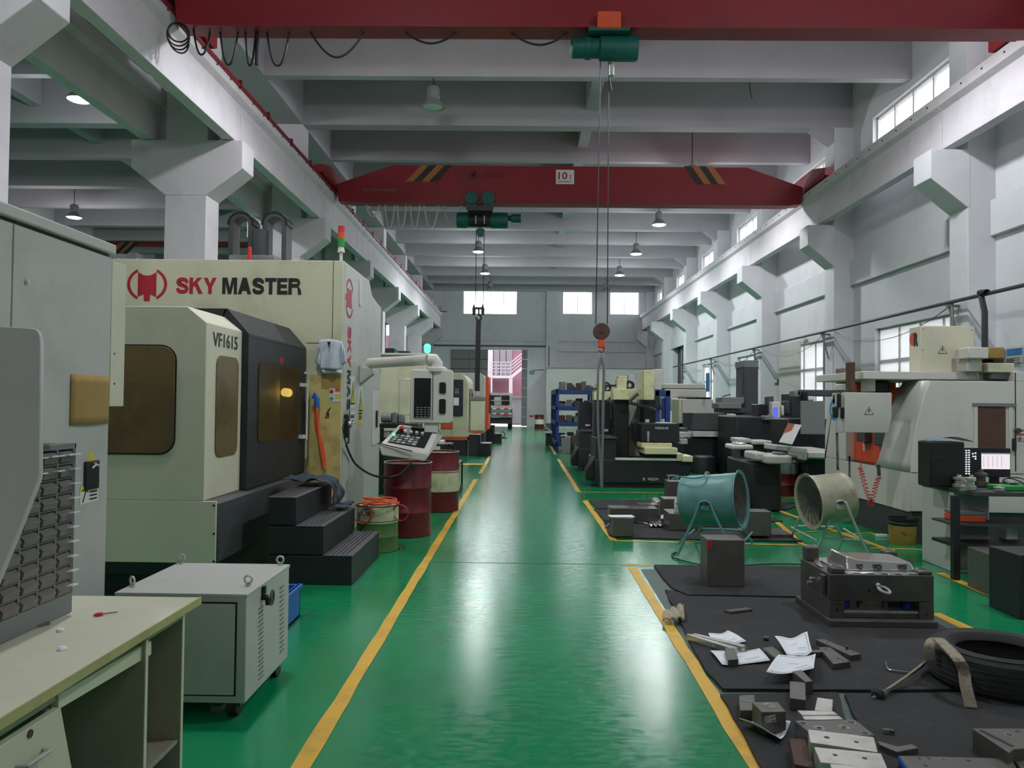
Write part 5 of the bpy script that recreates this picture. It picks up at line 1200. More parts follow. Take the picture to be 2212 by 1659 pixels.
M().tube([(xa+.03, YT+2.3, zb1), (xa+.03, YT+2.3, zc+.02), (xb-.1, YT+2.3, zc+.02), (xb-.03, YT+2.3, zb1)], .03).tube([(xb-.05, YT+2.3, zc-.03), (xb-.03, YT+.9, zb1)], .025).tube([(xa, YT+2.3, (zb1+zc)/2), (xb-.05, YT+2.3, (zb1+zc)/2)], .025).tube([((xa+xb)/2+.1, YT+2.3, zc), ((xa+xb)/2+.1, YT+2.3, zb1)], .025).to('roll_bar', GREYP, t)
B(xa+.3, xb-.3, YT+4.4, YT+5.6, .5, zb1-.05).to('bonnet', WHITM, t)
# far objects beside the door
dd = F(1165, 927); drum((dd.x, dd.y+.29), .29, .88, REDD, 'red and white oil drum by the far wall', bands=[(.29, .60, SIGNW)])
p = PY(1149, 805, YW-.1); t = T('exit_sign', 'small green exit sign box on the far wall', 'sign', tuple(p)); B(p.x-.14, p.x+.14, YW-.06, YW-.001, p.z-.09, p.z+.09).to('housing', DGRAY, t); B(p.x-.1, p.x+.1, YW-.07, YW-.06, p.z-.05, p.z+.05).to('lit_face', EXITG, t)
tag(M().tube([PY(1151, 801, YW-.04), PY(1162, 799, YW-.04), PY(1176, 799, YW-.04)], .018).to('wall_cable', BLK), 'black cable running from the exit sign to the cabin', 'cable')
p = PY(1148, 899, YW-.02); tag(B(p.x-.15, p.x+.15, YW-.02, YW-.001, p.z-.06, p.z+.06).to('wall_sign', REDH), 'small red sign on the far wall near the drum', 'sign')
# ================================================================== RIGHT BACKGROUND: rack, wire-cutting machines
YR = 25.9
t = T('storage_rack', 'blue steel rack loaded with steel blocks beside the aisle', 'rack', (1.9, 28, 0))
xa, xb = PY(1201, 900, YR).x, PY(1300, 900, YR).x; yb = 30.4
lev = [PY(1240, 843, YR).z, PY(1240, 878, YR).z, PY(1240, 912, YR).z, .30]
for x in (xa, xb-.1):
    for y in (YR, YR+1.5, YR+3.0, yb-.1): B(x, x+.1, y, y+.07, 0, lev[0]+.05).to('post', BLUE, t, bevel=.004)
for z in lev:
    B(xa+.1, xb-.1, YR, YR+.05, z-.14, z).to('end_beam', BLUE, t); B(xa, xa+.05, YR, yb, z-.12, z).to('side_beam', BLUE, t); B(xb-.05, xb, YR, yb, z-.12, z).to('side_beam', BLUE, t); B(xa+.05, xb-.05, YR+.05, yb, z-.04, z-.01).to('deck', BLUE, t)
rnd = random.Random(3)
kinds = ('rusty', 'dark', 'pale')
def block(x, y, z, sx, sy, sz, m, label, rz=0, group='steel blocks on the blue rack', name='steel_block'):
    o = M().obox((x, y, z+sz/2), (sx, sy, sz), rz).to(name, m, None, bevel=.006, seg=1); return tag(o, label, 'block', group)
desc = {0: 'top shelf', 1: 'second shelf', 2: 'third shelf', 3: 'bottom shelf'}
cols_ = [(WGRAY, 'grey'), (DGRAY, 'dark grey'), (RUST, 'brown'), (CAST, 'dull steel')]
k = 0
pos = ['nearest the corner post', 'left of centre', 'at the centre', 'right of centre', 'near the right post']
for li, z in enumerate(lev):
    zz = z
    for i in range(5):
        x = xa+.22+i*.235; mm, nm = cols_[(i+li*3) % 4]; sx = rnd.uniform(.15, .21); sz = rnd.uniform(.10, .34) if li == 0 else rnd.uniform(.08, .24)
        block(x, YR+.28, zz, sx, .3, sz, mm, '%s block on the %s of the blue rack, %s' % (nm, desc[li], pos[i]))
    for j in range(4): 
        x = xa+.25+j*.3; block(x, YR+1.0+j*.1, zz, .22, .4, rnd.uniform(.12, .3), cols_[(j+li) % 4][0], 'block in the second row of the %s, blue rack, %s' % (desc[li], ('first', 'second', 'third', 'fourth')[j]+' from the aisle'))
for i, (px, py, w_, h_) in enumerate(((1222, 980, .28, .50), (1246, 980, .25, .34), (1264, 981, .22, .42), (1236, 976, .2, .55), (1276, 978, .24, .3))):
    p = F(px, py); block(p.x, min(p.y, 25.65), 0, w_, .35, h_, (WGRAY, DGRAY, CAST, RUST, DGRAY)[i], ('pale upright block on the floor at the foot of the rack', 'squat grey block on the floor before the blue rack', 'steel block leaning by the blue rack foot', 'brown tall block behind others at the rack foot', 'dark low block on the floor right of the rack foot')[i], .1*i, 'blocks on the floor before the rack')
p = PY(1246, 921, 25.2); tag(M().grid(lambda u, v: (F(1222, 980).x-.14+.5*u, 25.5+.3*v, .515+.03*sin(u*7)+.02*sin(v*5)), 8, 6).to('crumpled_sheet', PAPER, None, solid=.004), 'crumpled white sheet lying on parts beside the rack', 'sheet')
p = F(1186, 962); t = T('clutter_trolley', 'low dark trolley with white panel at the left of the rack', 'trolley', (p.x+.2, p.y, 0))
R_(t, 'base', DGRAY, 1180, 1192, 938, 958, 29.5, 1.2, .01, True); R_(t, 'white_panel', PAPER, 1177, 1192, 934, 937, 29.3, 1.0); R_(t, 'side_box', WGRAY, 1176, 1190, 914, 934, 31.5, .5)
M().tube(spline([PY(1176, 915, 30.5), PY(1180, 925, 30.3), PY(1190, 931, 30), PY(1193, 940, 29.4)], 5), .03).to('cable', GREYP, t)

# front wire-cutting machine
def edm(label, full=True):
    Y = 15.0
    t = T('wire_cutting_machine', label, 'machine', (2.3, Y+.8, 0))
    g = lambda n, m, a, b, c, d, yy=Y, dep=1.2, bv=.012, fl=False: R_(t, n, m, a, b, c, d, yy, dep, bv, fl)
    a = PY(1285, 1048, Y); b = PY(1482, 1020, Y); c_ = PY(1496, 995, Y); z1 = PY(1400, 994, Y).z
    M().prism([(a.x, .09), (b.x, .09), (c_.x, z1-.1), (c_.x, z1), (a.x, z1)], 'Y', Y, Y+1.5).to('base_casting', BLKM, t, bevel=.015)
    B(a.x+.1, b.x-.1, Y+.05, Y+1.4, 0, .09).to('floor_gap', BLK, t)
    g('coolant_rail', WHITM, 1329, 1480, 990, 995, Y-.03, .1, .004)
    g('tower_base', BLKM, 1286, 1331, 946, 1000, Y+.02, 1.0); g('tower_top_plate', DGRAY, 1300, 1333, 944, 948, Y-.02, 1.0, .003)
    g('side_cabinet', BLKM, 1284, 1318, 868, 946, Y+1.0, .5); g('left_column', BLK, 1326, 1358, 863, 992, Y+.55, .5)
    g('name_tag', WHITM, 1301, 1314, 927, 932, Y+.98, .02, .001)
    m = M(); p = PY(1276, 1020, Y+.1); m.prism([(p.x-.09, .12), (p.x+.12, .12), (p.x+.12, .62), (p.x+.02, .50), (p.x-.09, .3)], 'Y', Y+.1, Y+.6); m.to('corner_bulge', BLK, t, bevel=.03)
    g('right_column', BLK, 1388, 1416, 862, 915, Y+.75, .4)
    g('upper_arm', PCREAM, 1325, 1391, 840, 864, Y+.4, .5); g('wire_drum_box', PCREAM, 1333, 1354, 819, 841, Y+.45, .4); g('vertical_head', PCREAM, 1391, 1414, 799, 864, Y+.1, .5)
    g('white_back_panel', WHITM, 1357, 1388, 864, 985, Y+1.1, .06); g('rear_light_panel', GREYP, 1414, 1430, 797, 842, Y+1.2, .4)
    g('work_tank', BLKM, 1385, 1468, 914, 955, Y+.05, .9, .02)
    g('tank_side', BLKM, 1370, 1386, 912, 950, Y+.5, .4)
    g('table_upper', PCREAM, 1386, 1452, 957, 968, Y-.02, .9); g('table_lower', PCREAM, 1393, 1464, 967, 982, Y-.12, .9, .015); g('table_foot', DGRAY, 1395, 1455, 982, 992, Y+.1, .7)
    g('tray_end', PCREAM, 1462, 1476, 980, 996, Y-.05, .7); g('tray_lip', PCREAM, 1474, 1497, 985, 998, Y-.1, .6)
    p0 = PY(1358, 870, Y+.3); p1 = PY(1404, 880, Y+.3); M().tube([p0, p1, PY(1418, 888, Y+.3)], .035).tube([PY(1360, 866, Y+.2), PY(1378, 850, Y+.2)], .04).to('lever_arm', DGRAY, t)
    for k in range(3): M().tube(spline([PY(1377+k*4, 864, Y+.5), PY(1376+k*3, 885, Y+.4), PY(1374+k*2, 903, Y+.4), PY(1384, 900, Y+.4)], 5), .008, 5).to('hose', BLK, t)
    M().tube(spline([PY(1302, 835, Y+.6), PY(1310, 826, Y+.6), PY(1320, 833, Y+.6), PY(1334, 832, Y+.6)], 5), .02, 6).tube(spline([PY(1306, 842, Y+.6), PY(1316, 832, Y+.6), PY(1334, 834, Y+.6)], 5), .015, 6).to('cable_bundle', BLK, t)
    M().ring(PY(1360, 832, Y+.7), (0, 1, 0), .07, .03, 18, 8).to('spool', BLK, t)
    g('tank_fitting', GREYP, 1395, 1403, 906, 914, Y+.2, .1)
    for px in (1292, 1385): g('pallet_slot', BLK, px, px+14, 1030, 1042, Y-.004, .02, 0)
    g('silver_post', STEEL, 1398, 1403, 932, 955, Y-.02, .05)
    p = PY(1430, 925, Y); text('WEDM-H5', (p.x-.0, Y+.045, p.z), .26, .045, '-Y', WPRT, t, bold=.01)
    p = PY(1410, 1035, Y); text('WEDM', (p.x, Y-.004, p.z), .20, .05, '-Y', WPRT, t); p = PY(1391, 1035, Y); text('苏', (p.x, Y-.004, p.z), .055, .06, '-Y', WPRT, t)
    return t
e1 = edm('dark wire-cutting machine with cream head, nearest of the row')
e2 = dup(e1, (-.06, 3.5, 0), 'similar wire-cutting machine directly behind the nearest one')
# machine second copies stand slightly turned; blue lifting frame behind
t = T('blue_hoist_stand', 'blue steel stand with rags behind the nearest wire-cutting machine', 'stand', (3.7, 20.3, 0))
Y = 20.2
R_(t, 'mast', BLUE, 1438, 1448, 844, 920, Y, .15, .004, True); R_(t, 'mast', BLUE, 1416, 1424, 844, 900, Y, .15, .004, True); R_(t, 'crossbar', BLUE, 1416, 1448, 843, 856, Y, .15, .004); R_(t, 'side_plate', BLUE, 1430, 1448, 860, 905, Y+.1, .1)
M().grid(lambda u, v: PY(1413+10*u+6*v, 855+30*v, Y-.05-.04*sin(u*6)), 6, 6).to('rag', BAGC, t, solid=.02)

# cream gantry machine and grey tank machines
t = T('gantry_mill', 'long cream machine with box cabinet and dark tank behind', 'machine', (5, 23.5, 0)); Y = 22.5
g = lambda n, m, a, b, c, d, yy=Y, dep=1.0, bv=.02, fl=False: R_(t, n, m, a, b, c, d, yy, dep, bv, fl)
g('upper_beam', WHITM, 1432, 1524, 829, 840, Y+.3, .8); g('lower_beam', WHITM, 1436, 1526, 841, 858, Y+.2, .9); g('beam_seam', BLK, 1434, 1525, 839.5, 841.5, Y+.22, .9, 0)
g('cabinet', WHITM, 1474, 1541, 862, 915, Y-1.0, 1.3); g('cabinet_lid', BLK, 1482, 1536, 858, 862, Y-1.0, 1.2); g('cabinet_side', CREAM, 1466, 1475, 862, 915, Y-.9, 1.0)
g('left_post', CREAM, 1450, 1466, 860, 887, Y, .5); g('bed', BLKM, 1428, 1560, 914, 1000, Y, 1.0, .02, True)
t = T('tank_machine', 'dark open-tank machine with grey table ledge in mid right', 'machine', (4.5, 19.5, 0)); Y = 19.0
g('tank', DGRAY, 1496, 1566, 892, 930, Y, 1.2); g('tank_rim_left', DGRAY, 1470, 1500, 925, 940, Y+.4, .8); 
g('table_ledge', GREYP, 1497, 1586, 932, 944, Y-.2, 1.4, .01); g('table_left_wing', GREYP, 1468, 1500, 934, 946, Y, .9, .01); g('lower_body', BLK, 1480, 1588, 945, 1002, Y-.1, 1.5, .03, True)
g('control_box', WHITM, 1576, 1590, 894, 920, Y-.3, .3); g('ledge_corner', GREYP, 1578, 1588, 926, 956, Y-.3, .2); g('wing_box', GREYP, 1470, 1486, 948, 960, Y-.2, .4)
c = PY(1520, 985, 18.4); M().lathe([(.28, 0), (.30, .02), (.30, .32), (.29, .38), (.22, .42)], (c.x, 18.5, 0), n=24).to('bucket_drum', BLKM, t)
t = T('column_mill', 'tall dark-grey column milling machine with grey head', 'machine', (5.7, 20, 0)); Y = 20.0
g('column', DGRAY, 1608, 1638, 778, 905, Y, .8); g('column_cap', WGRAY, 1607, 1639, 778, 794, Y-.02, .85); g('chain_track', BLK, 1605, 1609, 800, 850, Y+.1, .1, 0); g('head', WGRAY, 1560, 1608, 858, 872, Y-.2, .7); g('ram', WGRAY, 1552, 1602, 870, 883, Y-.3, .7); g('spindle', WGRAY, 1546, 1560, 870, 876, Y-.1, .3)
g('lower_head', DGRAY, 1556, 1610, 880, 892, Y-.2, .7); g('body', BLKM, 1588, 1650, 890, 1010, Y-.1, 1.2, .03, True); 
M().tube(spline([PY(1560, 868, Y), PY(1556, 862, Y), PY(1562, 856, Y), PY(1578, 852, Y)], 5), .015).to('cable', BLK, t)
p = PY(1530, 846, 21); tag(B(p.x-.04, p.x+.04, 21, 21.1, p.z, p.z+.5).to('blue_cylinder_bag', BPRT), 'blue bag hanging on the drop pipe', 'bag')
# second line: small machine with blue screen
t = T('die_sinking_machine', 'dark machine with a small blue-lit screen', 'machine', (6.3, 17, 0)); Y = 17.0
g('body', BLKM, 1590, 1745, 900, 1010, Y, 1.6, .03, True); g('left_head', BLK, 1640, 1668, 873, 900, Y+.2, .6); g('post', DGRAY, 1660, 1672, 856, 895, Y+.1, .3); g('monitor_housing', WHITM, 1668, 1686, 868, 903, Y-.1, .4); g('screen', SCRB, 1670, 1680, 880, 902, Y-.12, .03, .002); g('small_box', WHITM, 1688, 1694, 876, 898, Y, .3); g('right_head', DGRAY, 1700, 1712, 866, 895, Y+.1, .4); g('dark_column', BLKM, 1710, 1730, 850, 908, Y, .7); g('tool_clutter', WGRAY, 1652, 1672, 898, 908, Y-.2, .3)
t = T('surface_grinder', 'grey machine with hanging grey guard sheet and crossbeam', 'machine', (6.5, 14.5, 0)); Y = 14.5
g('guard_sheet', WGRAY, 1731, 1782, 866, 938, Y, .05, .002); g('crossbeam', DGRAY, 1722, 1812, 842, 856, Y+.2, .4); g('crossbeam_end', WGRAY, 1716, 1730, 843, 858, Y+.2, .3); g('carriage', BLK, 1735, 1745, 845, 866, Y+.1, .3); g('white_slide', WHITM, 1746, 1760, 856, 866, Y+.1, .3)
g('column', BLKM, 1700, 1790, 905, 1020, Y+.5, 1.0, .03, True); g('table', GREYP, 1744, 1800, 972, 992, Y-1.2, 1.0); g('table_bed', BLKM, 1742, 1800, 990, 1040, Y-.8, 1.0, .03, True)
b0, b1 = PY(1662, 960, 13.2), PY(1726, 976, 12.7); M().obox(((b0.x+b1.x)/2, 12.95, (b0.z+b1.z)/2), (.62, .3, .08), rz=-.25, ry=.1).to('guide_rail', GREYP, t, bevel=.01)
g('corner_block', GREYP, 1735, 1744, 968, 995, Y-1.3, .3); g('right_table_face', WHITM, 1745, 1785, 976, 990, Y-1.3, .1)
t = T('metal_plate', 'tilted steel plate with copper-coloured patch leaning on the machine', 'plate', tuple(PY(1700, 960, 12.6)))
q = [PY(1682, 956, 12.5), PY(1711, 961, 12.5), PY(1731, 919, 12.9), PY(1702, 915, 12.9)]
def slab(q, th): 
    n = (q[1]-q[0]).cross(q[3]-q[0]).normalized()*th
    return M().add(list(q)+[p+n for p in q], [(0, 1, 2, 3), (7, 6, 5, 4), (0, 4, 5, 1), (1, 5, 6, 2), (2, 6, 7, 3), (3, 7, 4, 0)])
slab(q, .012).to('sheet', GREYP, t)
q2 = [q[0].lerp(q[3], .1), q[0].lerp(q[1], .1).lerp(q[3], .45), q[3].lerp(q[2], .75).lerp(q[0], .35), q[3].lerp(q[2], .5), q[3]]
n = (q[1]-q[0]).cross(q[3]-q[0]).normalized(); m = M(); m.add([p-n*.0025 for p in q2]+[p+n*.0145 for p in q2], [(0, 1, 2, 3, 4), (5, 6, 7, 8, 9)]).to('copper_patch', CARD if 0 else mat('copper_tint', (150, 92, 62), .4, .6), t)
# small tables / base of the nearer grinder with dark red drum
t = T('machine_base_tables', 'pair of small grey tables on a low black machine base', 'machine', (5.3, 12.2, 0)); t.name = 'low_machine'; Y = 11.9
g('black_base', BLKM, 1622, 1688, 1000, 1058, Y, 1.4, .03, True); g('grey_table', GREYP, 1631, 1660, 978, 996, Y-.1, .6, .03); g('grey_table', GREYP, 1656, 1712, 984, 1003, Y-.3, .7, .03); g('white_ledge', GREYP, 1594, 1622, 947, 957, Y+1.4, .5, .02); g('white_ledge', GREYP, 1626, 1668, 952, 961, Y+1.3, .5, .02); g('support_post', DGRAY, 1600, 1660, 960, 1040, Y+1.5, .6, .02, True)
g('tray', WHITM, 1582, 1628, 961, 972, Y+1.1, .5, .03); g('tools', STEEL, 1590, 1612, 956, 961, Y+1.15, .3); g('tools', DSTEEL, 1680, 1700, 978, 984, Y-.2, .3)
c = F(1700, 1073); drum((c.x, c.y+.29), .30, .6, REDD, 'dark red cut-down drum wrapped in plastic under the grey tables', bands=[(.40, .58, WGRAY)])

# wall furniture on the right
def onx(px, py, X): return PX(px, py, X)
X = 8.62
t = T('window_cover_sheet', 'grey sheet covering half of a lower window', 'sheet', (8.6, 25.5, 1))
a_, b_ = PX(1683, 850, 8.55), PX(1729, 735, 8.55)
B(8.55, 8.57, b_.y, a_.y, .95, PX(1700, 742, 8.55).z).to('sheet', GREYP, t); B(8.53, 8.60, b_.y-.3, b_.y+.1, PX(1729, 738, 8.55).z, PX(1729, 728, 8.55).z).to('roll_bracket', WHITM, t)
p = PX(1527, 793, 8.0); t = T('security_camera', 'small white security camera on the window-side pipe', 'camera', tuple(p)); M().cyl(p+Vector((-.12, -.2, .02)), p+Vector((.02, .05, .05)), .06, n=14).to('body', WHITM, t); M().tube([p+Vector((0, 0, .02)), p+Vector((.15, .02, -.03)), p+Vector((.3, 0, -.05))], .015).to('arm', WHITM, t)
p = PX(1676, 826, 8.1); t = T('gauge_box', 'small dark gauge box on a window-side column', 'box', tuple(p)); t.name = 'wall_box'; B(8.10, 8.149, p.y-.12, p.y+.12, p.z-.1, p.z+.1).to('case', DGRAY, t); B(8.095, 8.10, p.y-.08, p.y+.08, p.z, p.z+.08).to('face', SIGNW, t)
t = T('notice_board', 'white notice with blue header on the right wall', 'notice', tuple(PX(2185, 780, 8.6)))
a_, b_ = PX(2176, 783, 8.64), PX(2209, 751, 8.64)
B(8.635, 8.655, b_.y, a_.y, a_.z-.02, b_.z).to('sheet', SIGNW, t); B(8.63, 8.635, b_.y, a_.y, b_.z-.12, b_.z).to('blue_header', BPRT, t)
for k in range(5): text('设备安全操作规程 注意事项', (8.628, (a_.y+b_.y)/2, b_.z-.17-.035*k), (a_.y-b_.y)*.7, .018, '-X', INK, t)
# ================================================================== RIGHT FOREGROUND
# ---- rubber mats
MATN = [0]
def matpoly(pts, z0, th, label):
    q = [F(*p) for p in pts]; m = M(); out = []
    for i in range(len(q)):
        a, b = q[i], q[(i+1) % len(q)]; n = max(1, int((b-a).length/.12))
        for k in range(n):
            p = a.lerp(b, k/n); j = .006 if k else 0
            out.append((p.x+random.uniform(-j, j), p.y+random.uniform(-j, j)))
    return tag(M().prism(out, 'Z', z0, z0+th).to('rubber_mat', RUBB), label, 'mat', 'black rubber mats under the moulds')
matpoly([(1272, 1081), (1480, 1083), (1730, 1090), (1700, 1103), (1290, 1100)], .004, .012, 'far strip of black rubber mat behind the small blocks')
matpoly([(1282, 1102), (1640, 1104), (1690, 1128), (1640, 1130), (1308, 1128), (1296, 1114)], .004, .012, 'black rubber mat strip with a notched corner, middle of the far bay')
matpoly([(1304, 1129), (1640, 1131), (1735, 1172), (1560, 1169), (1328, 1163), (1316, 1158)], .004, .014, 'black rubber mat at the near edge of the far bay')
matpoly([(1413, 1224), (1740, 1229), (1900, 1240), (1900, 1300), (1720, 1293), (1486, 1289), (1455, 1276), (1432, 1252)], .004, .016, 'black rubber mat under the tall rusty block')
matpoly([(1437, 1278), (1460, 1282), (1486, 1292), (1720, 1297), (1900, 1300), (2012, 1345), (2110, 1398), (2230, 1468), (2260, 1495), (2212, 1494), (1850, 1497), (1562, 1495), (1525, 1455), (1480, 1370)], .004, .016, 'large black rubber mat carrying the mould and drawings')
matpoly([(1556, 1506), (1810, 1502), (1880, 1720), (1668, 1720), (1600, 1580)], .004, .014, 'black rubber mat strip at the front under the chalked blocks')
matpoly([(1824, 1508), (2240, 1502), (2600, 1720), (1925, 1720)], .004, .02, 'black rubber mat at the front under the tyre')
MZ = .02
def P0(px, py, z=MZ): return F(px, py, z)
def pbox(name, label, cat, m, px0, px1, pyb, pyt, dep, z0=MZ, bevel=.006, group=None, rz=0, parent=None):
    a = F(px0, pyb, z0); b = F(px1, pyb, z0); y = (a.y+b.y)/2; z1 = PY((px0+px1)/2, pyt, y).z
    c = ((a.x+b.x)/2, y+dep/2, (z0+z1)/2)
    o = M().obox(c, (b.x-a.x, dep, z1-z0), rz).to(name, m, parent, bevel=bevel, seg=2)
    return tag(o, label, cat, group) if parent is None else o
G1 = 'steel blocks on the far mats'
tb = T('steel_block', 'tall rusty-grey steel block with red corner mark on the mat', 'block', tuple(F(1568, 1268, MZ)))
o = pbox('body', '', '', CAST, 1528, 1608, 1268, 1166, .27, parent=tb)
a = F(1528, 1268, MZ); zt_ = PY(1530, 1166, a.y).z; B(a.x-.002, a.x+.035, a.y-.003, a.y, zt_-.07, zt_-.003).to('red_mark', REDH, tb)
pbox('steel_block', 'grey upright block with chamfered corner near the line corner', 'block', CAST, 1324, 1368, 1160, 1118, .18, group=G1, bevel=.012)
o = pbox('steel_block', 'low dark block behind the upright block with paper', 'block', DSTEEL, 1318, 1420, 1130, 1098, .3, group=G1)
p = PY(1345, 1112, 9.6); tag(M().obox((F(1344, 1160, MZ).x, F(1344, 1160, MZ).y+.1, PY(1346, 1118, F(1346, 1160, MZ).y).z+.003), (.30, .17, .004), .1).to('paper_sheet', PAPER), 'white paper lying on the upright block', 'paper')
pbox('steel_block', 'dark square block in the middle of the far mat', 'block', DSTEEL, 1381, 1423, 1122, 1090, .25, group=G1)
pbox('steel_block', 'black block beside the spray can on the mat', 'block', DSTEEL, 1434, 1480, 1120, 1078, .3, group=G1)
s_ = pbox('steel_block', 'long dark block in front of the spray can', 'block', CAST, 1447, 1520, 1146, 1110, .45, group=G1)
pbox('steel_block', 'dark block standing behind the teal fan inlet', 'block', DSTEEL, 1443, 1480, 1080, 1040, .35, group=G1)
yb = F(1448, 1079).y; tt = T('steel_frame_tool', 'bright steel bar stand on the dark block behind the teal fan', 'stand', (F(1448, 1079).x, yb, PY(1448, 1040, yb).z)); tt.name = 'bar_stand'
for px in (1443, 1462): R_(tt, 'upright', STEEL, px, px+2.5, 1028, 1040, yb+.1, .02, .001)
R_(tt, 'top_bar', CHROME, 1441, 1466, 1026, 1029, yb+.1, .04, .001)
yb = F(1462, 1110, MZ).y-.02
p = F(1462, 1146, MZ); yc = p.y+.12; zc_ = PY(1462, 1110, p.y).z+.002
sc = T('spray_can', 'white spray can standing on the long dark block', 'spray can', (PY(1462, 1108, yc).x, yc, zc_)); x = PY(1462, 1108, yc).x
zt_ = PY(1462, 1081, yc).z; M().lathe([(.032, 0), (.034, .005), (.034, zt_-zc_-.01), (.026, zt_-zc_+.012), (.02, zt_-zc_+.014)], (x, yc, zc_), n=24).to('can', SIGNW, sc); M().lathe([(.014, 0), (.014, .02), (.008, .024)], (x, yc, zt_+.012), n=14).to('cap', GREYP, sc)
B(x-.02, x+.02, yc-.036, yc-.0325, zc_+.10, zc_+.13).to('blue_label', BPRT, sc); 
for k in range(4): B(x-.02, x+.02, yc-.036, yc-.0325, zc_+.03+k*.014, zc_+.034+k*.014).to('label_print', INK, sc)
for kx, (px, py, r) in enumerate(((1417, 1080, .05), (1424, 1087, .055))):
    pass
t = T('turned_part', 'shiny turned steel cylinder lying at the back of the mat', 'part', tuple(F(1420, 1092, MZ)))
a_ = F(1415, 1082, .09); b_ = F(1426, 1092, .075); t['_o'] = tuple(F(1420, 1092, MZ)); M().cyl(a_, a_.lerp(b_, .6), .06, n=20).cyl(a_.lerp(b_, .6), b_, .068, n=20).to('barrel', STEEL, t, bevel=.006)
pbox('steel_block', 'grey block standing right of the teal fan outlet', 'block', CAST, 1618, 1666, 1158, 1105, .25, group=G1, z0=.05)
tag(M().obox((F(1650, 1160).x+.05, F(1650, 1160).y+.14, .035), (.55, .5, .03), 0).to('steel_plate', DSTEEL), 'dark flat plate under the grey block by the fan', 'plate')
tag(M().obox((F(1560, 1140).x, F(1560, 1140).y+.1, .035), (.9, .35, .03), 0.03).to('steel_plate', DSTEEL), 'dark flat plate under the teal fan on the mat', 'plate')
t = T('crumpled_foil', 'shiny crumpled foil with a white card on the far mat', 'foil', tuple(F(1415, 1138, MZ)))
M().grid(lambda u, v: F(1403+28*u, 1124+16*v, MZ)+Vector((0, 0, .03*abs(sin(u*9+v*5))+.01)), 8, 6).to('foil', CHROME, t, solid=.004); M().grid(lambda u, v: F(1427+18*u, 1123+8*v, MZ)+Vector((0, 0, .06+.01*sin(u*6))), 4, 3).to('white_card', PAPER, t, solid=.004)
a_, b_ = F(1308, 1139, .03), F(1317, 1131, .03); tag(M().tube([a_, b_], .012).to('chalk_stick', WGRAY), 'pale short rod beside the yellow line at the far mat', 'rod')
a_ = F(1400, 1131, .03); b_ = F(1376, 1128, .03); tag(M().tube([a_, b_], .006).to('thin_rod', STEEL), 'thin bright rod on the far mat', 'rod')

# ---- fans
def fan(label, c, axis, L, r, m, outlet, feet, apex_h, inner, m_leg):
    c = Vector(c); d = Vector(axis).normalized()
    t = T('drum_fan', label, 'fan', (c.x, c.y, 0))
    p0 = c-d*L/2
    M().lathe([(r*.93, 0), (r*.96, .01), (r*.96, L*.06), (r*.98, L*.07), (r*.98, L*.25), (r*.99, L*.26), (r*1.0, L*.72), (r*1.01, L*.73), (r*1.02, L*.97), (r*1.13, L), (r*1.13, L+.012), (r*1.0, L), (r*.985, L*.95), (r*.96, L*.3), (r*.91, .01)], p0, d, 48, closed=True).to('shell', m, t)
    M().ring(p0, d, r*.94, .012, 40, 8).to('inlet_rim', m, t)
    for q, nm in ((p0+d*.03, 'inlet_grille'), (p0+d*(L-.01), 'outlet_grille')):
        g_ = M()
        for k in range(1, 11): g_.ring(q, d, r*.09*k, .0022, 30, 4)
        u = d.orthogonal().normalized(); w_ = d.cross(u)
        for k in range(8): e = u*cos(pi*k/8)+w_*sin(pi*k/8); g_.tube([q-e*r*.95, q+e*r*.95], .003, 4)
        g_.to(nm, inner, t)
    M().cyl(p0+d*L*.15, p0+d*L*.55, .09, n=20).to('motor', DGRAY, t, bevel=.01)
    hub = M().cyl(p0+d*L*.58, p0+d*L*.72, .07, n=18).to('hub', inner, t)
    u = d.orthogonal().normalized(); w_ = d.cross(u)
    for k in range(5):
        a = 2*pi*k/5; e = u*cos(a)+w_*sin(a); f_ = -u*sin(a)+w_*cos(a); q = p0+d*L*.65
        M().add([q+e*.06-f_*.04-d*.03, q+e*.06+f_*.04+d*.03, q+e*r*.9+f_*.11+d*.04, q+e*r*.9-f_*.07-d*.04], [(0, 1, 2, 3)]).to('blade', inner, hub, solid=.004)
    # A-frames each side
    s = d.cross(Vector((0, 0, 1))).normalized()          # points toward the camera side or away
    if s.y > 0: s = -s
    for sg, (fa, fb) in zip((1, -1), feet):
        ap = c+s*sg*(r*1.04)+Vector((0, 0, apex_h)); fa = Vector(fa); fb = Vector(fb)
        h_ = Vector((0, 0, 1)); dirh = (fb-fa).normalized()
        pts = [fa, fa.lerp(ap-dirh*.06-h_*.04, .85), ap-dirh*.07-h_*.05, ap-dirh*.05+h_*.0, ap+h_*.02, ap+dirh*.05, ap+dirh*.07-h_*.05, fb.lerp(ap+dirh*.06-h_*.04, .85), fb]
        M().tube(pts, .014, 10).to('leg_frame', m_leg, t)
        M().tube([fa.lerp(ap, .28), fb.lerp(ap, .28)], .011, 8).to('cross_brace', m_leg, t)
        M().cyl(c+s*sg*(r*.95), ap+Vector((0, 0, -apex_h))+s*sg*.03, .02, n=12).to('pivot_bolt', DGRAY, t)
        M().obox(c+s*sg*(r*1.01)+Vector((0, 0, apex_h-.05)), (.09, .02, .05), math.atan2(d.y, d.x)).to('pivot_plate', m_leg, t)
    (a1, b1), (a2, b2) = feet
    M().tube([Vector(a1)+Vector((0, 0, .12)), Vector(a2)+Vector((0, 0, .12))], .01, 8).tube([Vector(b1)+Vector((0, 0, .12)), Vector(b2)+Vector((0, 0, .12))], .01, 8).to('tie_rod', m_leg, t)
    return t
YF = 8.45
cf = PY(1540, 1080, YF)
f1a = F(1463, 1200, .015); f1b = F(1592, 1212, .015); f1c = F(1500, 1166, .015); f1d = F(1625, 1172, .015)
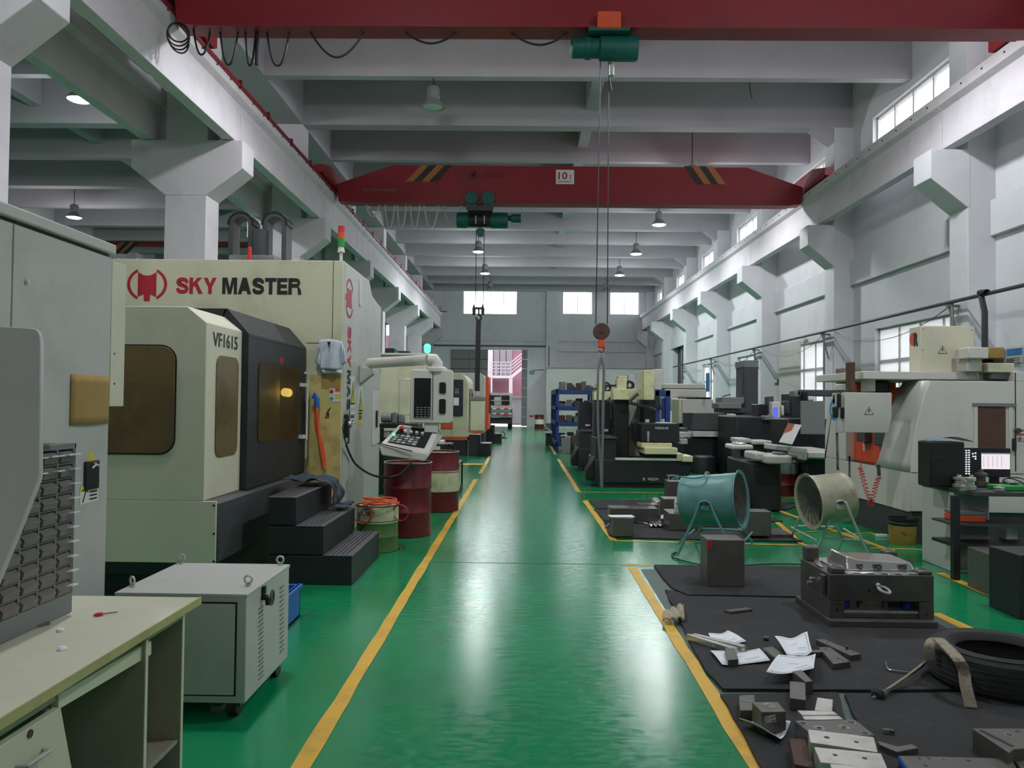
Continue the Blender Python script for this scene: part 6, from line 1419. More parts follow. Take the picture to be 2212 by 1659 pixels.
fan('teal drum fan on a tubular stand facing right', cf, (.86, -.50, .10), .60, .275, TEAL, 1, ((f1a, f1b), (f1c, f1d)), .0, RUST, TEAL)
t_ = T('fan_cable', 'black cable looping from the teal fan across the green floor', 'cable', tuple(F(1452, 1197)))
M().tube(spline([F(*q, .012) for q in ((1462, 1194), (1452, 1197), (1453, 1203), (1462, 1207), (1480, 1212), (1505, 1218), (1530, 1221), (1600, 1221), (1680, 1218), (1740, 1219))], 5), .008, 6).to('cable', BLK, t_)
M().tube(spline([PY(1452, 1035, YF+.1), PY(1470, 1030, YF), PY(1500, 1033, YF-.1), PY(1520, 1028, YF-.1), PY(1527, 1022, YF)], 4), .008, 6).to('upper_cable', TEAL, t_)
M().ring(PY(1527, 1024, YF), (.2, 1, 0), .022, .006, 16, 6).to('lifting_ring', STEEL, t_)
YF2 = 8.7
cf2 = PY(1786, 1078, YF2)
f2a = F(1706, 1190, .015); f2b = F(1868, 1196, .015); f2c = F(1755, 1150, .015); f2d = F(1838, 1192, .015)
a1 = F(1757, 1192, .015); 
fan('scuffed ivory drum fan on a tubular stand facing left', cf2, (-.985, -.14, -.12), .42, .275, IVORY, 1, ((F(1764, 1191, .015), F(1876, 1199, .015)), (F(1709, 1160, .015), F(1822, 1163, .015))), .0, DGRAY, GREYP)
p = F(1905, 1160); t = T('power_strip', 'white power strip on the green floor before the bucket', 'power strip', tuple(p))
M().obox((p.x+.03, p.y, .018), (.2, .06, .036), -.12).to('case', SIGNW, t, bevel=.006)
for k in range(3): M().cyl((p.x-.03+k*.05, p.y+.0, .036), (p.x-.03+k*.05, p.y, .038), .012, n=12).to('socket', BLK, t)
tag(M().tube(spline([F(*q, .008) for q in ((1893, 1157), (1880, 1151), (1850, 1153), (1810, 1150), (1760, 1148), (1700, 1155))], 5), .006, 5).to('yellow_cable', YSTK), 'thin yellow cable running from the power strip', 'cable')
# bucket
p = F(1964, 1180); r = .158; zt_ = PY(1964, 1118, p.y+r).z
t = T('bucket', 'dirty yellow plastic bucket beside the white machine', 'bucket', (p.x, p.y+r, 0)); c = (p.x, p.y+r, 0)
BUCK = mat('dirty_yellow_plastic', (160, 130, 60), .5, var=.2, vs=8, dirt=(60, 50, 40), damt=.6, ds=6)
M().lathe([(r*.88, 0), (r*.9, .01), (r*.98, zt_*.72)], c, n=32).to('body', BUCK, t); M().lathe([(r*.98, zt_*.72), (r*1.0, zt_*.8), (r*1.05, zt_*.82), (r*1.0, zt_*.86), (r*1.06, zt_*.9), (r*1.08, zt_), (r*1.02, zt_), (r*.96, zt_*.75)], c, n=32).to('grimy_rim', BLKM, t)
M().tube([(c[0]-r, c[1]-.02, zt_*.8), (c[0]-.05, c[1]-r*1.05, zt_*.42), (c[0]+r, c[1]-.02, zt_*.8)], .004).to('handle', BLK, t)

# ---- big white machine on the right
YB_ = 9.25
XB = PY(1968, 1000, YB_).x
t = T('vertical_mill', 'big white vertical milling machine with orange interior on the right', 'machine', (6.4, 10.8, 0))
b = lambda px, py: PY(px, py, YB_)
bx = lambda px, py: (PX(px, py, XB).y, PX(px, py, XB).z)
zsm = b(1990, 1021).z; zbt = b(1975, 1108).z; ztp = b(2000, 822).z
# front panel (camera side) with curved left edge
cur = [b(1968, 1105), b(1968, 1000), b(1975, 950), b(1984, 900), b(1996, 855), b(2010, 822)]
XR2 = 8.0
fp = [(p.x, p.z) for p in cur]+[(XR2, ztp), (XR2, zbt)]
M().prism(fp, 'Y', YB_, YB_+.05).to('front_panel', WHITM, t, bevel=.008)
B(XB, XR2, YB_-.003, YB_, zsm-.004, zsm+.002).to('panel_seam', BLK, t)
# upper step at right
p = b(2190, 803); B(p.x, XR2, YB_, YB_+1.2, ztp, p.z).to('raised_top', WHITM, t, bevel=.006)
# aisle-side skin: lower band, far leg, near leg
yl = bx(1782, 900)[0]
B(XB, XB+.05, YB_+.05, yl, zbt, zsm).to('lower_side', WHITM, t, bevel=.006)
# near arch leg (curving), far arch leg
yn1 = bx(1915, 950)[0]
cr_ = [b(1968, 1020), b(1968, 1000), b(1975, 950), b(1984, 900), b(1996, 855), b(2010, 822)]; bp_x = (1890, 1900, 1912, 1922, 1936, 1952)
vs_ = []; zt_l = []
for p_, pb in zip(cr_, bp_x):
    y_ = PX(pb, 900, p_.x).y
    vs_ += [Vector((p_.x, YB_+.02, p_.z)), Vector((p_.x, y_, p_.z))]
M().add(vs_, [(2*k, 2*k+2, 2*k+3, 2*k+1) for k in range(5)]).to('near_leg_skin', GREYP, t, solid=.02)
yf0 = bx(1827, 930)[0]
yff = [bx(1781, 1000), bx(1781, 930), bx(1786, 890), bx(1795, 858), bx(1806, 830), bx(1838, 828)]
M().prism([(yf0, zsm+.004), (yl, zsm+.004)]+[(min(q[0], yl), q[1]) for q in yff[:5]]+[(bx(1835, 828)[0], bx(1835, 828)[1]), (yf0, bx(1828, 850)[1])], 'X', XB-.0, XB+.55).to('far_leg', WHITM, t, bevel=.01)
B(XB+.02, XR2, YB_+.03, yl-.05, 0, zbt).to('base_casting', DGRAY, t); B(XB+.1, XR2, YB_+.1, yl+.1, .1, zbt+.02).to('base_inner', BLKM, t)
B(XB+.5, XR2, yn1, yl-.05, zsm-.3, ztp-.1).to('interior_back', WGRAY, t)
# orange inside
B(XB+.12, XB+.5, bx(1905, 960)[0], bx(1824, 960)[0], bx(1860, 1000)[1], bx(1860, 838)[1]).to('orange_guard', ORNG, t, bevel=.01)
B(XB+.02, XB+.14, bx(1905, 1005)[0], bx(1822, 1005)[0], bx(1860, 1012)[1], bx(1860, 1003)[1]+.02).to('table_edge', DGRAY, t)
q = bx(1856, 955); B(XB+.02, XB+.13, q[0]-.12, q[0]+.14, q[1], q[1]+.3).to('spindle_nose', DGRAY, t, bevel=.01); M().tube([(XB+.06, q[0], q[1]+.1), (XB+.05, q[0]-.05, q[1]-.12)], .02).to('coolant_pipe', STEEL, t)
q = bx(1892, 955); B(XB+.05, XB+.13, q[0]-.2, q[0]+.18, q[1]-.05, q[1]+.3).to('dark_cover', DGRAY, t, bevel=.02)
q = bx(1892, 982); B(XB+.105, XB+.12, q[0]-.08, q[0]+.08, q[1]-.1, q[1]+.08).to('label_plate', SIGNW, t)
# roof slab
p0, p1, p2 = b(1864, 803), b(2134, 803), b(1864, 819)
YBr = YB_+.25
r0, r1 = PY(1864, 811, YBr).x, PY(2136, 811, YBr).x; rz0, rz1 = PY(1990, 820, YBr).z, PY(1990, 803, YBr).z
B(r0, r1, YBr, YBr+1.5, rz0, rz1).to('roof_slab', WHITM, t, bevel=.008)
# electrical box on top
Yt = YBr+.1
x0, x1 = PY(1989, 760, Yt).x, PY(2105, 760, Yt).x; z0, z1 = PY(2040, 803, Yt).z, PY(2040, 704, Yt).z
eb = B(x0, x1, Yt, Yt+.29, rz1, z1).to('electrical_box', CREAM2, t, bevel=.01)
p = PY(1972, 733, Yt+.5); yy = Yt+.19
M().cyl((x0-.004, yy+.0, PX(1972, 733, x0).z), (x0, yy+.0, PX(1972, 733, x0).z), .08, n=28).to('logo_disc', ORNG, eb)
text('R', (x0-.006, yy-.08, PX(1980, 733, x0).z), .10, .17, '-X', KLOGO, eb, bold=.05)
def warn(px, py, hh, Y, par):
    p = PY(px, py, Y); h_ = PY(px, py-hh/2, Y).z-PY(px, py+hh/2, Y).z
    tri = [(p.x-h_*.56, p.z-h_/2), (p.x+h_*.56, p.z-h_/2), (p.x, p.z+h_/2)]; tri2 = [(p.x-h_*.46, p.z-h_*.44), (p.x+h_*.46, p.z-h_*.44), (p.x, p.z+h_*.38)]
    M().prism(tri, 'Y', Y-.002, Y).to('warning_triangle', KLOGO, par); M().prism(tri2, 'Y', Y-.0035, Y-.002).to('warning_face', CREAM2, par)
    bolt = [(-.02, .26), (.08, .26), (.02, .06), (.12, .06), (-.06, -.34), (-.02, -.06), (-.12, -.06)]
    M().prism([(p.x+u*h_, p.z+v*h_-.04*h_) for u, v in bolt], 'Y', Y-.005, Y-.0035).to('lightning_bolt', KLOGO, par)
warn(2036, 755, 18, Yt, eb)
for px, py in ((1993, 711), (1993, 756), (2099, 713)): p = PY(px, py, Yt); M().cyl((p.x, Yt-.003, p.z), (p.x, Yt, p.z), .006, n=10).to('screw', BLK, eb)
g = lambda n, m, a, b_, c, d, yy=Yt-.25, dep=.3, bv=.012: R_(t, n, m, a, b_, c, d, yy, dep, bv)
g('motor_block', WHITM, 2092, 2122, 775, 803); g('motor_block', WHITM, 2092, 2136, 750, 774.5, YB_-.02); g('motor_end', CARD, 2136, 2170, 750, 774); g('motor_flange', WGRAY, 2168, 2175, 755, 784, Yt-.2); g('gear_case', CREAM, 2134, 2192, 784, 805, Yt-.3); g('gear_base', DGRAY, 2120, 2192, 774, 803, Yt, .3); g('small_vent', DGRAY, 2072, 2082, 786, 803, Yt-.02, .05); g('grey_block', WGRAY, 2140, 2192, 800, 820, YB_+.1, .4)
# panel door in front panel
a_, b2 = b(2111, 975), b(2172, 872)
M().prism(rr(a_.x, b2.x, b(2140, 1000).z, b2.z, .04), 'Y', YB_-.006, YB_+.01).to('door_window', GLSD if 0 else RUST, t, bevel=.002)
for px in (2104, 2178): B(b(px-4, 0).x, b(px+4, 0).x, YB_-.014, YB_, b(px, 975).z, b(px, 876).z).to('door_frame', WHITM, t, bevel=.002)
B(b(2098, 0).x, b(2190, 0).x, YB_-.02, YB_, b(2140, 878).z, b(2140, 871).z).to('door_rail', WGRAY, t)
B(b(2188.5, 0).x, b(2190.5, 0).x, YB_-.004, YB_+.001, b(2190, 1018).z, b(2190, 805).z).to('panel_seam', BLK, t)
p = b(2188, 960); B(p.x-.02, p.x+.02, YB_-.04, YB_, p.z-.07, p.z+.07).to('latch', BLK, t, bevel=.006)
p = b(2196, 930); M().cyl((p.x, YB_-.05, p.z), (p.x, YB_, p.z), .03, n=16).tube([(p.x-.05, YB_-.04, p.z), (p.x+.05, YB_-.04, p.z)], .012).to('door_handle', DGRAY, t)
p = b(2207, 950); B(p.x-.06, p.x+.1, YB_-.003, YB_, p.z-.05, p.z+.05).to('hand_sticker', SIGNW, t); text('禁止', (p.x+.0, YB_-.004, p.z), .1, .06, '-Y', KLOGO, t); B(p.x-.06, p.x+.1, YB_-.004, YB_-.001, p.z+.05, p.z+.075).to('sticker_band', ORNG, t)
# operator panel hanging on the aisle side
YO = YB_-.05
o = lambda px, py: PY(px, py, YO)
ox0, ox1 = o(1826, 0).x, o(1926, 0).x; oz0, oz1, ozm = o(1870, 935).z, o(1870, 848).z, o(1870, 898).z
op = M().add([(ox0, YO, ozm), (ox1, YO, ozm), (ox1, YO, oz1), (ox0, YO, oz1), (ox0, YO+.12, oz0), (ox1, YO+.12, oz0), (ox1, YO+.14, oz1), (ox0, YO+.14, oz1), (ox0, YO+.04, oz0), (ox1-.02, YO+.04, oz0)],
        [(0, 1, 2, 3), (8, 9, 1, 0), (4, 5, 9, 8), (3, 2, 6, 7), (7, 6, 5, 4), (0, 3, 7, 4, 8), (1, 9, 5, 6, 2)]).to('operator_panel', WHITM, t, bevel=.006)
lx0 = o(1811, 0).x; B(lx0, ox0+.002, YO+.04, YO+.10, oz0+.0, oz1-.02).to('panel_side', GREYP, t, bevel=.008)
warn(1877, 887, 18, YO, op)
for py0, py1, px in ((850, 880, 1809), (878, 902, 1803), (880, 904, 1817)): R_(None, 'switch_box', BLK, px, px+9, py0, py1, YO+.02, .08, .012, par=op)
p = PX(1802, 885, XB-.01); M().cyl((XB-.012, p.y, p.z), (XB, p.y, p.z), .16, n=30).to('blue_number_disc', BPRT, t); text('02', (XB-.014, p.y, p.z), .2, .16, '-X', WPRT, t, bold=.01)
p = PX(1808, 862, XB-.01); B(XB-.012, XB, p.y-.15, p.y+.15, p.z-.06, p.z+.06).to('brand_plate', DGRAY, t); text('K', (XB-.014, p.y-.02, p.z), .1, .09, '-X', WPRT, t, bold=.02)
# panel column, cable duct and items on top
R_(t, 'duct_post', RUST, 1835, 1848, 782, 846, YO+.2, .12, .01); R_(t, 'carton_stack', mat('dull_pink_card', (120, 104, 100), .9), 1824, 1861, 795, 828, YO+1.6, .3, .005); R_(t, 'panel_top_tray', DGRAY, 1811, 1830, 842, 848, YO+.1, .2, .004)
R_(t, 'orange_cover', ORNG, 1850, 1876, 828, 848, YO+.9, .2, .01); R_(t, 'roof_support', WHITM, 1874, 1892, 818, 846, YO+.5, .2); R_(t, 'black_bellows', BLK, 1890, 1924, 822, 850, YO+.6, .4, .03); R_(t, 'orange_cover', ORNG, 1917, 1936, 826, 848, YO+.8, .2, .01)
# coiled cables and red air hose
def coil(path, R, r, turns, m, nm, par, n=10):
    pts = spline(path, 12); tot = len(pts)-1; out = []; N_ = int(turns*n)
    for i in range(N_+1):
        s = i/N_*tot; k = min(int(s), tot-1); c = pts[k].lerp(pts[k+1], s-k); a = 2*pi*i/n
        out.append(c+Vector((cos(a)*R, sin(a)*R*.8, 0)))
    return M().tube(out, r, 5).to(nm, m, par)
coil([PY(1808, 935, YO), PY(1809, 980, YO), PY(1810, 1015, YO)], .014, .004, 26, BLK, 'coiled_cable', t)
coil([PY(1835, 985, YO+.3), PY(1835, 1046, YO+.3)], .010, .005, 20, BLK, 'coiled_cable', t)
ah = T('air_hose', 'red coiled air hose hanging under the white machine opening', 'hose', tuple(PY(1882, 1090, YO)))
coil([PY(1858, 1010, YO), PY(1864, 1030, YO), PY(1872, 1062, YO), PY(1882, 1085, YO)], .028, .005, 12, REDH, 'left_coil', ah, 12)
coil([PY(1882, 1085, YO), PY(1888, 1065, YO), PY(1893, 1045, YO), PY(1899, 1030, YO)], .028, .005, 9, REDH, 'right_coil', ah, 12)
M().ring(PY(1881, 1086, YO-.03), (0, 1, 0), .035, .006, 18, 6).tube(spline([PY(1858, 1010, YO+.05), PY(1864, 985, YO+.05), PY(1860, 965, YO+.05), PY(1868, 950, YO+.05)], 5), .005).to('hose_loop', REDH, ah)
M().tube([PY(1899, 1028, YO), PY(1898, 1010, YO), PY(1897, 1004, YO)], .02).to('air_gun', DGRAY, ah)

# ---- workbench with computer
YT_ = 7.35
tz = PY(2045, 1062, YT_).z
t = T('computer_bench', 'dark steel workbench carrying the computer and tools', 'table', (4.6, 7.7, 0))
bx0 = PY(1990, 1050, 8.0).x
q = [F(1985, 1038, tz), F(2030, 1057, tz), F(2190, 1072, tz)]
x0 = PY(2000, 1045, 8.2).x; B(x0, 6.6, YT_, 8.35, tz-.04, tz).to('top', DGRAY, t, bevel=.004)
lx_ = F(2050, 1247).x
for x in (lx_, 6.3): B(x-.03, x+.03, YT_, YT_+.06, 0, tz-.04).to('leg', BLKM, t); B(x+.57, x+.63, 8.25, 8.31, 0, tz-.04).to('leg', BLKM, t)
B(lx_, 6.3, YT_+.05, 7.8, .30, .33).to('lower_shelf', BLKM, t); B(lx_, 6.3, YT_+.05, 7.8, .50, .52).to('middle_shelf', DGRAY, t)
ug = T('side_cabinet', 'white-grey steel cabinet supporting the bench end', 'cabinet', (x0+.05, 8.1, 0)); B(x0+.01, x0+.36, YT_+.35, 8.3, 0, tz-.042).to('body', GREYP, ug, bevel=.006); B(x0+.03, x0+.34, YT_+.34, YT_+.35, .03, tz-.07).to('door', WGRAY, ug, bevel=.002)
def onb(px, py): return F(px, py, tz)
pc_ = T('computer_case', 'black computer tower on the bench with blue plastic on top', 'computer', tuple(onb(2045, 1040)))
Yc = 7.75; a_, b_ = PY(2010, 1045, Yc), PY(2084, 955, Yc)
B(a_.x, b_.x, Yc, Yc+.25, tz, b_.z).to('case', BLK, pc_, bevel=.012, seg=3)
for k in range(3): B(a_.x+.02, a_.x+.12, Yc-.004, Yc, b_.z-.05-.05*k, b_.z-.045-.05*k).to('drive_slot', DGRAY, pc_)
tag(M().grid(lambda u, v: Vector((a_.x+.02+(b_.x-a_.x+.08)*u, Yc+.02+.2*v, b_.z+.004+.045*sin(pi*u)*(1-.4*v))), 10, 5).to('plastic_sheet', mat('blue_grey_film', (100, 136, 170), .4), None, solid=.004), 'folded blue plastic sheet on the black computer tower', 'plastic')
mo = T('monitor', 'monitor with lit white window behind the tower', 'monitor', tuple(onb(2150, 1040)))
Ym = 7.95; a_, b_ = PY(2082, 1030, Ym), PY(2183, 975, Ym)
B(a_.x, b_.x, Ym, Ym+.03, a_.z, b_.z+.03).to('panel', BLK, mo, bevel=.004)
c0_, c1_ = PY(2120, 1013, Ym), PY(2181, 979, Ym); w_ = B(c0_.x, c1_.x, Ym-.004, Ym, c0_.z, c1_.z).to('lit_window', SCRW, mo)
for i in range(5): B(c0_.x+.02+i*.045, c0_.x+.022+i*.045, Ym-.0055, Ym-.004, c0_.z+.02, c1_.z-.03).to('table_line', INK, w_)
B(c0_.x, c1_.x, Ym-.006, Ym-.004, c1_.z-.012, c1_.z).to('title_bar', WPRT, w_)
m = M()
for r_ in range(11):
    for c in range(2): p = PY(2087+c*6, 973+r_*5, Ym); m.box(p.x-.008, p.x+.008, Ym-.005, Ym, p.z-.006, p.z+.006)
for (px, py) in ((2101, 980), (2107, 979), (2102, 986), (2107, 986), (2107, 991)): p = PY(px, py, Ym); m.box(p.x-.007, p.x+.007, Ym-.005, Ym, p.z-.007, p.z+.007)
m.to('desktop_icons', LEDW, mo, kind='stuff')
mx = (a_.x+b_.x)/2; B(mx+.05, mx+.14, Ym+.03, Ym+.06, tz+.02, a_.z+.1).to('stand', BLK, mo); B(mx-.02, mx+.22, Ym-.08, Ym+.1, tz, tz+.02).to('foot', BLK, mo)
HL = [(2072, 1052, .06, .13, 'bright steel tool holder beside the tower'), (2098, 1058, .045, .15, 'narrow steel collet holder in the middle of the bench'), (2119, 1050, .06, .17, 'dark tool holder before the monitor'), (2086, 1060, .03, .06, 'small steel collet on the bench front'), (2170, 1062, .05, .05, 'flat steel ring near the bench edge')]
for px, py, r, h, lb in HL:
    p = onb(px, py+2); p.y = max(p.y, YT_+.06); tt = T('tool_holder', lb, 'tool holder', tuple(p), 'tool holders on the bench')
    M().lathe([(r*.8, 0), (r, .01), (r, h*.3), (r*.7, h*.34), (r*.7, h*.6), (r*.95, h*.64), (r*.95, h*.8), (r*.4, h*.86), (r*.35, h)], p, n=24).to('body', STEEL if 'dark' not in lb else DSTEEL, tt)
p = onb(2192, 1066); p.y = YT_+.1; tt = T('parts_tray', 'bright green plastic tray on the bench edge', 'tray', tuple(p)); B(p.x-.03, p.x+.35, p.y, p.y+.2, tz, tz+.05).to('tray', GRNP, tt, bevel=.01)
p = F(2140, 1125, .52); tt = T('orange_tool_case', 'orange and grey tool case on the bench shelf', 'case', tuple(p)); B(PY(2070, 1130, 7.5).x, PY(2130, 1130, 7.5).x, 7.5, 7.75, .522, .585).to('orange_base', ORNG, tt, bevel=.008); B(PY(2070, 1130, 7.5).x, PY(2130, 1130, 7.5).x, 7.5, 7.75, .586, .625).to('grey_lid', WGRAY, tt, bevel=.008)
p = PY(2185, 1050, 7.6); tt = T('cable_tangle', 'black cable tangle with white plug at the bench right', 'cable', (p.x, 7.6, tz)); m = M()
for k in range(5): m.ring((p.x+.02*k, 7.6+.02*k, tz+.03+.01*k), (.3*sin(k), .4*cos(k), 1), .06+.01*k, .006, 20, 5)
m.to('cable', BLK, tt); B(p.x+.0, p.x+.05, 7.65, 7.7, tz, tz+.09).to('plug', SIGNW, tt)
tag(M().obox((4.24, 6.78, .18), (.42, .68, .36), -.06).to('steel_block', CAST, None, bevel=.006), 'large dark rusty block on the floor before the bench', 'block', 'steel blocks by the bench')
pbox('steel_block', 'black block at the right frame edge beneath the bench', 'block', BLKM, 2206, 2330, 1340, 1200, .4, z0=0, group='steel blocks by the bench')
p = F(2130, 1150, .33); tt = T('white_carton', 'small white carton on the lower bench shelf', 'box', (p.x, 7.7, .33)); B(p.x-.05, p.x+.06, 7.7, 7.82, .331, .42).to('carton', SIGNW, tt)

# ---- mould
a_ = F(1788, 1350, MZ); b_ = F(2035, 1362, MZ); Yq = (a_.y+b_.y)/2; mX0, mX1 = a_.x, b_.x; mY1 = F(1718, 1299, MZ).y
t = T('injection_mould', 'large open steel mould half with polished core on a base plate', 'mould', ((mX0+mX1)/2, (Yq+mY1)/2, MZ))
zp = PY(1900, 1339, Yq).z
B(mX0, mX1, Yq, mY1, MZ, MZ+.045).to('base_plate', DSTEEL, t, bevel=.004)
Y5 = Yq+.07; Y6 = mY1-.06
xl, xr = PY(1792, 1300, Y5).x, PY(2018, 1300, Y5).x
zm0, zm1 = PY(1900, 1299, Y5).z, PY(1900, 1242, Y5).z
sp = PY(1824, 1320, Y5).x; sp2 = PY(1986, 1320, Y5).x
B(xl, sp, Y5, Y6, MZ+.045, zm0-.002).to('spacer_block', DSTEEL, t, bevel=.004); B(sp2, xr, Y5, Y6, MZ+.045, zm0-.002).to('spacer_block', DSTEEL, t, bevel=.004)
B(sp, sp2, Y5+.02, Y6-.02, MZ+.045, MZ+.075).to('ejector_plate', DSTEEL, t, bevel=.003); B(sp, sp2, Y5+.01, Y6-.02, MZ+.078, MZ+.10).to('ejector_plate', STEEL, t, bevel=.003)
for px in (1835, 1870, 1925, 1970):
    x = PY(px, 1320, Y5).x; 
    if px in (1870, 1925): M().cyl((x, Y5+.1, MZ+.10), (x, Y5+.1, zm0), .02, n=18).to('support_pillar', DSTEEL, t)
    else:
        pts = [(x+.03*cos(i*.7), Y5+.08+.03*sin(i*.7), MZ+.10+(zm0-MZ-.10)*i/80) for i in range(81)]; M().tube(pts, .006, 5).to('spring', BLUE, t)
B(xl, xr, Y5, Y6, zm0, zm1-.0).to('cavity_plate', DSTEEL, t, bevel=.005)
for px, py in ((1808, 1318), (2001, 1327), (1877, 1276), (1947, 1352)): p = PY(px, py, Y5); M().cyl((p.x, Y5-.002, p.z), (p.x, Y5+.001, p.z), .01, n=12).to('threaded_hole', BLK, t)
p = PY(1905, 1268, Y5); M().ring(p+Vector((-.0, -.035, -.012)), (.25, -.35, 1), .042, .010, 24, 10).cyl(p+Vector((-.03, 0, .015)), p+Vector((-.03, -.03, .01)), .016).to('eye_bolt', GREYP, t)
xm = xl-.005
for zz, yy in ((zm1-.06, Y5+.12), (zm1-.1, Y5+.3), (zm1-.14, Y5+.35)): M().cyl((xm-.03, yy, zz), (xm+.01, yy, zz), .014, n=12).to('side_fitting', STEEL, t)
B(xm-.025, xm, Y5+.05, Y5+.12, zm1-.16, zm1-.02).to('side_lock', DSTEEL, t, bevel=.003)
# corner pillars with chromed rings
zt1 = zm1
for (px, py, Yc_, hh) in ((1806, 1214, Y5+.06, .045), (1994, 1222, Y5+.06, .03), (1748, 1186, Y6-.07, .11), (1920, 1192, Y6-.07, .085)):
    x = PY(px, py, Yc_).x; x = min(max(x, xl+.055), xr-.055)
    c = M().box(x-.05, x+.05, Yc_-.05, Yc_+.05, zm1, zm1+hh).to('corner_post', DSTEEL, t, bevel=.01)
    M().lathe([(.034, 0), (.048, .0), (.048, .006), (.034, .006)], (x, Yc_, zm1+hh), n=6 if hh < .1 else 24, closed=True).to('chrome_ring', CHROME, c); M().cyl((x, Yc_, zm1+hh), (x, Yc_, zm1+hh+.001), .034, n=20).to('bore', BLK, c)
# polished core
B(xl+.11, xr-.10, Y5+.02, Y6-.02, zm1, zm1+.012).to('insert_step', CHROME, t, bevel=.003)
for i in range(5): 
    x = xl+.13+i*.1; B(x, x+.05, Y5-.002, Y5+.02, zm1-.006, zm1+.006).to('parting_key', CHROME, t, bevel=.002)
x0, x1 = PY(1826, 1230, Y5+.1).x, PY(1975, 1230, Y5+.1).x
cz = zm1+.012; 
cb = M().add([(x0, Y5+.08, cz), (x1, Y5+.08, cz), (x1, Y6-.12, cz), (x0, Y6-.12, cz), (x0+.02, Y5+.12, cz+.10), (x0+.10, Y5+.115, cz+.075), (x1-.02, Y5+.11, cz+.062), (x1-.02, Y6-.16, cz+.062), (x0+.10, Y6-.16, cz+.075), (x0+.02, Y6-.16, cz+.10)],
    [(0, 1, 6, 5, 4), (1, 2, 7, 6), (2, 3, 9, 8, 7), (3, 0, 4, 9), (4, 5, 8, 9), (5, 6, 7, 8), (3, 2, 1, 0)]).to('polished_core', CHROME, t, bevel=.012, seg=3)
for px in (1856, 1894, 1948):
    x = PY(px, 1228, Y5+.1).x; w2 = .028 if px > 1860 else .018
    B(x-w2, x+w2, Y5+.078, Y5+.1, cz+.008, cz+.05).to('core_pocket', DSTEEL, cb, bevel=.002)
    M().tube([(x-w2, Y5+.076, cz+.01), (x+w2, Y5+.079, cz+.045)], .0015, 4).tube([(x+w2, Y5+.076, cz+.01), (x-w2, Y5+.079, cz+.045)], .0015, 4).to('cross_rib', CHROME, cb)
for k in range(3): B(xl+.01+.03*k, xl+.03+.03*k, Y5+.2+.1*k, Y5+.32+.1*k, zm1, zm1+.02).to('polished_step', CHROME, t, bevel=.004)

# ---- tyre
tc = F(2170, 1520); R_o = .38; cx_, cy_ = 2.80, 4.60
t = T('tyre', 'worn black tyre lying flat at the right edge', 'tyre', (cx_, cy_, MZ))
prof = [(.25, .03), (.27, .0), (.34, .0), (.372, .03), (.38, .07), (.38, .15), (.372, .19), (.34, .215), (.27, .215), (.235, .19), (.228, .175), (.25, .17), (.28, .14), (.29, .11), (.28, .07), (.25, .045), (.228, .04)]
M().lathe(prof, (cx_, cy_, MZ), n=64, closed=True).to('casing', RUBB, t)
for z in (.06, .09, .12, .15): M().ring((cx_, cy_, MZ+z), (0, 0, 1), .379, .003, 64, 5).to('tread_rib', BLK, t)
for r in (.30, .32, .345): M().ring((cx_, cy_, MZ+.214), (0, 0, 1), r, .0025, 64, 5).to('sidewall_ridge', BLK, t)
# strap over the tyre
st = T('webbing_sling', 'frayed grey webbing sling draped over the tyre', 'sling', tuple(F(1900, 1505, MZ)))
path = [F(1888, 1502, .035), F(1912, 1494, .05), F(1945, 1472, .05), F(1975, 1450, .07), F(2000, 1430, .06)]
M().ribbon(spline(path, 6), [Vector((.022, .018, .012))]*25, .012).to('loose_end', SLING, st)
c = F(1897, 1500, .04); M().lathe([(.0001, -.03), (.03, -.02), (.04, 0), (.03, .02), (.0001, .03)], c, (.6, .5, .3), 10).to('knot', BAGC, st)
def rimp(px, py): return PX(px, py, 0)
e0 = F(2012, 1392, .262); e1 = F(2028, 1376, .275); e2 = F(2050, 1400, .262); 
path = [F(2008, 1425, .16), F(2008, 1395, .24), F(2022, 1380, .27), F(2045, 1398, .262), F(2070, 1425, .25), PY(2082, 1450, 4.28), PY(2086, 1480, 4.24), F(2098, 1528, .03)]
M().ribbon(spline(path, 6), [Vector((.026, -.012, .004))]*43, .014).to('main_loop', SLING, st)

# allen key
tag(M().tube(spline([F(1914, 1430, .03), F(1916, 1440, .03), F(1922, 1447, .03), F(1935, 1449, .03), F(1972, 1453, .03)], 4), .006, 6).to('hex_key', CHROME), 'bent chrome hex key lying beside the tyre', 'hex key')
# ---- parts, papers on the mats
GP = 'flat steel bars among the drawings'
def slabq(name, label, cat, pts, h, m, z0=MZ, group=None, holes=(), bevel=.003, mh=None):
    # pts: pixel corners of the TOP face (at height z0+h), any order around; vertical sides down to z0
    q = [F(px, py, z0+h) for px, py in pts]
    c = sum((p for p in q), Vector())/len(q)
    t = T(name, label, cat, (c.x, c.y, z0), group)
    M().prism([(p.x, p.y) for p in q], 'Z', z0, z0+h).to('body', m, t, bevel=bevel)
    for px, py, r in holes:
        p = F(px, py, z0+h)
        M().cyl((p.x, p.y, z0+h-.004), (p.x, p.y, z0+h+.0008), r, n=20).to('hole', BLK, t)
        if r > .015: M().ring((p.x, p.y, z0+h+.0005), (0, 0, 1), r, .0015, 24, 5).to('hole_chamfer', STEEL, t)
    return t
slabq('steel_bar', 'dark drilled bar behind, right of the drawings', 'bar', [(1762, 1381), (1780, 1380), (1860, 1412), (1838, 1416)], .035, CAST, group=GP, holes=((1788, 1387, .01), (1829, 1410, .008), (1844, 1409, .008), (1779, 1383, .006)))
p = F(1829, 1402, MZ+.036); tag(M().cyl(p, p+Vector((0, 0, .02)), .009, n=6).to('hex_bolt', DSTEEL), 'small hex bolt standing on the drilled bar', 'bolt')
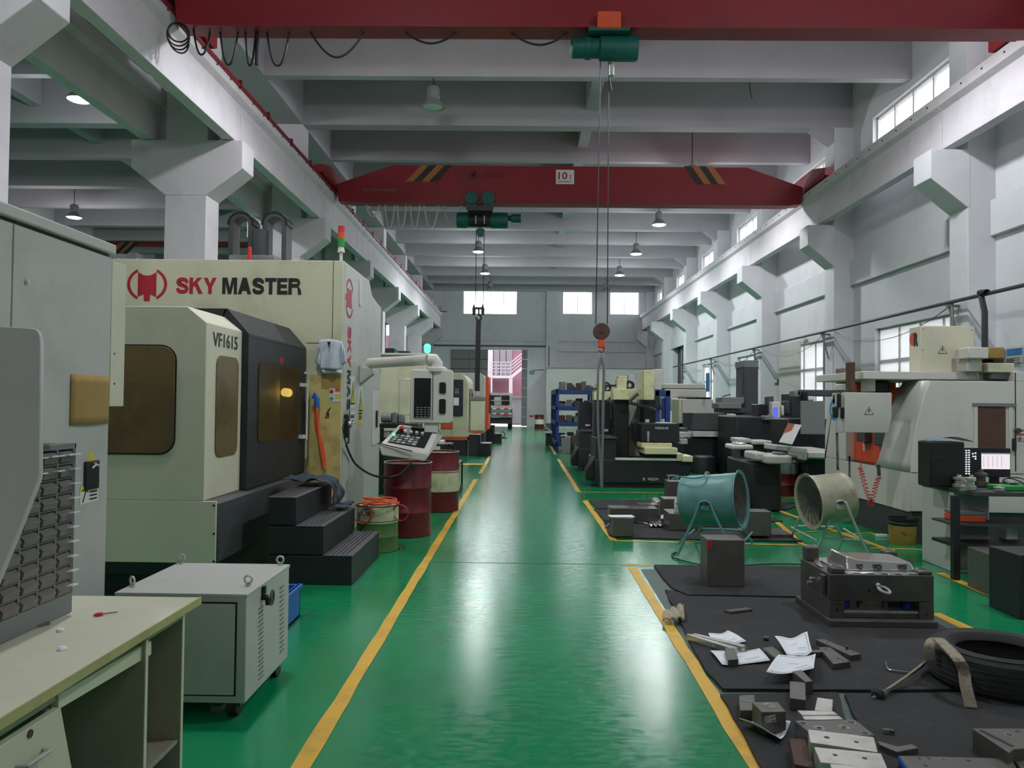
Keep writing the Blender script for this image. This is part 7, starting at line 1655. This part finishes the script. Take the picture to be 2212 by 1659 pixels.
slabq('steel_bar', 'dark bar with large holes next to the drawings', 'bar', [(1768, 1398), (1792, 1397), (1837, 1429), (1800, 1434)], .035, CAST, group=GP, holes=((1783, 1402, .013), (1811, 1423, .013), (1786, 1398, .01), (1797, 1427, .007), (1822, 1427, .007)))
slabq('steel_bar', 'long dark bar under the left side of the upper drawing', 'bar', [(1648, 1399), (1668, 1396), (1712, 1424), (1684, 1428)], .04, CAST, group=GP)
slabq('steel_bar', 'small bar end showing between drawing and drilled bar', 'bar', [(1752, 1404), (1772, 1403), (1778, 1408), (1752, 1409)], .035, CAST, group=GP)
slabq('steel_plate', 'small flat slab alone at the back of the large mat', 'plate', [(1564, 1317), (1612, 1312), (1626, 1315), (1578, 1321)], .02, CAST, group=GP)
# parallel bars with orange end
slabq('parallel_bar', 'long grey bar lying over a drawing, nearer', 'bar', [(1482, 1369), (1490, 1369), (1594, 1398), (1586, 1402)], .04, STEEL, group='paired parallel bars')
slabq('parallel_bar', 'long grey bar lying over a drawing, farther', 'bar', [(1494, 1369), (1502, 1368), (1612, 1393), (1604, 1397)], .04, STEEL, group='paired parallel bars')
def paper(label, pts, lift, curl=0.02, rip=6):
    q = [F(px, py, MZ+lift) for px, py in pts]
    def fn(u, v):
        p = q[0].lerp(q[1], u).lerp(q[3].lerp(q[2], u), v); return p+Vector((0, 0, .002+curl*(abs(u-.5)*2)**2+.006*(1+sin(u*rip+v*4))*curl/.02))
    o = T('drawing_sheet', label, 'paper', tuple(q[0]), 'technical drawings on the mat'); M().grid(fn, 12, 8).to('sheet', PAPER, o, solid=.0015)
    def fn2(a, b, c, d):
        M().grid(lambda u, v: fn(a+(b-a)*u, c+(d-c)*v)+Vector((0, 0, .0016)), 8, 1).to('printed_line', INK, o)
    for y in (.08, .9): fn2(.07, .93, y, y+.012)
    for x in (.07, .92): fn2(x, x+.01, .08, .9)
    fn2(.35, .6, .4, .415); fn2(.55, .85, .65, .66); fn2(.55, .85, .72, .73)
    return o
paper('white drawing under the paired grey bars', [(1530, 1374), (1572, 1368), (1612, 1391), (1540, 1402)], .0, .015)
paper('white drawing held down by a square bar', [(1534, 1411), (1640, 1406), (1664, 1432), (1560, 1441)], .0, .012)
paper('crumpled drawing on top of the dark bar', [(1673, 1384), (1744, 1375), (1754, 1418), (1700, 1424)], .045, .022, 9)
paper('folded drawing bent over in front of the bars', [(1682, 1424), (1762, 1420), (1758, 1455), (1655, 1460)], .05, .02, 5)
paper('drawing pinned under the chalked block at the front', [(1596, 1569), (1640, 1566), (1708, 1580), (1680, 1608)], .0, .03, 4)
slabq('square_bar', 'short square bar standing on the drawing', 'bar', [(1566, 1400), (1587, 1400), (1595, 1424), (1573, 1425)], .045, CAST)
slabq('square_bar', 'square bar pointing out from under the folded drawing', 'bar', [(1712, 1450), (1732, 1447), (1756, 1471), (1740, 1473)], .07, CAST)
slabq('steel_block', 'upright grey block in front of the square bar', 'block', [(1706, 1471), (1740, 1474), (1741, 1512), (1706, 1508)], .06, CAST, group='chalked blocks at the front')
k1_ = slabq('steel_block', 'low dark block with chalk scribble, left one', 'block', [(1596, 1502), (1630, 1500), (1632, 1534), (1598, 1534)], .05, CAST, group='chalked blocks at the front')
k2_ = slabq('steel_block', 'dark chalked block standing on the curled drawing', 'block', [(1624, 1516), (1680, 1516), (1698, 1537), (1645, 1538)], .11, CAST, group='chalked blocks at the front')
WCH = mat('white_chalk', (190, 190, 185), .95, var=0)
p = F(1612, 1514, MZ+.051); text('DSmm', (p.x, p.y, p.z), .05, .02, '+Z', WCH, k1_, 'chalk_writing', spin=2.6)
p = F(1662, 1525, MZ+.111); text('V2A 738', (p.x, p.y, p.z), .07, .04, '+Z', WCH, k2_, 'chalk_writing', spin=2.0)
p = PY(1664, 1553, F(1645, 1538, MZ+.11).y-.002); text('MPN', (p.x, p.y-.001, p.z), .03, .055, '-Y', WCH, k2_, 'chalk_writing', spin=1.8)
# bright plates stack, bottom
GF = 'machined plates in the near pile'
slabq('steel_plate', 'thin bright plate leaning up behind the near pile', 'plate', [(1765, 1506), (1800, 1511), (1798, 1536), (1759, 1534)], .02, STEEL, group=GF)
slabq('vee_block', 'bright stepped bar at the back of the near pile', 'bar', [(1722, 1534), (1800, 1536), (1810, 1543), (1732, 1544)], .05, STEEL, group=GF)
slabq('vee_block', 'second stepped bar just in front of the back one', 'bar', [(1732, 1546), (1812, 1546), (1822, 1553), (1738, 1554)], .045, STEEL, group=GF)
pl = slabq('threaded_plate', 'grey steel plate with threaded holes on the near pile', 'plate', [(1716, 1556), (1848, 1554), (1891, 1588), (1760, 1592)], .10, CAST, group=GF, bevel=.005, holes=((1734, 1562, .019), (1838, 1560, .019), (1869, 1584, .019), (1770, 1573, .022), (1823, 1571, .022)))
for px, py in ((1770, 1573), (1823, 1571)):
    p = F(px, py, MZ+.10)
    for r in (.012, .017): M().ring((p.x, p.y, p.z+.001), (0, 0, 1), r, .002, 24, 5).to('thread', CHROME, pl)
slabq('ground_bar', 'bright ground bar with two holes, farther of the two', 'bar', [(1745, 1575), (1888, 1592), (1896, 1624), (1750, 1603)], .13, STEEL, group=GF, holes=((1786, 1593, .012), (1850, 1603, .010)))
slabq('ground_bar', 'bright ground bar with two holes, nearer of the two', 'bar', [(1758, 1613), (1904, 1627), (1918, 1662), (1772, 1646)], .13, STEEL, group=GF, holes=((1804, 1631, .010), (1868, 1638, .010)))
slabq('ground_bar', 'bright ground bar cut by the bottom frame edge', 'bar', [(1792, 1650), (1900, 1657), (1930, 1700), (1810, 1690)], .13, STEEL, group=GF)
slabq('timber_box', 'brown-sided block under the near pile of plates', 'block', [(1705, 1594), (1740, 1596), (1760, 1660), (1716, 1650)], .06, RUST, group=GF)
slabq('angle_strip', 'bent thin strip lying right of the near pile', 'strip', [(1896, 1600), (1938, 1612), (1970, 1607), (1984, 1615), (1938, 1624), (1900, 1608)], .03, CAST, group=GF)
bp_ = slabq('drilled_plate', 'flat drilled plate with blue side at the bottom right', 'plate', [(1942, 1632), (2186, 1638), (2212, 1690), (1985, 1690)], .05, CAST, group=GF, holes=((1986, 1638, .008), (2006, 1638, .009), (2038, 1641, .006), (2092, 1643, .011), (2000, 1654, .010), (2175, 1646, .008)))
a_ = F(1942, 1632, MZ+.05); b_ = F(1985, 1690, MZ+.05); M().add([a_+Vector((-.002, 0, -.045)), b_+Vector((-.002, 0, -.045)), b_+Vector((-.002, 0, 0)), a_+Vector((-.002, 0, 0))], [(0, 1, 2, 3)]).to('blue_side', BLUP, bp_, solid=.002)
sb = slabq('slotted_block', 'thick slotted grey block at the right bottom', 'block', [(2100, 1573), (2212, 1573), (2290, 1600), (2290, 1612), (2190, 1618), (2180, 1626)], .10, CAST, group=GF, holes=((2180, 1587, .016), (2198, 1580, .009)))
a_, b_ = F(2118, 1577, MZ+.101), F(2188, 1612, MZ+.101); M().ribbon([a_, b_], (.008, .004, 0), .002).to('slot', BLK, sb)
slabq('steel_plate', 'flat grey plate touching the right frame corner', 'plate', [(2184, 1634), (2290, 1630), (2300, 1700), (2230, 1690)], .05, CAST, group=GF)
t = T('set_screws', 'pair of shiny hex bolts lying on the mat', 'bolts', tuple(F(1918, 1576, MZ+.01))); p = F(1915, 1576, .04)
M().cyl(p+Vector((-.02, 0, 0)), p+Vector((.01, -.01, 0)), .010, n=6).to('bolt', CHROME, t); M().cyl(p+Vector((.005, .0, 0)), p+Vector((.03, -.02, -.002)), .012, n=6).to('bolt', DSTEEL, t)
t.name = 'hex_bolts'
p = F(1650, 1378, .035); tag(M().cyl(p, p+Vector((.03, -.015, 0)), .014, n=12).to('round_plug', DSTEEL), 'small black plug lying near the crumpled drawing', 'plug')
# rag near the yellow line
def rg(u, v):
    p = F(1432+46*u, 1345-24*v*(.3+.7*u), MZ); return p+Vector((0, .03*v, .012+.035*abs(sin(u*10+v*3))*(.5+.5*u)+.02*v))
tag(M().grid(rg, 16, 8).to('rag', mat('beige_rag', (176, 164, 140), .95, var=.35, vs=30, dirt=(90, 80, 66), damt=.7, ds=14), None, solid=.01), 'crumpled beige rag lying on the yellow line', 'rag')
m = M()
for i in range(60):
    p = F(random.uniform(1560, 1900), random.uniform(1440, 1640), MZ+.003); m.obox(p, (random.uniform(.002, .008), .003, .002), random.uniform(0, 3))
o = m.to('metal_chips', CHROME, None, kind='stuff'); o['label'] = 'tiny bright metal chips scattered over the near mats'; o['category'] = 'chips'
fit_text()
